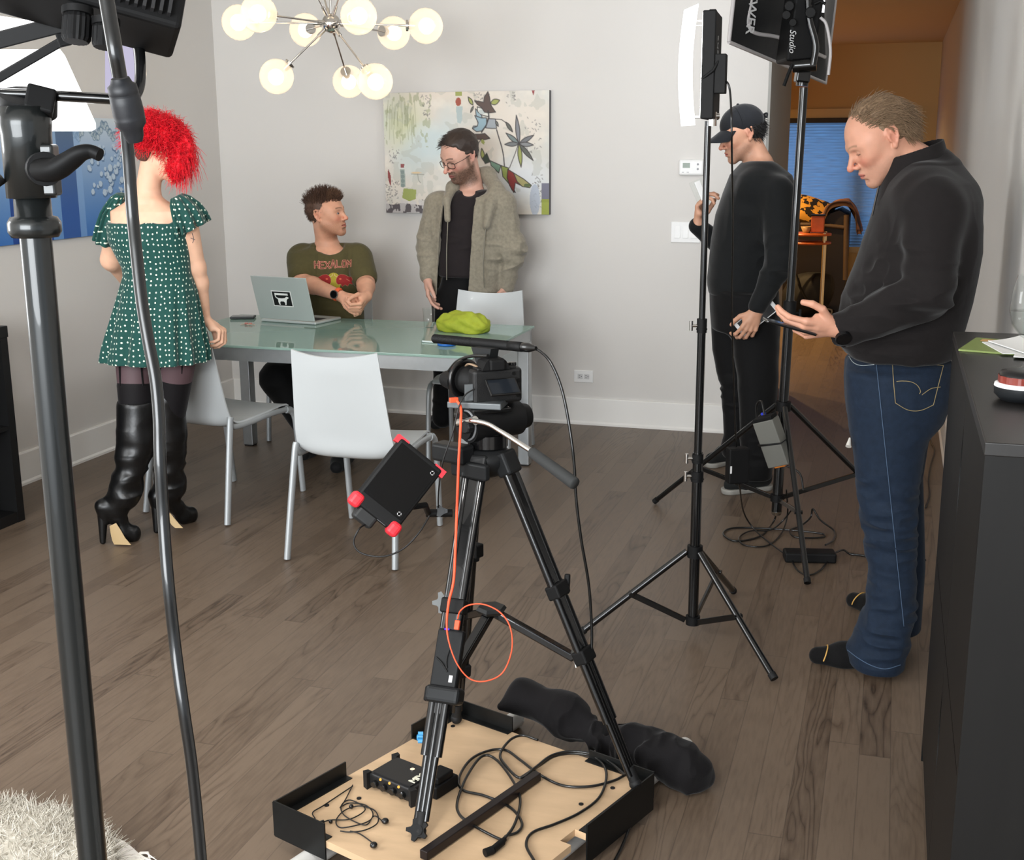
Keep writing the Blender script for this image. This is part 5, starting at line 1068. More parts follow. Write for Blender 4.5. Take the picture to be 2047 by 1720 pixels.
loop = [(1898, 822, .02), (1876, 832, .006), (1862, 850, .006), (1860, 880, .006), (1868, 900, .006), (1860, 930, .006), (1856, 960, .006), (1858, 990, .006), (1850, 1015, .006)]
cable('floor_lead', 'thin dark cord lying along the right wall behind the jeans wearer', [Z(x, y, z) for x, y, z in loop], .004, mat('brown_cord', (46, 38, 34), .5))
# ===== dolly platform =====
O_ = vec(-1.083, 2.981, 0); ex = vec(.94, -.341, 0).normalized(); ey = vec(-ex.y*-1, -ex.x, 0); ey = vec(ex.y, -ex.x, 0)
def Pf(a, b, z=0.0): return O_+ex*a+ey*b+ZUP*z
PMx = Matrix((ex, -ey, ZUP)).transposed(); TB = .098
dl = thing('dolly_platform', 'square plywood camera dolly with black angle-iron corners on the floor', 'camera dolly', Pf(.315, .34))
PLY = mat('birch_plywood', (196, 166, 132), .55, noise=.10, nscale=5, stretch=(1, 4, 1), bump=.1, bscale=80)
notch = [(0.02, .0), (.63, .0), (.63, .30), (.575, .30), (.575, .345), (.63, .345), (.63, .68), (.0, .68), (.0, .02)]
notch = [(0, 0), (.63, 0), (.63, .30), (.60, .30), (.60, .36), (.63, .36), (.63, .68), (0, .68)]
MB().prism([(a, -b) for a, b in notch], Pf(0, 0, TB-.018), PMx, .018).build('board', PLY, dl, world=True)
IRON = mat('angle_iron', (34, 36, 36), .45, .4, noise=.2, nscale=30)
def flange(a0, b0, a1, b1, zlo, zhi):
    q = MB(); p, r = Pf(a0, b0, (zlo+zhi)/2), Pf(a1, b1, (zlo+zhi)/2); M = frame(r-p, ZUP); q.box((p+r)/2, (zhi-zlo, .004, (r-p).length), M)
    inw = (Pf(.315, .34)-(p+r)/2); inw.z = 0; nn = M.col[1].copy(); nn = nn if nn.dot(inw) > 0 else -nn
    q.box((p+r)/2+nn*.011+ZUP*((TB+.001)-(zlo+zhi)/2), (.003, .022, (r-p).length), M); q.build('angle_iron', IRON, dl, world=True)
flange(-.003, .005, -.003, .19, .05, TB+.040); flange(0, -.003, .19, -.003, .05, TB+.042); flange(-.003, .44, -.003, .683, .05, TB+.040); flange(0, .683, .17, .683, .05, TB+.045)
flange(.44, -.003, .633, -.003, .05, TB+.024); flange(.633, 0, .633, .30, .02, TB+.022); flange(.60, .683, .44, .683, .05, TB+.04)
for a, b in ((.04, .07), (.57, .09), (.55, .20), (.06, .57), (.10, .50)): MB().cyl(Pf(a, b, TB), Pf(a, b, TB+.002), .006).build('bolt_head', RUB, dl, world=True)
WR = mat('wheel_grey', (60, 60, 62), .5)
for a in (.115, .545):
    for b in (.08, .60):
        for s_ in (-1, 1): MB().cyl(Pf(a+s_*.030, b-.012, .062), Pf(a+s_*.030, b+.012, .062), .018).build('wheel', WR, dl, world=True)
bar_ = MB(); a0, a1 = Z(1070, 1550, TB+.02), Z(852, 1702, TB+.02); M = frame(a1-a0, ZUP)
ch_ = thing('metal_bar', 'dark square metal bar lying across the plywood beside the cable coil', 'bar', (a0+a1)/2*1.0-ZUP*.018); bar_.box((a0+a1)/2-ZUP*.006, (.022, .022, (a1-a0).length+.02), M, .002); bar_.build('bar', mat('bar_brown', (38, 32, 32), .4, .5), ch_, world=True)
MB().cyl(a0+(a1-a0).normalized()*.02+M.col[1]*.0112, a0+(a1-a0).normalized()*.02+M.col[1]*.0125, .006).build('hole', RUB, ch_, world=True)
PVC = mat('pvc_white', (206, 204, 200), .4)
for nm, a, b0, b1 in (('left', .085, -.22, .95), ('right', .540, -.335, .95)):
    o = thing('track_pipe', 'white plastic track pipe under the %s edge of the dolly platform' % nm, 'pipe', Pf(a, 0, 0)); pr = .0245
    q = MB(); p0, p1 = Pf(a, b0, pr), Pf(a, b1, pr)
    p0, p1 = ((vec(-.958, 3.140, pr), vec(-1.275, 2.105, pr)) if nm == 'left' else (vec(-.459, 3.115, pr), vec(-.815, 2.070, pr)))
    q.cyl(p0, p1, pr, n=28, caps=False); q.lathe([(pr, 0), (pr-.004, 0), (pr-.004, .02), (0, .021)], p0, p1-p0, 28); q.build('pipe', PVC, o, world=True)
# sandbag, two lobes over the pipes
sb_ = thing('sandbag', 'black two-lobed saddle sandbag slumped across the white track pipes', 'sandbag', Z(1210, 1500, 0))
B = lambda x, y, z: A(Z(x, y, z)); NYL = mat('black_nylon', (30, 27, 29), .85, sheen=.1, spec=.2, bump=.25, bscale=300)
ops = [rc(B(1045, 1394, .115), B(1130, 1428, .100), .044, .050, .04), rc(B(1130, 1428, .100), B(1200, 1478, .065), .050, .028, .05), rc(B(1000, 1412, .10), B(1045, 1394, .115), .008, .040, .04), rc(B(1200, 1486, .055), B(1245, 1494, .065), .022, .032, .03),
       rc(B(1270, 1486, .09), B(1350, 1516, .08), .044, .048, .05), rc(B(1320, 1505, .07), B(1388, 1542, .05), .046, .044, .05), rc(B(1375, 1548, .045), B(1416, 1556, .03), .044, .010, .04),
       wrinkle(B(1180, 1480, .08), .16, .014, (34, 18, 18), None, 2), wrinkle(B(1240, 1500, .08), .14, .014, (30, 30, 18), None, 4), wrinkle(B(1350, 1540, .08), .16, .010, (26, 18, 18), None, 6), wrinkle(B(1050, 1410, .1), .2, .005, (18, 14, 14), None, 9), bxx((0, 2, -.5), (6, 6, .502), None, .001, .004, '-')]
organic('bag', ops, .0035, NYL, sb_)
# recorder
rcn = Z(808, 1560, TB+.02); rcd = thing('audio_recorder', 'black portable audio recorder with knobs lying on the plywood platform', 'audio recorder', (rcn.x, rcn.y, TB))
RM = frame(ZUP, ex); Rx = lambda a, b, z: ex*a-ey*b+ZUP*z       # a right, b away
MB().box(Rx(0, 0, .022), (.145, .105, .036), PMx, .005).box(Rx(0, .0, .041), (.12, .09, .004), PMx, .003).build('case', mat('recorder_black', (40, 40, 41), .5), rcd)
for sa in (-1, 1):
    for sb2 in (-1, 1):
        q = MB(); q.prism([(0, 0), (.012, 0), (.018, .012), (.0, .018)], Rx(sa*.066, sb2*.046, .0), Matrix((ex*sa, -ey*sb2, ZUP)).transposed() if sa*sb2 > 0 else Matrix((-ey*sb2, ex*sa, ZUP)).transposed(), .044); q.build('corner_bumper', RUB, rcd)

for k in range(4): q = MB(); knob(q, Rx(-.045+.03*k, -.0525, .020), ey, .009, .012, 8); q.build('gain_knob', BLKM, rcd)
for k in range(3): MB().ball(Rx(-.030+.03*k, -.053, .035), .0035, 8, 6).build('led', emission('led_amber', (255, 190, 90), 1.5), rcd)
MB().cyl(Rx(.01, .02, .0430), Rx(.01, .02, .0445), .006).build('screw', CHR, rcd)
text_mesh('lettering', 'MIXP', .026, m4(rcn*0+vec(rcn.x, rcn.y, TB)+Rx(.050, .0, .0436), Matrix((-ey*-1, -ex*-1, ZUP)).transposed() @ rz(PI)), mat('print_cream', (232, 228, 206), .5), rcd, bold=.0008)
q = Z(872, 1578, TB); o = thing('battery_sled', 'small black battery block beside the recorder behind the tripod leg', 'battery', (q.x, q.y, TB)); MB().box((0, 0, .017), (.075, .085, .033), PMx, .004).box(ex*.01+ZUP*.042, (.045, .06, .018), PMx, .004).build('block', MATB, o)
THIN = mat('thin_wire', (30, 29, 29), .5)
def onb(pts, dz=.004): return [Z(x, y, TB+dz+(p[2] if len(p) > 2 else 0)) for p in pts for x, y in [p[:2]]]
ep = thing('earphones', 'black in-ear earphones with a tangled thin cord on the plywood platform', 'earphones', Z(700, 1640, TB))
MB().tube(spline(onb([(705, 1570), (690, 1600), (680, 1615), (684, 1612), (700, 1606), (730, 1610), (745, 1625), (740, 1640), (715, 1650), (680, 1655), (672, 1640), (690, 1620), (720, 1612), (750, 1622), (755, 1645), (730, 1660), (700, 1664), (680, 1662)]), 8), .0015, 6).tube(spline(onb([(638, 1648), (660, 1640), (700, 1638), (730, 1618), (700, 1600), (682, 1612), (690, 1632), (730, 1650), (748, 1632), (768, 1645)]), 8), .0015, 6).tube(spline(onb([(700, 1662), (720, 1668), (748, 1688)]), 6), .0015, 6).tube(spline(onb([(612, 1655), (630, 1640), (625, 1625), (648, 1610), (705, 1572)]), 6), .0015, 6).build('cord', THIN, ep, world=True)
for x, y in ((770, 1642), (747, 1690)): MB().ball(Z(x, y, TB+.009), .009, 12, 8, (1, 1, .8)).build('earbud', BLKM, ep, world=True)
MB().cyl(Z(630, 1650, TB+.005), Z(647, 1643, TB+.005), .0045).build('splitter', BLKM, ep, world=True); MB().ball(Z(702, 1613, TB+.006), .006, 10, 6).ball(Z(661, 1643, TB+.005), .005, 10, 6).build('slider', BLKM, ep, world=True)
XL_ = [(1006, 1681), (1012, 1672), (1035, 1664), (1043, 1645), (1020, 1615), (970, 1592), (925, 1580), (918, 1555), (940, 1520), (975, 1502), (1010, 1500), (1040, 1520), (1080, 1550), (1125, 1571), (1178, 1573), (1225, 1562), (1250, 1550)]
xs = [(1250, 1550), (1205, 1515), (1150, 1503), (1105, 1510), (1070, 1535), (1040, 1556), (1010, 1530), (1000, 1508), (1020, 1480), (1045, 1471), (1075, 1480)]
x3 = [(1006, 1681), (985, 1672), (945, 1650), (918, 1628), (915, 1600), (935, 1550), (965, 1512), (995, 1522), (1030, 1570), (1040, 1605), (1028, 1650), (1006, 1681)]
x4 = [(1040, 1556), (1080, 1530), (1110, 1512), (1150, 1507), (1190, 1515), (1212, 1545), (1200, 1592), (1160, 1625), (1110, 1648), (1065, 1665), (1052, 1690), (1068, 1722)]
xc = thing('xlr_cable', 'coiled black microphone cable with XLR plug on the plywood platform', 'cable', Z(1006, 1681, TB))
MB().tube(spline(onb(XL_, .006), 8), .0036, 8).tube(spline(onb(xs, .012), 8), .0036, 8).tube(spline(onb(x3, .010), 8), .0036, 8).tube(spline(onb(x4, .007), 8), .0036, 8).build('cord', CBL, xc, world=True)
MB().cyl(Z(1004, 1684, TB+.010), Z(985, 1700, TB+.010), .0085).cyl(Z(985, 1700, TB+.010), Z(969, 1706, TB+.010), .0095).cyl(Z(1008, 1679, TB+.008), Z(1004, 1684, TB+.010), .006).build('plug', MATB, xc, world=True)
# ===== camera tripod =====
SP = W(968, 905, 2.80); tr = thing('camera_tripod', 'black video tripod with fluid head and pan handle on the plywood platform', 'tripod', vec(SP.x, SP.y, TB))
TBK = mat('tripod_black', (22, 22, 23), .25, .2, coat=.5); TG_ = mat('tripod_grey', (46, 48, 50), .45, .2, spec=.3)
FA, FB_, FC_ = Z(838, 1668, TB+.012), Z(1272, 1572, TB+.012), Z(912, 1440, TB+.012)
def tleg(a, b, wtop, cl, knobside, two=.55):
    a, b = Vector(a), Vector(b); ax_ = (b-a).normalized(); out = vec(b.x-SP.x, b.y-SP.y, 0).normalized(); sd = ax_.cross(out).normalized(); L_ = (b-a).length
    lg = MB()
    for s_ in (-1, 1): lg.cyl(a+sd*s_*wtop, a+ax_*L_*.80+sd*s_*wtop*.8, .0105, n=14)
    leg = lg.build('leg', TBK, tr, world=True); M = Matrix((sd, ax_.cross(sd), ax_)).transposed()
    mid = MB(); mid.box(a+ax_*(L_*.36), (.026, .012, L_*.66), M, .002); mid.build('middle_stage', TBK, leg, world=True)
    lowr = MB(); 
    for s_ in (-1, 0, 1): lowr.cyl(a+ax_*L_*.62+sd*s_*.013, b-ax_*.03+sd*s_*.011, .0078, n=12)
    lowr.build('lower_stage', TBK, leg, world=True)
    for t_, w_ in cl: MB().box(a+ax_*L_*t_, (w_, .036, .036), M, .005).build('leg_clamp', MATB, leg, world=True)
    MB().box(a+ax_*.01, (.062, .040, .060), M, .008).build('leg_joint', TG_, leg, world=True)
    MB().ball(b-ax_*.006, .016, 14, 8).cyl(b-ax_*.05, b-ax_*.01, .013).build('foot', RUB, leg, world=True)
    return leg, a, ax_, sd, L_
hA, hB, hC = SP+(vec(FA.x-SP.x, FA.y-SP.y, 0).normalized())*.055-ZUP*.015, SP+(vec(FB_.x-SP.x, FB_.y-SP.y, 0).normalized())*.060-ZUP*.01, SP+(vec(FC_.x-SP.x, FC_.y-SP.y, 0).normalized())*.055-ZUP*.015
lA = tleg(hA, FA, .020, [(.40, .060), (.64, .072)], 1); lB = tleg(hB, FB_, .020, [(.40, .058), (.60, .056)], 1); lC = tleg(hC, FC_, .020, [(.36, .060), (.80, .056)], -1)
q = MB(); pk = W(1118, 1166, 2.79); knob(q, pk, RH-FH*.3, .012, .018, 8); M = frame(RH-FH*.3); q.box(pk+M.col[2]*.02, (.05, .014, .014), Matrix((M.col[2].cross(ZUP), M.col[2], ZUP)).transposed() @ rot(0, math.radians(80), 0), .004); q.build('clamp_wing', MATB, lB[0], world=True)
def star(mb, p, ax_, r, h, n=5):
    M = frame(ax_, ZUP); mb.prism([((r*(1 if k % 4 < 2 else .62))*math.cos(2*PI*(k+.5)/(4*n)), (r*(1 if k % 4 < 2 else .62))*math.sin(2*PI*(k+.5)/(4*n))) for k in range(4*n)], p, M, h); mb.cyl(Vector(p)+M.col[2]*h, Vector(p)+M.col[2]*(h+.003), r*.5); return mb
tc_ = lambda p: (CP-p).normalized()
p = W(886, 1205, 2.62); star(MB(), p, tc_(p), .027, .014).build('clamp_knob', mat('knob_grey', (96, 98, 98), .4, .2), lA[0], world=True)
p = W(836, 1660, 2.36); star(MB(), p, tc_(p)-RH*.2, .026, .016).build('foot_knob', MATB, lA[0], world=True)
p = W(846, 1475, 2.50); star(MB(), p, -RH, .014, .012).build('blue_knob', mat('knob_blue', (52, 140, 196), .4), lA[0], world=True)
p = W(948, 1100, 2.78); MB().box(p, (.04, .03, .035), PMx, .004).build('leg_catch', MATB, lC[0], world=True)
# spreader
hubp = W(982, 1212, 2.76); sp = MB().lathe([(.0, 0), (.034, 0), (.040, -.008), (.034, -.016), (0, -.016)], hubp, n=6, smooth=False).build('spreader_hub', TG_, tr, world=True)
for tgt in (W(1148, 1306, 2.79), W(912, 1330, 2.62), W(925, 1225, 2.90)):
    M = frame(tgt-hubp, ZUP); MB().box((hubp+tgt)/2-ZUP*.012, (.020, .026, (tgt-hubp).length), M, .004).cyl(tgt-M.col[1]*.02, tgt+M.col[1]*.02, .009).build('spreader_arm', TBK, tr, world=True)
MB().cyl(W(1145, 1310, 2.79), W(1152, 1335, 2.78), .003).build('key_ring', CHR, tr, world=True)
# bowl and fluid head
bw = MB().lathe([(.040, -.055), (.058, -.045), (.070, -.020), (.072, .0), (.060, .006), (.055, .014), (.0, .014)], SP, n=36).build('bowl', TG_, tr, world=True)
MB().box(W(905, 905, 2.74), (.10, .05, .045), PMx, .008).box(W(940, 940, 2.72), (.11, .02, .04), PMx, .006).build('leg_collar', TG_, bw, world=True)
HB_ = W(975, 875, 2.80); HA_ = (RH*.80+FH*.60).normalized()
fh = MB().cyl(HB_-ZUP*.02, HB_+ZUP*.012, .050, n=36).cyl(HB_-ZUP*.0, HB_+ZUP*.02, .038, n=36).build('pan_base', TBK, tr, world=True)
hc = W(978, 843, 2.80); dr_ = MB().cyl(hc-HA_*.065, hc+HA_*.085, .044, n=40).cyl(hc+HA_*.085, hc+HA_*.115, .037, .030, n=40).cyl(hc-HA_*.078, hc-HA_*.065, .034, n=40).cyl(hc-HA_*.084, hc-HA_*.078, .018).build('tilt_drum', MATB, tr, world=True)
MB().tube([hc-HA_*.067+(ZUP*math.cos(a)+HA_.cross(ZUP)*math.sin(a))*.036 for a in [PI*k/14-.2 for k in range(15)]], .003).build('drum_ring', mat('ring_grey', (110, 112, 114), .4), dr_, world=True)
q = W(882, 858, 2.74); q2 = MB(); knob(q2, W(940, 853, 2.72), -HA_+CF*-.2, .016, .02, 10); q2.build('pan_lock', TG_, tr, world=True)
CM = Matrix((RH*.93+FH*.37, FH*.93-RH*.37, ZUP)).transposed()
MB().box(W(955, 806, 2.78), (.075, .135, .016), CM @ rz(math.radians(55)), .003).build('quick_plate', mat('plate_alu', (92, 96, 98), .4, .3), tr, world=True)
MB().box(W(970, 815, 2.80), (.10, .10, .012), CM, .003).build('plate_base', TBK, tr, world=True)
hn = [W(925, 845, 2.72), W(945, 842, 2.70), W(975, 848, 2.68), W(1000, 862, 2.66), W(1062, 902, 2.61)]
hd2 = MB().tube(spline(hn, 6), .0062, 12).cyl(W(918, 846, 2.74), W(950, 841, 2.71), .011).build('pan_handle', CHR, tr, world=True)
ga, gb = W(1060, 902, 2.61), W(1150, 968, 2.54); gx = (gb-ga).normalized(); MB().lathe([(.008, 0), (.0125, .006), (.0135, (gb-ga).length*.5), (.0145, (gb-ga).length-.004), (.013, (gb-ga).length), (0, (gb-ga).length)], ga, gx, 28).build('grip', mat('foam_grip', (66, 68, 68), .8), hd2, world=True)
# ===== camera =====
cb_c = W(990, 770, 2.80); cm = thing('mirrorless_camera', 'black mirrorless camera with lens, seen from behind on the tripod head', 'camera', cb_c-ZUP*.05)
BD_ = -(CM.col[1].copy()); BX = CM.col[0].copy(); BY = CM.col[1].copy()      # BX right along the back, BY away
LEA = mat('camera_black', (20, 20, 21), .5, bump=.3, bscale=600)
MB().box(cb_c, (.127, .042, .085), CM, .008).box(cb_c+BX*.055+BY*.018, (.030, .040, .082), CM, .010).box(cb_c+ZUP*.044-BX*.002, (.10, .036, .006), CM, .002).build('body', LEA, cm, world=True)
vf = MB(); vf.prism([(-.036, 0), (.036, 0), (.026, .020), (.018, .027), (-.018, .027), (-.026, .020)], cb_c+ZUP*.043-BX*.008-BY*.030, Matrix((BX, ZUP, BX.cross(ZUP))).transposed() if BX.cross(ZUP).dot(BY) > 0 else Matrix((BX*-1, ZUP, (BX*-1).cross(ZUP))).transposed(), .055)
vf.box(cb_c+ZUP*.056-BX*.008-BY*.034, (.038, .016, .026), CM, .004); vf.build('viewfinder', MATB, cm, world=True)
for dx, r in ((.045, .010), (.030, .008)): q = MB(); knob(q, cb_c+ZUP*.045+BX*dx, ZUP, r, .009, 14); q.build('dial', BLKM, cm, world=True)
for dx, dz in ((.052, .012), (.052, -.008), (.052, -.026), (.040, .030)): MB().cyl(cb_c+BX*dx+ZUP*dz-BY*.0205, cb_c+BX*dx+ZUP*dz-BY*.0235, .0045).build('button', BLKM, cm, world=True)
sc_a = cb_c-BY*.030+ZUP*.012; sm = CM @ rot(math.radians(-38), 0, 0)
ls_ = MB().box(sc_a-BY*.022-ZUP*.008, (.078, .052, .006), CM @ rot(math.radians(38), 0, 0), .002).build('flip_screen', BLKM, cm, world=True)
MB().box(sc_a-BY*.022-ZUP*.008+(CM @ rot(math.radians(38), 0, 0)) @ vec(0, 0, .0034), (.070, .044, .0006), CM @ rot(math.radians(38), 0, 0)).build('screen_glass', mat('screen_sheen', (44, 50, 58), .08, spec=.3), ls_, world=True)
LD = (BY*.90-BX*.30+ZUP*.02).normalized(); LD = (BY*.93-BX*.36).normalized(); l0 = cb_c+BY*.016-BX*.030+ZUP*.006
LN = MB().lathe([(.030, 0), (.031, .004), (.031, .010), (.033, .012), (.034, .030), (.0355, .031), (.0355, .050), (.034, .052), (.035, .070), (.038, .073), (.038, .082), (.033, .084), (.030, .078), (.0, .074)], l0, LD, 40).build('lens', MATB, cm, world=True)
MB().lathe([(.043, .0), (.050, .0), (.050, .008), (.043, .008), (.043, 0)], l0+LD*.060, LD, 40).build('focus_ring', BLKM, LN, world=True)
fm = W(902, 762, 2.87); MB().cyl(fm-BY*.03, fm+BY*.03, .022, n=28).box(W(912, 790, 2.83), (.026, .045, .055), CM, .005).build('focus_motor', MATB, cm, world=True)
MB().tube(spline([W(897, 742, 2.87), W(915, 722, 2.84), W(945, 712, 2.80), W(975, 712, 2.77)]), .0042).build('motor_lead', CBL, cm, world=True)
for k, (x, y) in enumerate(((922, 808), (931, 809), (940, 810))): MB().box(W(x, y, 2.765), (.006, .002, .004), CM).build('port', PLW, cm, world=True)
sg = W(950, 733, 2.80); MB().tube(spline([W(930, 735, 2.83), W(938, 728, 2.80), W(955, 735, 2.78), W(962, 752, 2.77)]), .005, 8, flat=.5).build('strap_stub', mat('strap_tan', (140, 118, 96), .7), cm, world=True)
MB().box(W(937, 785, 2.745), (.020, .004, .040), CM, .002).build('grey_door', mat('door_grey', (92, 96, 98), .4), cm, world=True)
# shotgun microphone
ma, mb_ = W(868, 677, 2.93), W(1044, 694, 2.78); mx_ = (mb_-ma).normalized(); mic = thing('shotgun_microphone', 'long black shotgun microphone mounted on top of the camera', 'microphone', (ma+mb_)/2)
L_ = (mb_-ma).length; pr = [(0, 0), (.0104, 0), (.0118, .002)]; z_ = .004
while z_ < L_*.46: pr += [(.0118, z_), (.0102, z_+.0006), (.0102, z_+.0022), (.0118, z_+.0028)]; z_ += .0045
pr += [(.0120, L_*.47), (.0120, L_*.86), (.0110, L_*.862), (.0110, L_*.868), (.0120, L_*.87), (.0120, L_), (0, L_)]
MB().lathe(pr, ma, mx_, 24).build('barrel', MATB, mic, world=True)
MB().lathe([(.0105, 0), (.0115, .004), (.0115, .022), (.0095, .030), (.006, .042), (.0048, .046)], mb_, mx_, 20).build('plug', BLKM, mic, world=True)
mm = W(986, 702, 2.83); sh2_ = ZUP-mx_*mx_.z; MT = Matrix((mx_, (ZUP.cross(mx_)).normalized(), ZUP)).transposed()
mo = MB(); mo.prism([(-.034, .012), (.036, .012), (.026, -.022), (.014, -.034), (-.010, -.034), (-.020, -.022)], mm-MT.col[1]*.014, Matrix((mx_, ZUP-mx_*mx_.z, mx_.cross(ZUP-mx_*mx_.z))).transposed(), -.028 if mx_.cross(ZUP).dot(MT.col[1]) > 0 else .028); mo.box(mm-ZUP*.042, (.022, .022, .014), MT, .003); mo.build('shock_mount', TG_, mic, world=True)
bcab = [(1066, 696, 2.77), (1082, 704, 2.76), (1102, 727, 2.75), (1122, 775, 2.74), (1136, 840, 2.73), (1147, 920, 2.72), (1152, 1000, 2.72), (1162, 1080, 2.73), (1177, 1170, 2.75), (1183, 1260, 2.76), (1183, 1330, 2.75), (1196, 1400, 2.74), (1225, 1470, 2.73)]
pts_ = [W(*q) for q in bcab]+[Z(1255, 1540, TB+.03), Z(1266, 1590, TB-.02), Z(1262, 1640, .03), Z(1240, 1700, .008), Z(1205, 1760, .008)]
cable('microphone_cable', 'black cable arching from the shotgun microphone down past the tripod leg', pts_, .0036, CBL)
# field monitor with red corners
dvw = 2.72; ca_, cb2, cc_, cd2 = D(806, 880, dvw), D(885, 944, dvw+.02), D(798, 1050, dvw-.01), D(716, 980, dvw-.03)
mc = (ca_+cb2+cc_+cd2)/4; ux = (cb2-ca_).normalized(); uy = (cd2-ca_).normalized(); un = ux.cross(uy).normalized(); uy = un.cross(ux)
if un.dot(CP-mc) < 0: un = -un
MM = Matrix((ux, un.cross(ux), un)).transposed(); wv, hv = (cb2-ca_).length, (cd2-ca_).length; sy = 1 if MM.col[1].dot(uy) > 0 else -1
mn = thing('field_monitor', 'black field monitor with red rubber corners clamped to the tripod leg', 'monitor', mc)
MB().box(MM @ vec(0, sy*.010, -.014), (wv+.008, hv+.030, .026), MM, .008).build('housing', MATB, mn); MB().box(MM @ vec(0, 0, .0002), (wv-.010, hv-.012, .002), MM).build('screen', mat('monitor_glass', (6, 6, 7), .05, spec=.25), mn)
RR = mat('red_rubber', (206, 40, 52), .5)
for sx, s2, z_ in ((-1, 1, 0), (1, 1, 0), (-1, -1, -.006), (1, -1, -.006)):
    q = MB(); big = .034 if s2 == 1 else .018; yo = (hv/2+.020 if s2 == 1 else hv/2-.000); q.box(MM @ vec(sx*(wv/2-.004), sy*s2*(yo-big*.1)+0, -.012+z_), (.030, big, .034 if s2 == 1 else .028), MM, .010); q.build('corner_guard', RR, mn)
MB().box(MM @ vec(0, -sy*(hv/2-.008), -.018), (wv-.02, .012, .024), MM, .004).build('red_edge', RR, mn)
MB().box(MM @ vec(-.012, sy*(hv/2+.026), -.026), (.052, .050, .040), MM, .008).build('battery', mat('battery_black', (36, 37, 38), .6), mn); MB().box(MM @ vec(.022, sy*(hv/2+.016), -.010), (.028, .016, .014), MM, .003).build('connector', mat('connector_grey', (84, 86, 88), .5), mn)
ic = mat('icon_white', (190, 190, 190), .6)
for sx, sy_ in ((wv/2-.014, -hv/2+.016), (wv/2-.016, hv/2-.016)):
    q = MB(); 
    for k in range(4): a = PI/2*k+.6; q.box(MM @ vec(sx+.004*math.cos(a), sy*(sy_)+.004*math.sin(a), .0016), (.0045, .0012, .0004), MM @ rz(a+PI/2))
    q.build('screen_icon', ic, mn)
cl_ = W(880, 1026, 2.72); ar = MB().tube([mc+MM @ vec(wv*.42, sy*hv*.25, -.02), D(850, 1010, 2.76), cl_-RH*.03], .007).cyl(cl_-RH*.035, cl_+RH*.03, .010); ar.build('arm', MATB, mn, world=True)
q = MB(); star(q, W(882, 1022, 2.69), tc_(cl_), .016, .016, 3); q.build('arm_knob', BLKM, mn, world=True)
cable('monitor_cable', 'thin black cable running from the camera down to the monitor arm', [W(948, 778, 2.74), W(930, 790, 2.72), W(917, 815, 2.70), W(905, 865, 2.68), W(885, 925, 2.66), W(877, 980, 2.66), W(876, 1022, 2.68)], .0018, THIN)
cable('monitor_lead', 'thin black lead looping down below the red-cornered monitor', [mc+MM @ vec(0, sy*(hv/2+.045), -.02), D(718, 1058, 2.66), D(707, 1085, 2.66), D(722, 1106, 2.66), D(765, 1113, 2.66), D(805, 1098, 2.67), D(838, 1065, 2.68), D(858, 1032, 2.70)], .0020, THIN)
# power bank and orange cable
pp = W(896, 1318, 2.53); pax = (FA-hA).normalized(); sd = pax.cross(vec(FA.x-SP.x, FA.y-SP.y, 0).normalized()).normalized(); PBM = Matrix((sd, pax.cross(sd), pax)).transposed()
pk = thing('power_bank', 'black power bank strapped to the front tripod leg', 'power bank', pp); MB().box((0, 0, 0), (.066, .024, .138), PBM, .006).build('case', mat('bank_black', (26, 28, 30), .5, spec=.25), pk)
fs_ = 1 if PBM.col[1].dot(CP-pp) > 0 else -1
MB().box(PBM @ vec(-.018, fs_*.0125, .045), (.009, .001, .016), PBM).build('logo', mat('print_white'), pk); MB().tube(spline([PBM @ vec(.025, fs_*.014, .0), PBM @ vec(.008, fs_*.016, .012), PBM @ vec(-.008, fs_*.015, .03)]), .002).tube(spline([PBM @ vec(-.004, fs_*.014, -.02), PBM @ vec(-.002, fs_*.017, .002), PBM @ vec(-.005, fs_*.015, .022)]), .002).build('elastic_cord', RUB, pk)
MB().box(PBM @ vec(.010, fs_*.013, -.068), (.012, .001, .004), PBM).build('indicator', emission('indicator_violet', (90, 60, 255), 2), pk)
p_ = W(889, 1390, 2.49); MB().box(p_, (.086, .050, .040), PBM, .010).build('holder_collar', TG_, tr, world=True)
oc = thing('orange_cable', 'bright orange data cable from the camera down to the power bank', 'cable', W(915, 800, 2.72)); ORG = mat('orange_rubber', (235, 84, 48), .5)
op = [(914, 802, 2.72), (921, 815, 2.71), (921, 845, 2.69), (917, 920, 2.66), (914, 1000, 2.62), (911, 1080, 2.58), (907, 1160, 2.55), (897, 1205, 2.53), (893, 1250, 2.50), (899, 1290, 2.48), (915, 1330, 2.47), (940, 1358, 2.47), (972, 1362, 2.48), (1005, 1345, 2.50), (1023, 1300, 2.51), (1020, 1255, 2.52), (1000, 1225, 2.53), (968, 1209, 2.53), (938, 1210, 2.53), (920, 1222, 2.53), (915, 1238, 2.53)]
npt = spline([W(*q) for q in op], 8); rr_ = [.0034 if i < 56 else .0017+.0017*max(0, 1-(i-56)/16) for i in range(len(npt))]
MB().tube(npt, rr_, 8).build('cord', ORG, oc, world=True); MB().box(W(907, 800, 2.73), (.022, .010, .012), CM, .002).build('plug', ORG, oc, world=True)
MB().box(W(914, 1250, 2.52), (.012, .009, .022), PBM, .002).build('plug', ORG, oc, world=True)
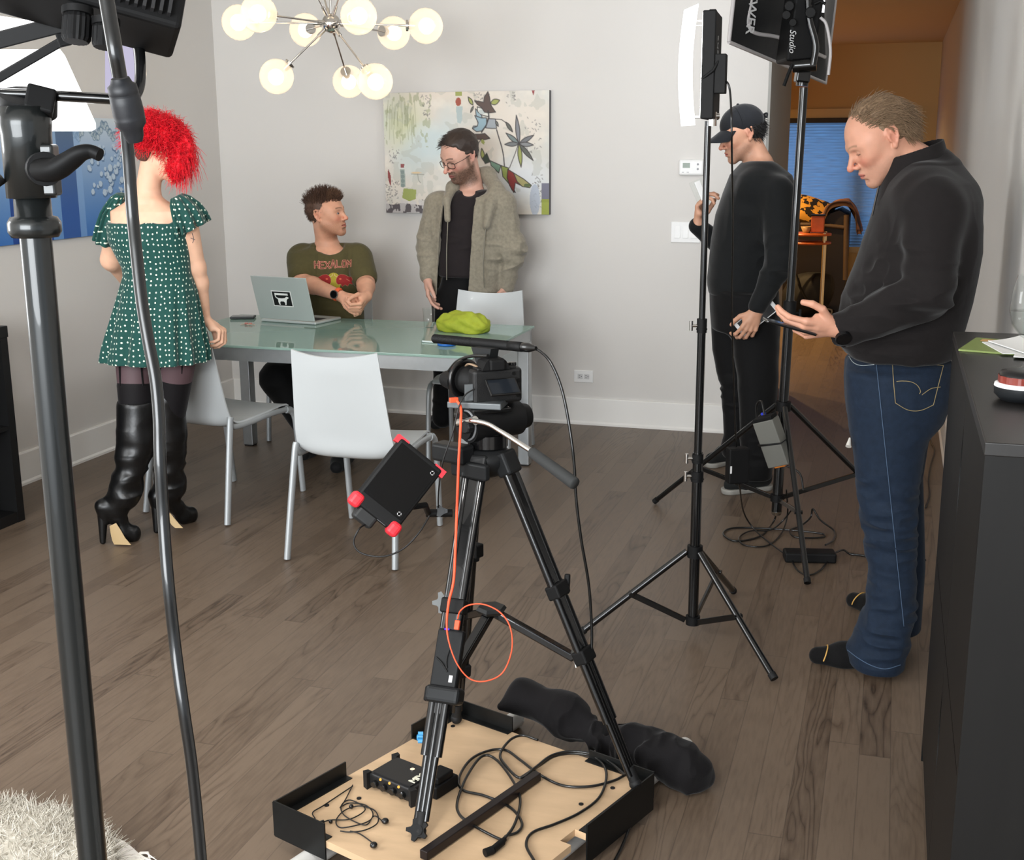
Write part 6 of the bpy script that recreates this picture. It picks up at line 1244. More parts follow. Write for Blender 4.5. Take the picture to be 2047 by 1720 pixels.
# ===== fur throw and bag at the bottom left =====
FUR = mat('white_fur', (206, 200, 188), .8, noise=.06, nscale=20)
fo_ = Z(40, 1715, 0); ft_ = thing('fur_throw', 'fluffy white fur throw on the floor at the bottom left corner', 'throw', (fo_.x, fo_.y, 0))
fops = [el(A(Z(10, 1725, .04)), (.26, .16, .075), rz(.1), .05), el(A(Z(110, 1700, .03)), (.14, .07, .045), rz(-.2), .05), el(A(Z(-60, 1690, .03)), (.20, .12, .06), None, .05), wrinkle(A(Z(30, 1700, .05)), .5, .012, (22, 22, 22), None, 2), bxx((-1, 2, -.5), (6, 6, .5), None, .001, .002, '-')]
fb = organic('pelt', fops, .005, FUR, ft_)
Vf = A([list(v.co) for v in fb.data.vertices]); rg = np.random.RandomState(4); mb = MB(); Nf = [v.normal.copy() for v in fb.data.vertices]
for k in rg.randint(0, len(Vf), 5200):
    p = Vector(Vf[k]); n_ = Nf[k]
    if n_.z < -.1: continue
    d = (n_*.55+vec(rg.randn()*.5, rg.randn()*.5, .15+rg.rand()*.3)).normalized(); L_ = .022+.022*rg.rand(); c_ = vec(rg.randn(), rg.randn(), 0)*.006; mb.tube([p-n_*.002, p+d*L_*.5+c_, p+d*L_+c_*1.6-ZUP*.004], [.0016, .0012, .0004], 3)
mb.build('fur_tufts', FUR, fb)
tb_ = Raster(.55, .34, 150, (226, 221, 214)); tb_.ell(.36, .80, .33, .62, (148, 148, 156)); tb_.ell(.36, .92, .25, .42, (222, 218, 214)); tb_.ell(.36, .96, .22, .38, (150, 150, 158)); tb_.poly([(.80, .33), (.875, .36), (.83, .44), (.795, .40)], (122, 140, 150)); tb_.line([(.90, .42), (.87, .45), (.885, .50), (.905, .53), (.89, .58), (.86, .585)], (96, 100, 110), .010)
tg0 = Z(100, 1656, .022); bx2 = (Z(300, 1700, .022)-tg0).normalized(); by2 = vec(-bx2.y, bx2.x, 0); by2 = by2 if by2.y < 0 else by2*-1
bt = thing('fringed_blanket', 'grey and white fringed blanket with printed letter beside the fur throw', 'blanket', (tg0.x, tg0.y, 0))
V, Fq = None, None; nx, ny = tb_.nx, tb_.ny; gx, gy_ = np.meshgrid(np.arange(nx)/(nx-1), np.arange(ny)/(ny-1)); hz = .030+.018*np.sin(gx*3.1)*np.cos(gy_*2)-.024*gx**3+.004*np.sin(gx*17+gy_*6)
P = A(tg0)[None, None]*[1, 1, 0]+gx[..., None]*A(bx2)*.265+gy_[..., None]*A(by2)*.17; P[..., 2] = np.maximum(hz, .006); idx = np.arange(nx*ny).reshape(ny, nx)
f_ = np.stack([idx[:-1, :-1], idx[1:, :-1], idx[1:, 1:], idx[:-1, 1:]], -1).reshape(-1, 4); o = np_mesh('blanket_cloth', P.reshape(-1, 3), f_, mat('blanket_print', (220, 220, 220), .9, attr='Col', sheen=.3, bump=.4, bscale=150), bt, col=tb_.c.reshape(-1, 3)/255); sm_ = o.modifiers.new('thickness', 'SOLIDIFY'); sm_.thickness = .006; sm_.offset = -1
mb = MB()
for k in range(60):
    q = k/59; p = tg0*1.0+bx2*.262+by2*.17*q; p.z = .008; mb.tube([p, p+bx2*.02+by2*rg.randn()*.006+ZUP*.004, p+bx2*(.035+.02*rg.rand())+by2*rg.randn()*.010-ZUP*.003], [.0035, .0025, .001], 4)
mb.build('fringe', mat('fringe_white', (232, 228, 220), .9), bt, world=True)
def axes(deg):
    a = math.radians(deg); f = vec(math.cos(a), math.sin(a), 0); return f, vec(-f.y, f.x, 0)      # forward, left
UP = vec(0, 0, 1)
def cloth(name, rgb, rough=.85, sheen=.08, noise=.06, bump=.25, bscale=300, **k): return mat(name, rgb, rough, sheen=sheen, noise=noise, nscale=60, bump=bump, bscale=bscale, spec=.25, **k)
def pst(rows, Y, latw):       # stations from pixel outlines (y, x_left, x_right) at depth Y -> (centre, lateral, half visible)
    out = []
    for i, (y, a, b) in enumerate(rows):
        p, q = W(a, y, Y), W(b, y, Y); out.append(((p+q)/2, latw[i] if isinstance(latw, (list, tuple)) else latw, (q-p).length/2))
    return out
def shrink(st, d): return [(c, max(.02, a-d), max(.02, b-d)) for c, a, b in st]
def drape(name, ops, o, xa, ya, w_, h_, nx, ras, mask, m, parent, d, off=.0009, start=.25, steps=40):
    """a print or stitching: grid marched onto the garment's own surface"""
    ny = int(nx*h_/w_); gx, gy = np.meshgrid((np.arange(nx)+.5)/nx, (np.arange(ny)+.5)/ny); P = A(o)+((gx-.5)*w_)[..., None]*A(xa)+((gy-.5)*h_)[..., None]*A(ya)
    P = P.reshape(-1, 3)-A(d)*start; dd = A(d)/np.linalg.norm(d)
    for _ in range(steps): s_ = feval(ops, P.astype(f32)); P = P+dd*np.clip(s_, -.02, .05)[:, None]*.9
    P = P-dd*off; idx = np.arange(nx*ny).reshape(ny, nx); mk = mask[:-1, :-1] & mask[1:, 1:]
    f = np.stack([idx[:-1, :-1], idx[1:, :-1], idx[1:, 1:], idx[:-1, 1:]], -1)[mk].reshape(-1, 4); use = np.unique(f); mp = np.zeros(nx*ny, int); mp[use] = np.arange(len(use))
    return np_mesh(name, P[use], mp[f], m, parent, col=ras.reshape(-1, 3)[use]/255, smooth=True)
def shoe_ops(heel, toe, r=.040, hgt=.07, k=.03):
    h, t = A(heel), A(toe); d = t-h; L_ = np.linalg.norm(d); d /= L_; u = A((0, 0, 1))
    return [rc(h+d*.035+u*(r*.9), h+d*L_*.6+u*(r*.75), r*.92, r*1.02, k), rc(h+d*L_*.6+u*(r*.7), t-d*r*.9+u*(r*.62), r*1.08, r*.80, k), rc(h+d*.045+u*hgt, h+d*.05+u*(hgt+.05), .043, .045, k), rc(h+d*.06+u*hgt*.9, h+d*L_*.55+u*r, .04, .036, k), dict(t='bx', c=(h+t)/2-u*.5, r=A((2, 2, .5)), M=np.eye(3), rd=.001, k=.004, op='-', R=9)]
# =============== person in the black zip sweater and jeans ===============
def person_jeans():
    Y0 = 3.93; f, l = axes(197); g = lambda x, y, dy=0: W(x, y, Y0+dy); base = g(1770, 1290)
    t = thing('person', 'person in black zip-neck sweater and blue jeans looking down at a phone', 'person', (base.x, base.y, 0))
    HC = g(1757, 279); R_ = frm(199, 31); s = 1.02; skin = (198, 146, 122)
    st = pst([(330, 1795, 1905), (365, 1772, 1935), (400, 1757, 1950), (450, 1742, 1957), (500, 1724, 1958), (550, 1702, 1951), (600, 1686, 1942), (650, 1679, 1927), (690, 1681, 1911), (712, 1690, 1902)], Y0, [.11, .175, .205, .215, .215, .21, .20, .20, .195, .185])
    torso = loft(st, (0, 0, 1), l, 2.2, .03)
    sh, eb, wr = g(1868, 418, -.20), g(1856, 582, -.245), g(1694, 657, -.27)
    sh2, eb2, wr2 = g(1868, 418, .19), g(1850, 590, .20), g(1830, 700, .17)
    hip = [(715, 1692, 1900), (760, 1690, 1900), (800, 1692, 1893), (840, 1697, 1876)]
    near = pst([(740, 1690, 1898), (800, 1692, 1892), (850, 1699, 1868), (900, 1705, 1850), (960, 1712, 1838), (1000, 1717, 1833), (1050, 1726, 1832), (1100, 1732, 1830), (1160, 1737, 1832), (1210, 1734, 1832), (1260, 1716, 1824), (1300, 1694, 1812), (1332, 1700, 1804)], Y0-.095, [.11, .11, .105, .10, .09, .085, .08, .078, .078, .082, .09, .098, .10])
    far = pst([(740, 1710, 1896), (850, 1715, 1862), (950, 1735, 1845), (1050, 1742, 1848), (1130, 1745, 1850), (1200, 1742, 1844), (1258, 1730, 1840)], Y0+.10, [.11, .10, .09, .082, .08, .09, .095])
    neckb = g(1850, 345)
    hand = hand_ops(W(1672, 655, Y0-.275), f*.98-UP*.02, -l*.75+UP*.62, UP*.85+l*.35, fc=[(18, 26, 18), (28, 32, 20), (36, 38, 24), (44, 44, 26)], spread=3, thumb=((.5, .75, .25), (.9, .35, .35), (.95, -.05, .35)), sc=1.06)
    hand2 = hand_ops(wr2, -UP, l, f, curl=(25, 30, 20))
    body = head_ops(HC, R_, s, nose=1.06, jaw=1.04, eye_open=.0, brow=1.15)+[rc(A(HC)+R_@A((0, -.03, -.06)), neckb, .059, .068, .03), loft(shrink(st, .03), (0, 0, 1), l, 2.2, .04)]
    body += limb([sh, eb, wr, W(1672, 655, Y0-.275)], [.052, .042, .031, .027])+hand+limb([sh2, eb2, wr2], [.052, .042, .029])+hand2
    body += leg_core(near)+leg_core(far)+[rc(near[-2][0], near[-1][0], .04, .03), rc(far[-2][0], far[-1][0], .04, .03)]
    fc = face_col(HC, R_, s, skin, lips=(176, 98, 88), stub=.22, stubc=(150, 120, 104), brow=(140, 110, 88), cheek=.45, flush=(196, 106, 88))
    organic('body', body, .0024, skin_mat('skin_a', skin), t, fc)
    # sweater
    SWC = cloth('black_fleece', (42, 37, 37), .9, .1, bscale=420)
    sl = [rc(sh, eb, .082, .070, .05), rc(eb, wr, .068, .047, .025), rc(wr, g(1680, 658, -.275), .049, .047, .01)]
    F_ = np.array(Matrix((l, f, UP)).transposed())
    ops = [torso]+sl+[rc(sh2, eb2, .075, .065, .05), rc(eb2, wr2, .062, .045, .03), rc(g(1850, 395, -.12), g(1850, 395, .12), .085, .085, .06), rc(g(1868, 330), g(1895, 400), .055, .085, .06)]
    ops += [wrinkle(g(1800, 610, -.25), .22, .014, (16, 9, 26), F_, 1), wrinkle(g(1850, 480, -.2), .22, .008, (10, 12, 9), F_, 4), wrinkle(g(1720, 690, -.1), .25, .009, (10, 10, 20), F_, 9), wrinkle(g(1760, 500), .3, .003, (6, 6, 8), F_, 5)]
    ops += [rc(g(1684, 668, -.275)+f*.06, g(1684, 658, -.275)+f*.007, .05, .038, .004, '-')]
    sw = organic('sweater', ops, .003, SWC, t)
    n = UP*.93+f*.34
    col = [loft([(g(1835, 385), .135, .128), (g(1832, 350), .11, .108), (g(1829, 322), .092, .093), (g(1827, 296), .086, .086)], n, l, 2.1, .01, cap=.006), loft([(g(1833, 360), .09, .09), (g(1827, 280), .076, .078)], n, l, 2.1, .004, '-', cap=.004)]
    organic('collar', col, .003, SWC, sw)
    MB().tube(spline([g(1775, 318, -.02), g(1762, 352, -.02), g(1752, 392, -.015), g(1743, 432, -.01)]), .0035, 6).build('zip', mat('zip_dark', (70, 66, 62), .4, .6), sw, world=True)
    # jeans
    DN = cloth('denim', (23, 35, 51), .8, .05, raw=True, noise=.16, bump=.35, bscale=500)
    hp = loft(pst(hip, Y0, [.165, .175, .175, .165]), (0, 0, 1), l, 2.4, .04)
    J = [hp, loft(near, (0, 0, 1), l, 2.1, .05), loft(far, (0, 0, 1), l, 2.1, .04)]
    J += [wrinkle(g(1770, 1040, -.1), .22, .011, (9, 12, 30), F_, 2), wrinkle(g(1760, 1240, -.1), .2, .011, (12, 10, 26), F_, 3), wrinkle(g(1790, 830, -.1), .2, .004, (8, 14, 16), F_, 6)]
    jn = organic('jeans', J, .0032, DN, t)
    SG = mat('stitch_gold', (150, 132, 92), .7); 
    def stitch(pts, r=.0011, nm='stitching', m=SG):
        pts = [(v.x, v.y) for v in spline([(a_, b_, 0) for a_, b_ in pts], 5)] if len(pts) < 20 else pts
        P = np.array([list(g(x, y, -.5)) for x, y in pts]); d = np.array([list((g(x, y)-CP).normalized()) for x, y in pts])
        for _ in range(60): P = P+d*np.clip(feval(J, P.astype(f32)), -.03, .06)[:, None]*.8
        MB().tube([Vector(p)-Vector(q)*.0012 for p, q in zip(P, d)], r, 5).build(nm, m, jn, world=True)
    stitch([(1784, 724), (1786, 760), (1790, 806)]); stitch([(1784, 724), (1840, 727), (1886, 731)]); stitch([(1790, 806), (1815, 820), (1840, 821), (1866, 810)]); stitch([(1886, 731), (1876, 770), (1866, 810)])
    stitch([(x, y) for x, y in ((1792, 763), (1805, 762), (1822, 764), (1834, 771), (1840, 782), (1838, 788))]); stitch([(1880, 774), (1862, 777), (1848, 786), (1843, 790)])
    stitch([(1697, 712), (1706, 725), (1722, 731), (1748, 729)], m=mat('stitch_pale', (150, 158, 160), .7))
    stitch([(1752+k*1.0, 730+k*9.5) for k in range(56)], .0012, 'side_seam', mat('seam_blue', (72, 92, 116), .8))
    stitch([(1694, 1300), (1715, 1316), (1742, 1331), (1770, 1338), (1800, 1330)], .0014, 'hem_stitching', mat('seam_blue'))
    # socks
    SK = cloth('black_sock', (22, 21, 22), .95)
    for i, (hx, hy, tx, ty, yo) in enumerate(((1782, 1338, 1614, 1322, 0), (1826, 1252, 1692, 1207, 0))):
        h_, t_ = Z(hx, hy), Z(tx, ty); so = organic('sock', [o for o in shoe_ops(h_, t_, .036, .06)], .003, SK, t)
        d = (t_-h_).normalized(); q = t_-d*.052; sd = d.cross(UP)
        MB().tube([q+sd*.0385*math.cos(a)+UP*(.026+.0325*math.sin(a))-d*.010*math.sin(a) for a in [PI*k/14*1.1-.15 for k in range(15)]], .0022, 6).build('toe_seam', mat('gold_seam', (206, 160, 84), .6), so, world=True)
    # hair: receding, grey brown
    HR = mat('hair_grey_brown', (118, 96, 74), .6, noise=.25, nscale=150, spec=.4)
    def reg(p): x, y, z = p; return (z > .018-.9*max(0, -y)*.9 and y < .045-.25*max(0, .09-z) and z > -.055-.2*y) and not (y > -.0 and z < .045) and not (abs(x) > .066 and y > -.045 and z < .03)
    H = [el(A(HC)+R_@A((0, -.020, .036)*1), (A((.0785, .0945, .0855))*s), R_, .01), el(A(HC)+R_@A((0, .078, .030)), (.12, .075, .082), R_, .03, '-'), el(A(HC)+R_@A((0, .03, -.07)), (.13, .075, .095), R_, .02, '-'), wrinkle(A(HC)+R_@A((0, -.03, .06)), .17, .005, (70, 22, 30), R_, 3)]
    hr = organic('hair', H, .0022, HR, t)
    hair_strands(HC, R_, s, 2800, reg, .037, HR, t, .0012, flow=lambda p: A((p[0]*2, -1.0 if p[1] > -.05 else -.35, .12 if p[1] > 0 else (-.35 if p[1] > -.05 else -1.1))), jitter=.30, lift=.004, grav=.5, seed=4).build('hair_tufts', HR, hr, world=True)
    # watch
    wp = W(1683, 664, Y0-.275); wd = f
    w_ = MB().tube([wp+(l*math.cos(a)*.033+UP*math.sin(a)*.037)+UP*.0 for a in [2*PI*k/28 for k in range(28)]], .006, 8, closed=True, flat=2.2).build('wristwatch_strap', mat('dark_leather', (34, 32, 34), .5), t, world=True)
    cpt = W(1686, 675, Y0-.32); nn_ = (l*.8-UP*.6).normalized(); MB().cyl(cpt-nn_*.004, cpt+nn_*.008, .0225).build('watch_case', mat('watch_case', (40, 40, 42), .25, .8), w_, world=True); MB().cyl(cpt+nn_*.0078, cpt+nn_*.0088, .018).build('watch_face', mat('watch_face', (22, 22, 24), .15), w_, world=True)
    MB().cyl(W(1699, 876, Y0-.14), W(1696, 893, Y0-.16), .003, .009).build('key_tag', mat('tag_white', (200, 196, 188), .5), t, world=True)
    ph = thing('phone', 'black phone held in the hand of the person in jeans', 'phone', W(1578, 653, Y0-.30))
    a = (f*.95+UP*.27).normalized(); M = Matrix((a, l, a.cross(l))).transposed(); MB().box((0, 0, 0), (.150, .072, .008), M, .003).build('body', mat('phone_black', (20, 20, 22), .2, coat=.5), ph); MB().box(M.col[2]*.0042, (.140, .066, .0006), M).build('screen', mat('phone_screen', (60, 66, 74), .1), ph)
person_jeans()
# =============== person in the black cap ===============
def person_cap():
    Y0 = 5.92; f, l = axes(202); g = lambda x, y, dy=0: W(x, y, Y0+dy); base = g(1495, 970)
    t = thing('person', 'person in black baseball cap, black long-sleeved shirt and black trousers', 'person', (base.x, base.y, 0))
    HC = g(1482, 269); R_ = frm(203, 17); s = 1.0; skin = (196, 148, 122)
    st = pst([(322, 1488, 1545), (350, 1462, 1580), (385, 1448, 1590), (430, 1432, 1588), (480, 1423, 1578), (530, 1418, 1566), (570, 1415, 1556), (590, 1418, 1552)], Y0, [.13, .19, .205, .20, .19, .18, .175, .17])
    sh, eb, wr = g(1556, 385, -.19), g(1560, 520, -.25), g(1515, 612, -.27); sh2, eb2, wr2 = g(1500, 380, .19), g(1452, 500, .22), g(1394, 452, .12)
    near = pst([(585, 1445, 1555), (640, 1455, 1556), (700, 1466, 1557), (760, 1474, 1556), (820, 1478, 1552), (880, 1480, 1548), (930, 1482, 1545), (958, 1480, 1542)], Y0-.10, [.10, .10, .095, .09, .08, .072, .068, .068])
    far = pst([(585, 1422, 1520), (640, 1421, 1515), (700, 1424, 1510), (760, 1436, 1505), (772, 1441, 1505), (820, 1445, 1500), (870, 1447, 1496), (895, 1440, 1495), (915, 1446, 1492)], Y0+.16, [.10, .10, .09, .085, .08, .07, .062, .066, .06])
    neckb = g(1522, 338)
    d1 = (-UP*.9+f*.38).normalized()
    hand = hand_ops(g(1513, 622, -.275), d1, -l, f, fc=[(30, 40, 25), (34, 42, 25), (36, 40, 25), (40, 40, 25)], spread=7, thumb=((.6, .7, .3), (.85, .35, .4), (.9, .1, .4)), sc=1.05)
    hand2 = hand_ops(g(1396, 448, .11), UP*.95+f*-.05, -f*.8+l*.5, -l*.5-f*.4+UP*.1, fc=[(28, 50, 30), (40, 55, 35), (48, 60, 40), (55, 62, 40)], spread=6, thumb=((.8, .4, .5), (.9, .1, .5), (.9, 0, .4)), sc=1.12)
    body = head_ops(HC, R_, s, nose=1.04, jaw=1.06, eye_open=.1)+[rc(A(HC)+R_@A((0, -.03, -.06)), neckb, .056, .064, .03), loft(shrink(st, .025), (0, 0, 1), l, 2.2, .04)]+limb([sh, eb, wr, g(1513, 622, -.275)], [.05, .042, .03, .027])+hand+limb([sh2, eb2, wr2, g(1396, 448, .11)], [.05, .042, .03, .027])+hand2
    body += leg_core(near)+leg_core(far)
    organic('body', body, .0028, skin_mat('skin_b', skin), t, face_col(HC, R_, s, skin, stub=.25, stubc=(110, 86, 74), brow=(40, 30, 26), cheek=.4, flush=(200, 112, 96)))
    BK = cloth('black_jersey', (31, 34, 36), .85, .2); F_ = np.array(Matrix((l, f, UP)).transposed())
    ops = [loft(st, (0, 0, 1), l, 2.2, .03), rc(g(1512, 372, -.14), g(1528, 372, .12), .075, .07, .05), rc(sh, eb, .073, .062, .05), rc(eb, wr, .060, .043, .025), rc(sh2, eb2, .07, .058, .04), rc(eb2, wr2, .055, .042, .025),
           el(A(HC)+R_@A((0, -.045, -.145)), (.074, .068, .05), R_, .006, '-'), wrinkle(g(1500, 430, -.15), .22, .009, (10, 10, 7), F_, 2), wrinkle(g(1555, 530, -.24), .2, .011, (12, 10, 18), F_, 3), wrinkle(g(1460, 560), .2, .004, (8, 8, 12), F_, 5)]
    organic('shirt', ops, .0032, BK, t)
    TR = cloth('black_trousers', (15, 15, 17), .8, .15)
    organic('trousers', [loft(pst([(575, 1420, 1553), (620, 1421, 1556), (660, 1424, 1557)], Y0, .165), (0, 0, 1), l, 2.4, .04), loft(near, (0, 0, 1), l, 2.1, .04), loft(far, (0, 0, 1), l, 2.1, .03), wrinkle(g(1450, 780, .1), .14, .008, (8, 10, 26), F_, 2), wrinkle(g(1510, 900, -.1), .15, .008, (8, 10, 26), F_, 3), wrinkle(g(1510, 720, -.1), .2, .004, (8, 10, 12), F_, 7)], .0036, TR, t)
    SH = cloth('grey_shoe', (48, 50, 50), .8); SO = mat('shoe_sole', (150, 148, 142), .6)
    for hx, hy, tx, ty in ((1538, 978, 1446, 988), (1492, 917, 1412, 936)):
        h_, t_ = Z(hx, hy), Z(tx, ty); h_.z = t_.z = .018; sh_ = organic('shoe', shoe_ops(h_, t_, .040, .06), .0036, SH, t)
        h0, t0 = vec(h_.x, h_.y, 0), vec(t_.x, t_.y, 0); organic('sole', [rc(h0+UP*.02+(t0-h0)*.1, t0+UP*.02-(t0-h0)*.14, .039, .044, .01), bxx(A((h0+t0)/2)+A((0, 0, -.5)), (2, 2, .5), None, .001, .001, '-'), bxx(A((h0+t0)/2)+A((0, 0, .526)), (2, 2, .5), None, .001, .003, '-')], .0036, SO, sh_)
    HB = mat('hair_black', (24, 21, 21), .5, noise=.2, nscale=150)
    H = [el(A(HC)+R_@A((0, -.022, .020)), A((.0785, .090, .085)), R_, .01), el(A(HC)+R_@A((0, .065, -.02)), (.14, .085, .14), R_, .02, '-'), el(A(HC)+R_@A((0, .01, -.085)), (.14, .09, .07), R_, .02, '-'), wrinkle(HC, .17, .004, (70, 22, 30), R_, 3)]
    hr = organic('hair', H, .003, HB, t)
    reg = lambda p: p[1] < -.025 and p[2] < .045 and p[2] > -.06
    hair_strands(HC, R_, s, 900, reg, .03, HB, t, .0013, flow=lambda p: A((0, -.35, -1)), jitter=.3, lift=.004).build('hair_tufts', HB, hr, world=True)
    # cap
    CP_ = cloth('cap_cotton', (44, 47, 53), .85, .2); Lh = lambda x, y, z: A(HC)+R_@A((x, y, z))
    cap = [el(Lh(0, -.016, .048), (.0845, .105, .085), R_, .01), el(Lh(0, -.01, -.062), (.2, .2, .094), R_, .004, '-'), wrinkle(Lh(0, -.03, .1), .16, .0015, (30, 30, 20), R_, 3)]
    cp = organic('cap', cap, .0028, CP_, t)
    mb = MB(); rows = []
    for i in range(9):
        r = i/8; rows.append([Vector(Lh((.074+.0*r)*math.sin(a)*(1-.12*r), 0.058+.030*math.cos(a)-.02+r*.098*(.40+.60*math.cos(a)), .048-.036*r-.020*abs(math.sin(a))**2*(1))) for a in [math.radians(-88+176*k/18) for k in range(19)]])
    mb.sheet(rows, .004).build('visor', CP_, cp, world=True)
    MB().ball(Lh(0, -.018, .134), .007, 12, 8).build('button', CP_, cp, world=True)
    MB().tube([Vector(Lh(0, -.016, .048)+R_@A((0, .1055*math.cos(a), .0858*math.sin(a)))) for a in [PI*k/20*.9+.2 for k in range(20)]], .0012, 5).tube([Vector(Lh(0, -.016, .048)+R_@A((.085*math.cos(a), .02, .084*math.sin(a)))) for a in [PI*k/20 for k in range(21)]], .0012, 5).build('seam', CP_, cp, world=True)
    MB().tube(spline([Vector(Lh(.0, -.118, .055)), Vector(Lh(.01, -.132, .048)), Vector(Lh(.02, -.126, .030))]), .005, 6).tube(spline([Vector(Lh(-.0, -.118, .055)), Vector(Lh(-.02, -.134, .058)), Vector(Lh(-.03, -.126, .040))]), .005, 6).build('tie', CP_, cp, world=True)
    o = thing('tablet_phone', 'white-edged phone held low in the left hand of the person in the cap', 'phone', g(1512, 634, -.250)); a = (g(1548, 606, -.25)-g(1478, 662, -.25)).normalized(); nn_ = (l*.9+f*.3).normalized(); b_ = nn_.cross(a).normalized(); nn_ = a.cross(b_); M = Matrix((a, b_, nn_)).transposed()
    MB().box((0, 0, 0), (.205, .075, .007), M, .003).build('frame', mat('phone_white', (222, 222, 222), .3), o); MB().box(nn_*.0038, (.17, .066, .001), M).build('screen', mat('screen_dark'), o)
    o = thing('clear_case', 'small clear and white gadget raised in the right hand of the person in the cap', 'gadget', g(1402, 385, .09)); a = (UP*.88-CR*.36).normalized(); M = Matrix((a, CR*1.0, a.cross(CR))).transposed(); M = frame(-CF, a)
    MB().box((0, 0, 0), (.13, .075, .012), M, .004).build('clear_shell', CLG, o); MB().box(M @ vec(.005, .0, .0), (.105, .030, .013), M, .003).build('white_strip', PLW, o)
person_cap()
# =============== person in the grey hooded sweatshirt ===============
def person_hoodie():
    Y0 = 6.62; f, l = axes(268); g = lambda x, y, dy=0: W(x, y, Y0+dy); base = g(915, 845)
    t = thing('person', 'bearded person with glasses in open grey hooded sweatshirt and dark t-shirt', 'person', (base.x, base.y, 0))
    HC = g(919, 311, -.04); R_ = frm(236, 27, -4); s = 1.12; skin = (205, 160, 142)
    tee = pst([(385, 915, 975), (405, 893, 985), (440, 885, 990), (480, 882, 985), (520, 878, 982), (552, 880, 980)], Y0, .12); tee = [(c, b*1.02, a) for (c, a, b), a in zip(tee, [.09, .10, .115, .125, .135, .135])]
    sh, eb, wr = g(872, 410), g(858, 488, -.03), g(855, 552, -.10); sh2, eb2, wr2 = g(1003, 412), g(1026, 500, -.02), g(1012, 568, -.01)
    neckb = g(943, 378, .02)
    legs = pst([(530, 892, 960), (560, 886, 962), (580, 880, 964), (620, 878, 965)], Y0, [.09, .112, .12, .12]); legs = [(c, b, a) for c, a, b in legs]
    nl = [g(893, 610), g(892, 720, -.02), g(885, 835, .0)]; fl = [g(943, 610), g(945, 720, -.02), g(948, 835, .0)]
    hand = hand_ops(g(854, 556, -.11), -UP*.97+f*.15+l*.12, l*.8-f*.35, f, fc=[(18, 22, 14), (24, 28, 16), (30, 32, 18), (34, 36, 20)], spread=5, thumb=((.75, .55, .2), (.9, .3, .3), (.95, .1, .3)), sc=1.1)
    hand2 = hand_ops(g(1012, 570, -.01), -UP*.97+f*.15, -l*.9, f, curl=(30, 30, 20), sc=1.1)
    body = head_ops(HC, R_, s, nose=1.08, jaw=1.0, eye_open=.2)+[rc(A(HC)+R_@A((0, -.03, -.06)), neckb, .06, .066, .03), loft(shrink(tee, .02), (0, 0, 1), l, 2.2, .04)]+limb([sh, eb, wr, g(854, 556, -.11)], [.05, .042, .03, .028])+hand+limb([sh2, eb2, wr2], [.05, .042, .03])+hand2+limb(nl, [.075, .055, .045], .04)+limb(fl, [.075, .055, .045], .04)
    organic('body', body, .0032, skin_mat('skin_c', skin), t, face_col(HC, R_, s, skin, lips=(176, 100, 96), stub=.85, stubc=(92, 70, 58), brow=(60, 44, 36), cheek=.45, flush=(206, 118, 108)))
    F_ = np.array(Matrix((l, f, UP)).transposed())
    organic('t_shirt', [loft(tee, (0, 0, 1), l, 2.2, .03), rc(g(895, 402), g(985, 402), .055, .055, .05), el(g(932, 378, -.11), (.075, .07, .05), None, .01, '-'), wrinkle(g(930, 470, -.12), .15, .006, (5, 8, 28), F_, 2), wrinkle(g(930, 510, -.12), .12, .005, (5, 8, 24), F_, 6)], .0034, cloth('charcoal_tee', (62, 54, 56), .9, .15), t)
    # hooded sweatshirt
    HC_ = cloth('grey_marl', (140, 133, 118), .95, .3, noise=.14, bump=.4, bscale=250)
    def wd(d): return [(c, a+d, b+d) for c, a, b in out]
    rows = [(392, 892, 992), (410, 872, 1008), (450, 868, 1008), (500, 866, 1010), (550, 866, 1006), (590, 868, 1000)]
    out = [(c, b*1.0, a) for (c, a, b), a in zip(pst(rows, Y0, .1), [.10, .13, .145, .15, .155, .155])]
    op_l = [(g(930, 370), .07, .3), (g(932, 400), .095, .3), (g(927, 480), .105, .3), (g(922, 560), .10, .3), (g(918, 620), .10, .3)]
    hood = [loft(out, (0, 0, 1), l, 2.3, .02, cap=.02), rc(g(885, 408), g(1000, 408), .062, .062, .05)]; arms = [rc(sh, eb, .070, .064, .05), rc(eb, wr, .062, .045, .025), rc(sh2, eb2, .074, .068, .08), rc(eb2, wr2, .066, .050, .025), rc(wr2, g(1012, 574, -.01), .05, .046, .01)]
    inner = loft([(c, a-.012, b-.012) for c, a, b in out[:-1]]+[(out[-1][0]-UP*.05, out[-1][1]-.012, out[-1][2]-.012)], (0, 0, 1), l, 2.3, .01, '-', cap=.01)
    # opening: a slab in front of the chest
    fo = f*.20; opn = loft([(c+f*.28+l*.0, a, b) for c, a, b in op_l], (0, 0, 1), l, 6, .012, '-')
    rim = [g(893, 560, -.17), g(893, 500, -.17), g(895, 440, -.15), g(893, 400, -.11), g(905, 375, -.02), g(935, 350, .10), g(975, 350, .09), g(992, 378, -.0), g(980, 410, -.10), g(972, 450, -.14), g(966, 520, -.17), g(968, 575, -.17)]
    ops = hood+[inner, opn, el(g(938, 375, -.0), (.075, .085, .06), None, .02, '-')]+arms+[rc(a, b, ra, rb, .025) for a, b, ra, rb in zip(rim[2:-2], rim[3:-1], [.014, .020, .034, .040, .045, .040, .026], [.020, .034, .040, .045, .040, .026, .014])]
    ops += [wrinkle(g(1025, 500), .22, .015, (8, 10, 22), F_, 2), wrinkle(g(860, 500), .2, .014, (8, 10, 22), F_, 3), wrinkle(g(985, 480, -.1), .24, .011, (22, 10, 7), F_, 4), wrinkle(g(880, 480, -.1), .22, .010, (22, 10, 7), F_, 5)]
    hd = organic('hooded_sweatshirt', ops, .0034, HC_, t)
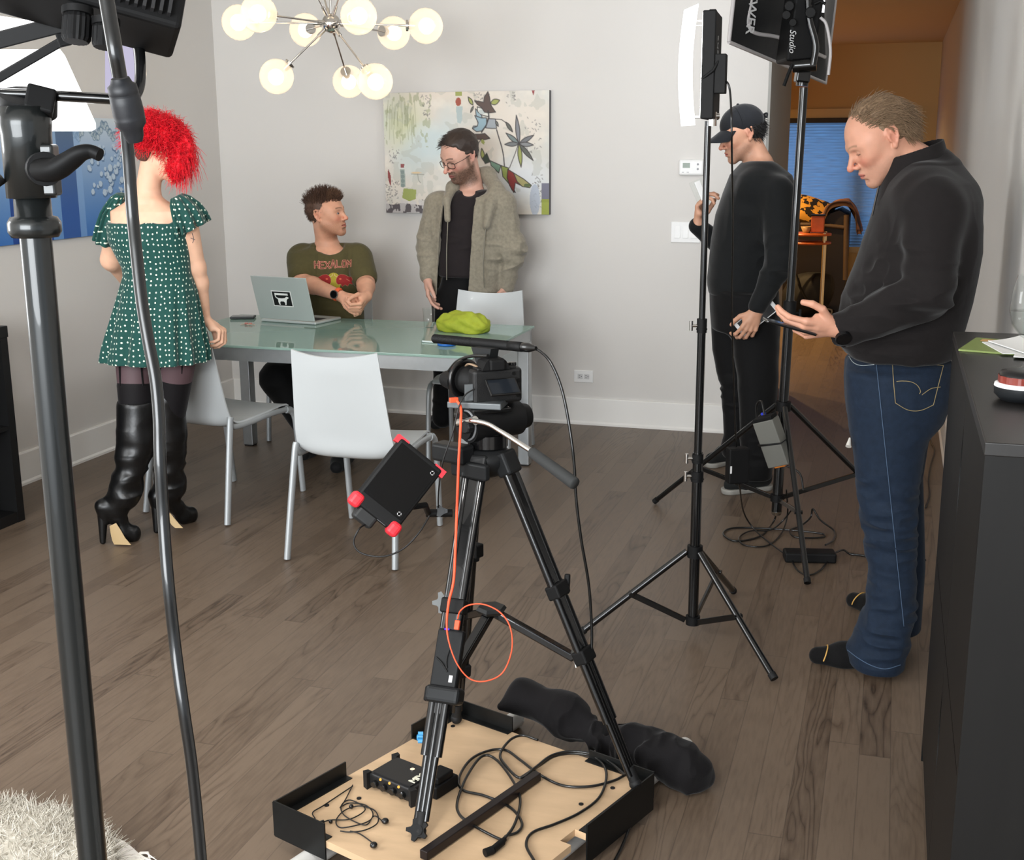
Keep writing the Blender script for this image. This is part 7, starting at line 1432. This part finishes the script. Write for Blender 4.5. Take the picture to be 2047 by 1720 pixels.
    MB().tube(spline(rim[0:4]), .0035, 6).tube(spline(rim[8:]), .0035, 6).build('zip', mat('zip_steel', (120, 116, 104), .4, .7), hd, world=True)
    organic('trousers', [loft(legs, (0, 0, 1), l, 2.3, .04)]+limb(nl, [.088, .072, .062], .05)+limb(fl, [.088, .072, .062], .03)+[wrinkle(g(900, 800), .15, .006, (8, 8, 20), F_, 2)], .004, cloth('black_trousers', (15, 15, 17)), t)
    SH = cloth('dark_shoe', (30, 30, 32), .8)
    for x0, x1 in ((893, 868), (952, 940)): h_, t_ = Z(x0, 838), Z(x1, 860); organic('shoe', shoe_ops(h_, t_, .042, .06), .004, SH, t)
    HB = mat('hair_dark_brown', (50, 39, 33), .5, raw=True, noise=.25, nscale=120)
    H = [el(A(HC)+R_@A((0, -.020, .040)*1)*1, A((.083, .100, .090))*s, R_, .01), el(A(HC)+R_@(A((0, .085, .012))*s), A((.12, .072, .075))*s, R_, .02, '-'), el(A(HC)+R_@(A((0, .02, -.085))*s), A((.14, .10, .085))*s, R_, .02, '-'), wrinkle(HC, .2, .006, (60, 18, 26), R_, 3)]
    hr = organic('hair', H, .003, HB, t)
    reg = lambda p: p[2] > -.02-.4*p[1]*(-1 if p[1] < 0 else -.3) and not (p[1] > .050 and p[2] < .085) and not (abs(p[0]) > .060 and p[1] > -.035 and p[2] < .035)
    hair_strands(HC, R_, s, 1500, reg, .030, HB, t, .0015, flow=lambda p: A((.9, .5 if p[2] > .06 else -.1, -.1 if p[2] > .06 else -1)), jitter=.14, lift=.004, grav=.3, seed=2).build('hair_tufts', HB, hr, world=True)
    # glasses
    Lh = lambda x, y, z: Vector(A(HC)+R_@(A((x, y, z))*s)); GM = mat('glasses_frame', (44, 36, 36), .3); gl = MB()
    for x in (-1, 1):
        pts = []
        for k in range(28):
            a = 2*PI*k/28; ca, sa = math.cos(a), math.sin(a); pts.append(Lh(x*.034+.0235*abs(ca)**.7*(1 if ca > 0 else -1), .100-.012*abs(x*.034+.02*ca)/.05, -.006+.0165*abs(sa)**.7*(1 if sa > 0 else -1)))
        gl.tube(pts, .0018, 6, closed=True); gl.tube([Lh(x*.058, .088, .002), Lh(x*.078, .040, .004), Lh(x*.082, -.01, .006)], .0017, 6)
    gl.tube([Lh(-.011, .102, .0), Lh(0, .106, .004), Lh(.011, .102, .0)], .0017, 6); gf = gl.build('glasses', GM, t, world=True)
    for x in (-1, 1): MB().prism([(.0225*math.cos(a), .0158*math.sin(a)) for a in [2*PI*k/24 for k in range(24)]], Lh(x*.034, .094, -.006), Matrix((Vector(R_[:, 0]), Vector(R_[:, 2]), Vector(R_[:, 1]))).transposed(), .001).build('lens', CLG, gf, world=True)
person_hoodie()
# =============== seated person in the olive t-shirt ===============
def person_seated():
    Y0 = 6.36; f, l = axes(279); g = lambda x, y, dy=0: W(x, y, Y0+dy); base = g(665, 700)
    t = thing('person', 'seated person in olive green printed t-shirt with a wristwatch, hands together', 'person', (base.x, base.y, 0))
    HC = g(654, 428, -.04); R_ = frm(-2, -6, 3); s = 1.06; skin = (214, 160, 132)
    rows = [(492, 630, 690), (505, 597, 722), (525, 588, 730), (560, 600, 726), (600, 618, 722), (640, 630, 722), (690, 620, 728)]
    st = [(c+f*o, b, a) for (c, a, b), a, o in zip(pst(rows, Y0, .1), [.075, .10, .115, .12, .12, .12, .13], [0, 0, 0, .01, .0, -.02, -.03])]
    sh, eb, wr = g(600, 516), g(603, 562, -.14), g(681, 592, -.34); sh2, eb2, wr2 = g(718, 516), g(731, 566, -.12), g(733, 592, -.33)
    neckb = g(655, 492, .02)
    hp, hp2 = g(640, 690, -.02), g(700, 690, -.02); kn = g(556, 757, -.36); kn2 = g(690, 768, -.48); an, an2 = Z(625, 872, .09), Z(690, 895, .09)
    R1 = CR
    hand = hand_ops(wr+CR*.0, CR*.82-UP*.22-CF*.35, -UP*.75+CF*.3, UP*.5-CF*.7, fc=[(48, 60, 35), (55, 62, 35), (60, 64, 35), (62, 66, 35)], spread=2, thumb=((.7, .5, .5), (.9, .1, .5), (.9, -.1, .4)), sc=1.12)
    hand2 = hand_ops(wr2, -CR*.25-UP*.55-CF*.6, -CR*.85+UP*.2, UP*.5-CF*.3-CR*.1, fc=[(52, 60, 35), (58, 62, 35), (62, 64, 35), (62, 66, 35)], spread=2, thumb=((.7, .5, .5), (.9, .1, .5), (.9, -.1, .4)), sc=1.12)
    body = head_ops(HC, R_, s, nose=1.02, jaw=1.06, eye_open=.8, mouth_open=.5)+[rc(A(HC)+R_@A((0, -.03, -.06)), neckb, .060, .064, .03), loft(shrink(st, .02), (0, 0, 1), l, 2.2, .05)]
    body += limb([sh, eb], [.056, .049], .03)+limb([eb, mixp(eb, wr, .3), wr], [.047, .047, .030], .02)+hand+limb([sh2, eb2], [.056, .049], .03)+limb([eb2, mixp(eb2, wr2, .3), wr2], [.047, .047, .030], .02)+hand2+limb([hp, kn, an], [.075, .055, .045], .04)+limb([hp2, kn2, an2], [.075, .055, .045], .04)
    organic('body', body, .003, skin_mat('skin_d', skin), t, face_col(HC, R_, s, skin, lips=(184, 104, 94), stub=.42, stubc=(150, 104, 80), brow=(96, 70, 52), cheek=.5, flush=(214, 122, 100)))
    eyes(HC, R_, s, t, (80, 100, 116), (.1, 1, .12))
    F_ = np.array(Matrix((l, f, UP)).transposed()); OL = cloth('olive_cotton', (82, 76, 48), .9, .15)
    tee = [loft(st, (0, 0, 1), l, 2.3, .03), rc(g(612, 512), g(708, 512), .068, .068, .05), rc(sh, mixp(sh, eb, .8), .076, .074, .04), rc(sh2, mixp(sh2, eb2, .75), .076, .074, .04), rc(mixp(sh, eb, 1.05), mixp(sh, eb, 1.5), .055, .06, .006, '-'), rc(mixp(sh2, eb2, 1.0), mixp(sh2, eb2, 1.5), .055, .06, .006, '-'),
           el(g(658, 490, -.07), (.088, .085, .055), None, .012, '-'), wrinkle(g(640, 520, -.08), .15, .006, (20, 10, 9), F_, 2), wrinkle(g(700, 520, -.08), .13, .007, (22, 10, 9), F_, 3), wrinkle(g(680, 620, -.1), .14, .005, (7, 10, 22), F_, 5)]
    ts = organic('t_shirt', tee, .003, OL, t)
    # print: outlined capitals over two facing bulls before a yellow disc
    r_ = Raster(.235, .175, 190, (82, 76, 48)); mk = np.zeros(r_.x.shape); big = r_.c.copy()
    GL_ = {'H': [[(0, 0), (0, 1)], [(1, 0), (1, 1)], [(0, .5), (1, .5)]], 'E': [[(1, 0), (0, 0), (0, 1), (1, 1)], [(0, .5), (.8, .5)]], 'X': [[(0, 0), (1, 1)], [(1, 0), (0, 1)]], 'A': [[(0, 1), (.5, -.25), (1, 1)], [(.25, .6), (.75, .6)]], 'L': [[(0, 0), (0, 1), (1, 1)]], 'O': [[(.2, 0), (.8, 0), (1, .5), (.8, 1), (.2, 1), (0, .5), (.2, 0)]], 'M': [[(0, 1), (0, 0), (.5, .6), (1, 0), (1, 1)]]}
    def strokes(col, wd_):
        for i, chh in enumerate('HEXALOM'):
            x0 = .05+i*.132
            for s_ in GL_[chh]: r_.line([(x0+a*.095, .06+b_*.20+.02*math.sin(i)) for a, b_ in s_], col, wd_)
    strokes((222, 150, 124), .040); strokes((92, 40, 36), .018)
    r_.ell(.5, .72, .175, .30, (172, 160, 52)); r_.poly([(.33, .98), (.67, .98), (.62, 1), (.38, 1)], (82, 76, 48))
    for sg in (-1, 1):
        bx_ = lambda pts: [(.5+sg*p[0], p[1]) for p in pts]
        r_.poly(bx_([(.06, .62), (.10, .52), (.17, .47), (.26, .48), (.36, .55), (.46, .60), (.49, .68), (.44, .78), (.37, .76), (.33, .84), (.27, .80), (.20, .86), (.17, .78), (.10, .80), (.06, .72)]), (150, 34, 34), 1, (212, 180, 140))
        r_.line(bx_([(.09, .55), (.03, .52), (.02, .46)]), (212, 180, 140), .012); r_.ell(.5+sg*.16, .62, .03, .03, (206, 92, 70)); r_.line(bx_([(.30, .62), (.38, .68)]), (206, 140, 110), .010)
    m_ = np.abs(r_.c-A((82, 76, 48))).sum(2) > 24
    drape('print', tee, g(664, 548, -.16), CR, -CU, .235, .175, 190, r_.c, m_, mat('shirt_print', (200, 200, 200), .8, attr='Col'), ts, CF)
    TR = cloth('black_trousers', (15, 15, 17))
    organic('trousers', [rc(hp, hp2, .105, .105, .05)]+limb([hp, kn, an], [.108, .096, .068], .03)+limb([hp2, kn2, an2], [.098, .078, .062], .03)+[wrinkle(kn, .18, .007, (10, 10, 18), F_, 3)], .004, TR, t)
    for a in (an, an2): h_ = vec(a.x, a.y, 0)-f*.06; organic('shoe', shoe_ops(h_, h_+f*.27, .042, .06), .004, cloth('dark_shoe', (30, 30, 32)), t)
    HB = mat('hair_brown', (84, 60, 46), .55, noise=.25, nscale=120); HL = mat('hair_light_brown', (112, 82, 62), .55, noise=.25, nscale=120)
    H = [el(A(HC)+R_@(A((0, -.020, .036))*s), A((.0785, .0965, .0870))*s, R_, .01), el(A(HC)+R_@(A((0, .088, .018))*s), A((.12, .070, .076))*s, R_, .02, '-'), el(A(HC)+R_@(A((0, .035, -.075))*s), A((.14, .092, .092))*s, R_, .02, '-'), wrinkle(HC, .2, .004, (60, 60, 30), R_, 3)]
    hr = organic('hair', H, .003, HB, t)
    reg = lambda p: p[2] > .055 and p[1] < .085
    hair_strands(HC, R_, s, 1500, reg, .036, HB, t, .0017, flow=lambda p: A((0, .25+p[1]*5, .9)), jitter=.28, lift=.004, seed=2, steps=4).build('hair_tufts', HB, hr, world=True)
    hair_strands(HC, R_, s, 260, lambda p: p[2] > .07 and p[1] > .03, .036, HL, t, .0017, flow=lambda p: A((0, .7, .8)), jitter=.28, lift=.006, seed=5, steps=4).build('fringe', HL, hr, world=True)
    hair_strands(HC, R_, s, 900, lambda p: p[2] > -.04-.2*p[1] and p[2] < .06 and p[1] < .02 and not (abs(p[0]) > .06 and p[1] > -.03 and p[2] < .02), .014, HB, t, .0013, flow=lambda p: A((0, -.3, -.6)), jitter=.3, lift=.003, seed=7, steps=3).build('hair_sides', HB, hr, world=True)
    # orange watch
    ax_ = (Vector(hand[0]['c'])-wr).normalized(); wp = wr-ax_*.022; M = frame(ax_)
    w_ = MB().tube([wp+M @ vec(.034*math.cos(a), .034*math.sin(a), 0) for a in [2*PI*k/28 for k in range(28)]], .0045, 8, closed=True, flat=2.6).build('watch_strap', mat('orange_strap', (226, 96, 52), .5), t, world=True)
    cd_ = (CP-wp).normalized(); cd_ = (cd_-ax_*cd_.dot(ax_)-CR*.55).normalized(); cd_ = (cd_-ax_*cd_.dot(ax_)).normalized(); q = wp+cd_*.034
    MB().cyl(q-cd_*.003, q+cd_*.008, .0235).build('watch_case', mat('watch_steel', (190, 186, 180), .2, .9), w_, world=True); MB().cyl(q+cd_*.0078, q+cd_*.009, .019).build('watch_face', mat('watch_face', (22, 22, 24), .15), w_, world=True)
person_seated()
# =============== person with red hair ===============
def person_red():
    Y0 = 4.42; f, l = axes(98); g = lambda x, y, dy=0: W(x, y, Y0+dy); rt = -l; base = g(310, 1060)
    t = thing('person', 'person with curly bright red hair in a green dotted dress and tall black boots', 'person', (base.x, base.y, 0))
    HC = g(322, 303, .02); R_ = frm(38, 14, 4); s = .97; skin = (226, 180, 152)
    rows = [(420, 235, 350), (445, 222, 368), (480, 226, 372), (510, 240, 374), (535, 252, 374), (550, 254, 376), (580, 248, 384), (620, 240, 390), (670, 229, 396), (700, 223, 401), (722, 220, 403)]
    st = [(c, b, a) for (c, a, b), a in zip(pst(rows, Y0, .1), [.085, .10, .11, .10, .09, .09, .11, .13, .145, .155, .16])]
    sh, eb, wr = g(372, 432, .02), g(393, 535, .08), g(409, 636, .15); sh2, eb2, wr2 = g(224, 435, .02), g(222, 520, .10), g(262, 575, .28)
    neckb = g(294, 398, .01)
    # left leg stands nearer the camera, right leg further
    kL, aL = g(272, 880, -.07), g(250, 990, -.12); kR, aR = g(335, 870, .06), g(342, 975, .10)
    hL, hR_ = g(270, 700, -.02), g(355, 700, .04)
    hand = hand_ops(wr-UP*.008, CR*.78-UP*.55, -UP*.8-CR*.5, CF, fc=[(55, 50, 25), (58, 52, 25), (60, 54, 25), (62, 54, 25)], spread=5, thumb=((.7, .5, .6), (.8, .1, .8), (.8, -.1, .9)), sc=1.0)
    hand2 = hand_ops(wr2, f*.6+rt*.5-UP*.3, UP*-.3+rt*.5, UP, curl=(40, 40, 20), sc=.95)
    torso_skin = loft([(g(294, 392), .05, .05), (g(294, 408), .105, .06), (g(294, 422), .155, .075), (g(294, 445), .150, .09)]+shrink(st, .018)[2:-2], (0, 0, 1), l, 2.2, .03)
    body = head_ops(HC, R_, s, jaw=.9, brow=.6, chin=.8, nose=.96)+[rc(A(HC)+R_@A((0, -.028, -.05)), neckb, .044, .052, .02), torso_skin]+limb([sh, eb], [.044, .036], .04)+limb([eb, mixp(eb, wr, .3), wr], [.036, .037, .024])+hand+limb([sh2, eb2, wr2], [.044, .036, .024], .04)+hand2+limb([hL, kL, aL], [.082, .05, .036], .03)+limb([hR_, kR, aR], [.082, .05, .036], .03)
    organic('body', body, .0028, skin_mat('skin_e', skin), t, face_col(HC, R_, s, skin, cheek=.3, lips=(190, 80, 84), brow=(120, 60, 50)))
    F_ = np.array(Matrix((l, f, UP)).transposed())
    # dotted dress
    DM = bpy.data.materials.new('green_dotted_chiffon'); DM.use_nodes = True; nt = DM.node_tree; b = nt.nodes['Principled BSDF']; b.inputs['Roughness'].default_value = .75; b.inputs['Sheen Weight'].default_value = .2; b.inputs['Specular IOR Level'].default_value = .25
    at = nt.nodes.new('ShaderNodeAttribute'); at.attribute_name = 'duv'; vo = nt.nodes.new('ShaderNodeTexVoronoi'); vo.voronoi_dimensions = '2D'; vo.inputs['Scale'].default_value = 43; vo.inputs['Randomness'].default_value = .42; nt.links.new(at.outputs['Vector'], vo.inputs['Vector'])
    lt = nt.nodes.new('ShaderNodeMath'); lt.operation = 'LESS_THAN'; lt.inputs[1].default_value = .158; nt.links.new(vo.outputs['Distance'], lt.inputs[0]); mxc = nt.nodes.new('ShaderNodeMix'); mxc.data_type = 'RGBA'; mxc.inputs[6].default_value = (*lin((18, 68, 62)), 1); mxc.inputs[7].default_value = (*lin((216, 226, 206)), 1)
    nt.links.new(lt.outputs[0], mxc.inputs['Factor']); nt.links.new(mxc.outputs[2], b.inputs['Base Color'])
    c0 = A(st[4][0])
    zs_ = np.array([c[2] for c, a, b in st])[::-1]; bs_ = np.array([b for c, a, b in st])[::-1]; ys_ = np.array([(A(c)-c0)@A(f) for c, a, b in st])[::-1]
    def uv(V): q = V-c0; x = q@A(l); y = q@A(f); yb = np.interp(V[:, 2], zs_, ys_-bs_); return np.stack([x+np.tanh(x/.06)*np.maximum(y-yb, 0), q[:, 2], V[:, 0]*0], 1)
    dr = [loft(st[1:], (0, 0, 1), l, 2.2, .02, cap=.006, fold=(13, .055, c0[2]-.02, .30)), wrinkle(g(300, 470, -.08), .16, .005, (26, 10, 10), F_, 3), wrinkle(g(300, 540, -.08), .12, .004, (34, 10, 8), F_, 5), bxx(A(st[-1][0])-A((0, 0, .06)), (.5, .5, .055), None, .01, .01, '-')]
    dr += [rc(g(228, 452, .0), g(226, 425, .0), .035, .022, .02), rc(g(362, 452, .0), g(366, 424, .0), .038, .030, .02)]
    ds = organic('dress', dr, .003, DM, t, None, uv)
    def sleeve(pts, wds, seed):
        o_ = [loft([(p, a, b_) for p, (a, b_) in zip(pts, wds)], pts[0]-pts[-1], f, 2.0, .01, cap=.006, fold=(9, .10, 9, 1)), loft([(p+(pts[-1]-pts[0])*.06, a-.005, b_-.005) for p, (a, b_) in zip(pts[1:], wds[1:])]+[(pts[-1]+(pts[-1]-pts[0])*.3, wds[-1][0]-.003, wds[-1][1]-.003)], pts[0]-pts[-1], f, 2.0, .002, '-', cap=.002, fold=(9, .10, 9, 1))]
        organic('sleeve', o_, .0026, DM, ds, None, uv)
    sleeve([g(352, 392, .0), g(360, 402, .0), g(372, 420, .01), g(382, 440, .02), g(388, 458, .03)], [(.03, .025), (.055, .042), (.075, .058), (.088, .066), (.096, .070)], 1)
    sleeve([g(243, 388, .0), g(236, 400, .0), g(226, 425, .01), g(220, 455, .02), g(217, 482, .03)], [(.025, .016), (.042, .03), (.06, .042), (.07, .050), (.078, .054)], 2)
    # sheer tights with suspender pattern, thigh part
    TG = cloth('black_tights', (22, 18, 22), .7)
    def leg_col(V):
        col = np.tile(A((92, 66, 72))/255, (len(V), 1)); return col
    sheer = mat('sheer_tights', (84, 64, 68), .6); 
    for h_, k_ in ((hL, kL), (hR_, kR)):
        tg = organic('tights', limb([h_, k_], [.0845, .056], .02), .0035, sheer, t); ax_ = (k_-h_)
        top_ = h_+ax_*(.40 if h_ is hL else .34); organic('stocking_top', [rc(top_, k_, .0755, .058, .01), rc(h_+ax_*-.5, top_-ax_*.0, .14, .0, .001, '-')][:1], .0035, TG, tg)
        for sg in (-.045, .05): MB().tube([h_+CR*sg*.9-CF*.078, h_+ax_*.2+CR*sg*.95-CF*.074, top_+CR*sg-CF*.058], .006, 6, flat=.5).build('suspender', TG, tg, world=True)
    # boots
    LE = mat('black_leather', (20, 20, 21), .33, bump=.2, bscale=90, spec=.5)
    for kn, an, hl, toe, top, dirn in ((kL, aL, Z(207, 1088), Z(282, 1080), g(273, 815, -.05), 0), (kR, aR, Z(314, 1066), Z(392, 1040), g(332, 798, .05), 1)):
        d = (toe-hl).normalized(); ank = hl+d*.055+UP*.20; ball = toe-d*.07+UP*.045
        B_ = [rc(top, kn, .082, .074, .03), rc(kn, an, .072, .056, .03), rc(an, ank-UP*.03, .054, .040, .03), rc(ank-UP*.04, ball, .038, .032, .03), rc(ball, toe-d*.03+UP*.040, .034, .031, .02), rc(hl+UP*.165+d*.01, hl+UP*.10+d*.012, .034, .020, .02), rc(ball-UP*.012, toe-d*.03+UP*.022, .032, .028, .015),
              bxx(A(hl)-A((0, 0, .5)), (2, 2, .5), None, .001, .001, '-'), wrinkle(mixp(kn, an, .55), .16, .011, (7, 7, 20), None, 2), wrinkle(an, .14, .010, (8, 8, 24), None, 4), wrinkle(kn, .16, .007, (8, 8, 14), None, 7), rc(top+UP*.06, top+UP*.004, .08, .070, .003, '-')]
        bo = organic('boot', B_, .003, LE, t)
        organic('heel', [rc(hl+UP*.15+d*.008, hl+UP*.012-d*.002, .024, .0125, .01), bxx(A(hl)-A((0, 0, .5)), (2, 2, .5), None, .001, .001, '-')], .0025, mat('heel_black', (18, 18, 19), .4), bo)
        gy_ = lambda x, y, dy=0.0: W(x, y, hl.y-.012+dy)
        ed = ([((219, 1052), (232, 1046)), ((221, 1066), (241, 1060)), ((224, 1080), (250, 1076)), ((228, 1089), (262, 1090))] if dirn == 0 else [((334, 1030), (340, 1026)), ((337, 1040), (348, 1036)), ((343, 1050), (358, 1048)), ((350, 1056), (366, 1056))])
        MB().sheet([[gy_(*a, .0), gy_((a[0]+b_[0])/2, (a[1]+b_[1])/2, .004), gy_(*b_, .012)] for a, b_ in ed], .004).build('sole', mat('tan_sole', (176, 150, 108), .6), bo, world=True)
        if dirn == 0: MB().tube([an+UP*.08+CR*.05-CF*.02, an+UP*.02+CR*.047-CF*.02], .003, 5).build('zip', mat('zip_steel2', (170, 170, 170), .3, .8), bo, world=True)
    MB().tube(spline([wr*0+g(384, 466, -.02), g(387, 478, -.02), g(385, 486, -.02)]), .0014, 5).tube([g(381, 476, -.02), g(390, 480, -.02)], .0012, 5).build('tattoo', mat('tattoo_ink', (70, 64, 72), .8), t, world=True)
    # hair
    RED = mat('hair_red', (232, 26, 44), .5, noise=.3, nscale=60, spec=.4); DK = mat('hair_undercut', (92, 58, 48), .8, noise=.2, nscale=200)
    Lh = lambda x, y, z: A(HC)+R_@(A((x, y, z))*s)
    organic('hair_undercut', [el(Lh(0, -.020, .010), A((.078, .096, .088))*s, R_, .01), el(Lh(0, .06, -.03), A((.14, .115, .16))*s, R_, .02, '-'), bxx(Lh(0, 0, .13), (.3, .3, .13), R_, .001, .01, '-'), bxx(Lh(0, 0, -.16), (.3, .3, .10), R_, .001, .01, '-')], .003, DK, t)
    H = [el(Lh(0, -.026, .062), A((.092, .106, .072))*s, R_, .03), el(Lh(-.01, -.074, .040), A((.064, .052, .050))*s, R_, .03), el(Lh(.0, .058, .034), A((.076, .052, .072))*s, R_, .03), el(Lh(.052, .066, -.005), A((.034, .040, .082))*s, R_, .03), el(Lh(-.055, .050, .010), A((.036, .050, .075))*s, R_, .03), wrinkle(Lh(0, 0, .05), .22, .010, (38, 38, 38), None, 3), wrinkle(Lh(0, 0, .05), .22, .008, (75, 75, 75), None, 8)]
    hr = organic('hair', H, .003, RED, t)
    hair_strands(HC, R_, s, 2300, lambda p: p[2] > .01, .055, RED, t, .0018, flow=lambda p: A((p[0]*3, p[1]*3-.2, -.15)), curl=.012, cf=1.7, jitter=.75, lift=.006, seed=2, steps=9, base=(.094, .108, .078), off=(0, -.024, .058), grav=.6).build('curls', RED, hr, world=True)
    hair_strands(HC, R_, s, 700, lambda p: p[1] > .03 or p[0] > .05, .035, RED, t, .0017, flow=lambda p: A((p[0]*3, p[1]*1.5-.1, -.5)), curl=.010, cf=1.7, jitter=.7, lift=.002, seed=22, steps=8, base=(.036, .042, .084), off=(.052, .066, -.005), grav=.5).build('side_curls', RED, hr, world=True)
    hair_strands(HC, R_, s, 700, lambda p: True, .035, RED, t, .0017, flow=lambda p: A((p[0]*3, p[1]*1.5-.1, -.4)), curl=.010, cf=1.7, jitter=.7, lift=.002, seed=23, steps=8, base=(.078, .054, .074), off=(0, .058, .034), grav=.5).build('top_curls', RED, hr, world=True)
    hair_strands(HC, R_, s, 300, lambda p: p[2] > .08, .05, RED, t, .0012, flow=lambda p: A((p[0]*5, p[1]*4, .5)), curl=.010, cf=1.2, jitter=.5, lift=.01, seed=12, steps=9, base=(.094, .108, .078), off=(0, -.024, .058), grav=.6).build('flyaway_curls', RED, hr, world=True)
    hair_strands(HC, R_, s, 420, lambda p: p[1] > .045 and p[2] > -.01, .105, RED, t, .0017, flow=lambda p: A((p[0]*1.5, .10, -1.0)), curl=.008, cf=1.5, jitter=.22, lift=.010, seed=3, steps=10, base=(.078, .095, .08), off=(0, .012, .04), grav=.5).build('front_curls', RED, hr, world=True)
person_red()
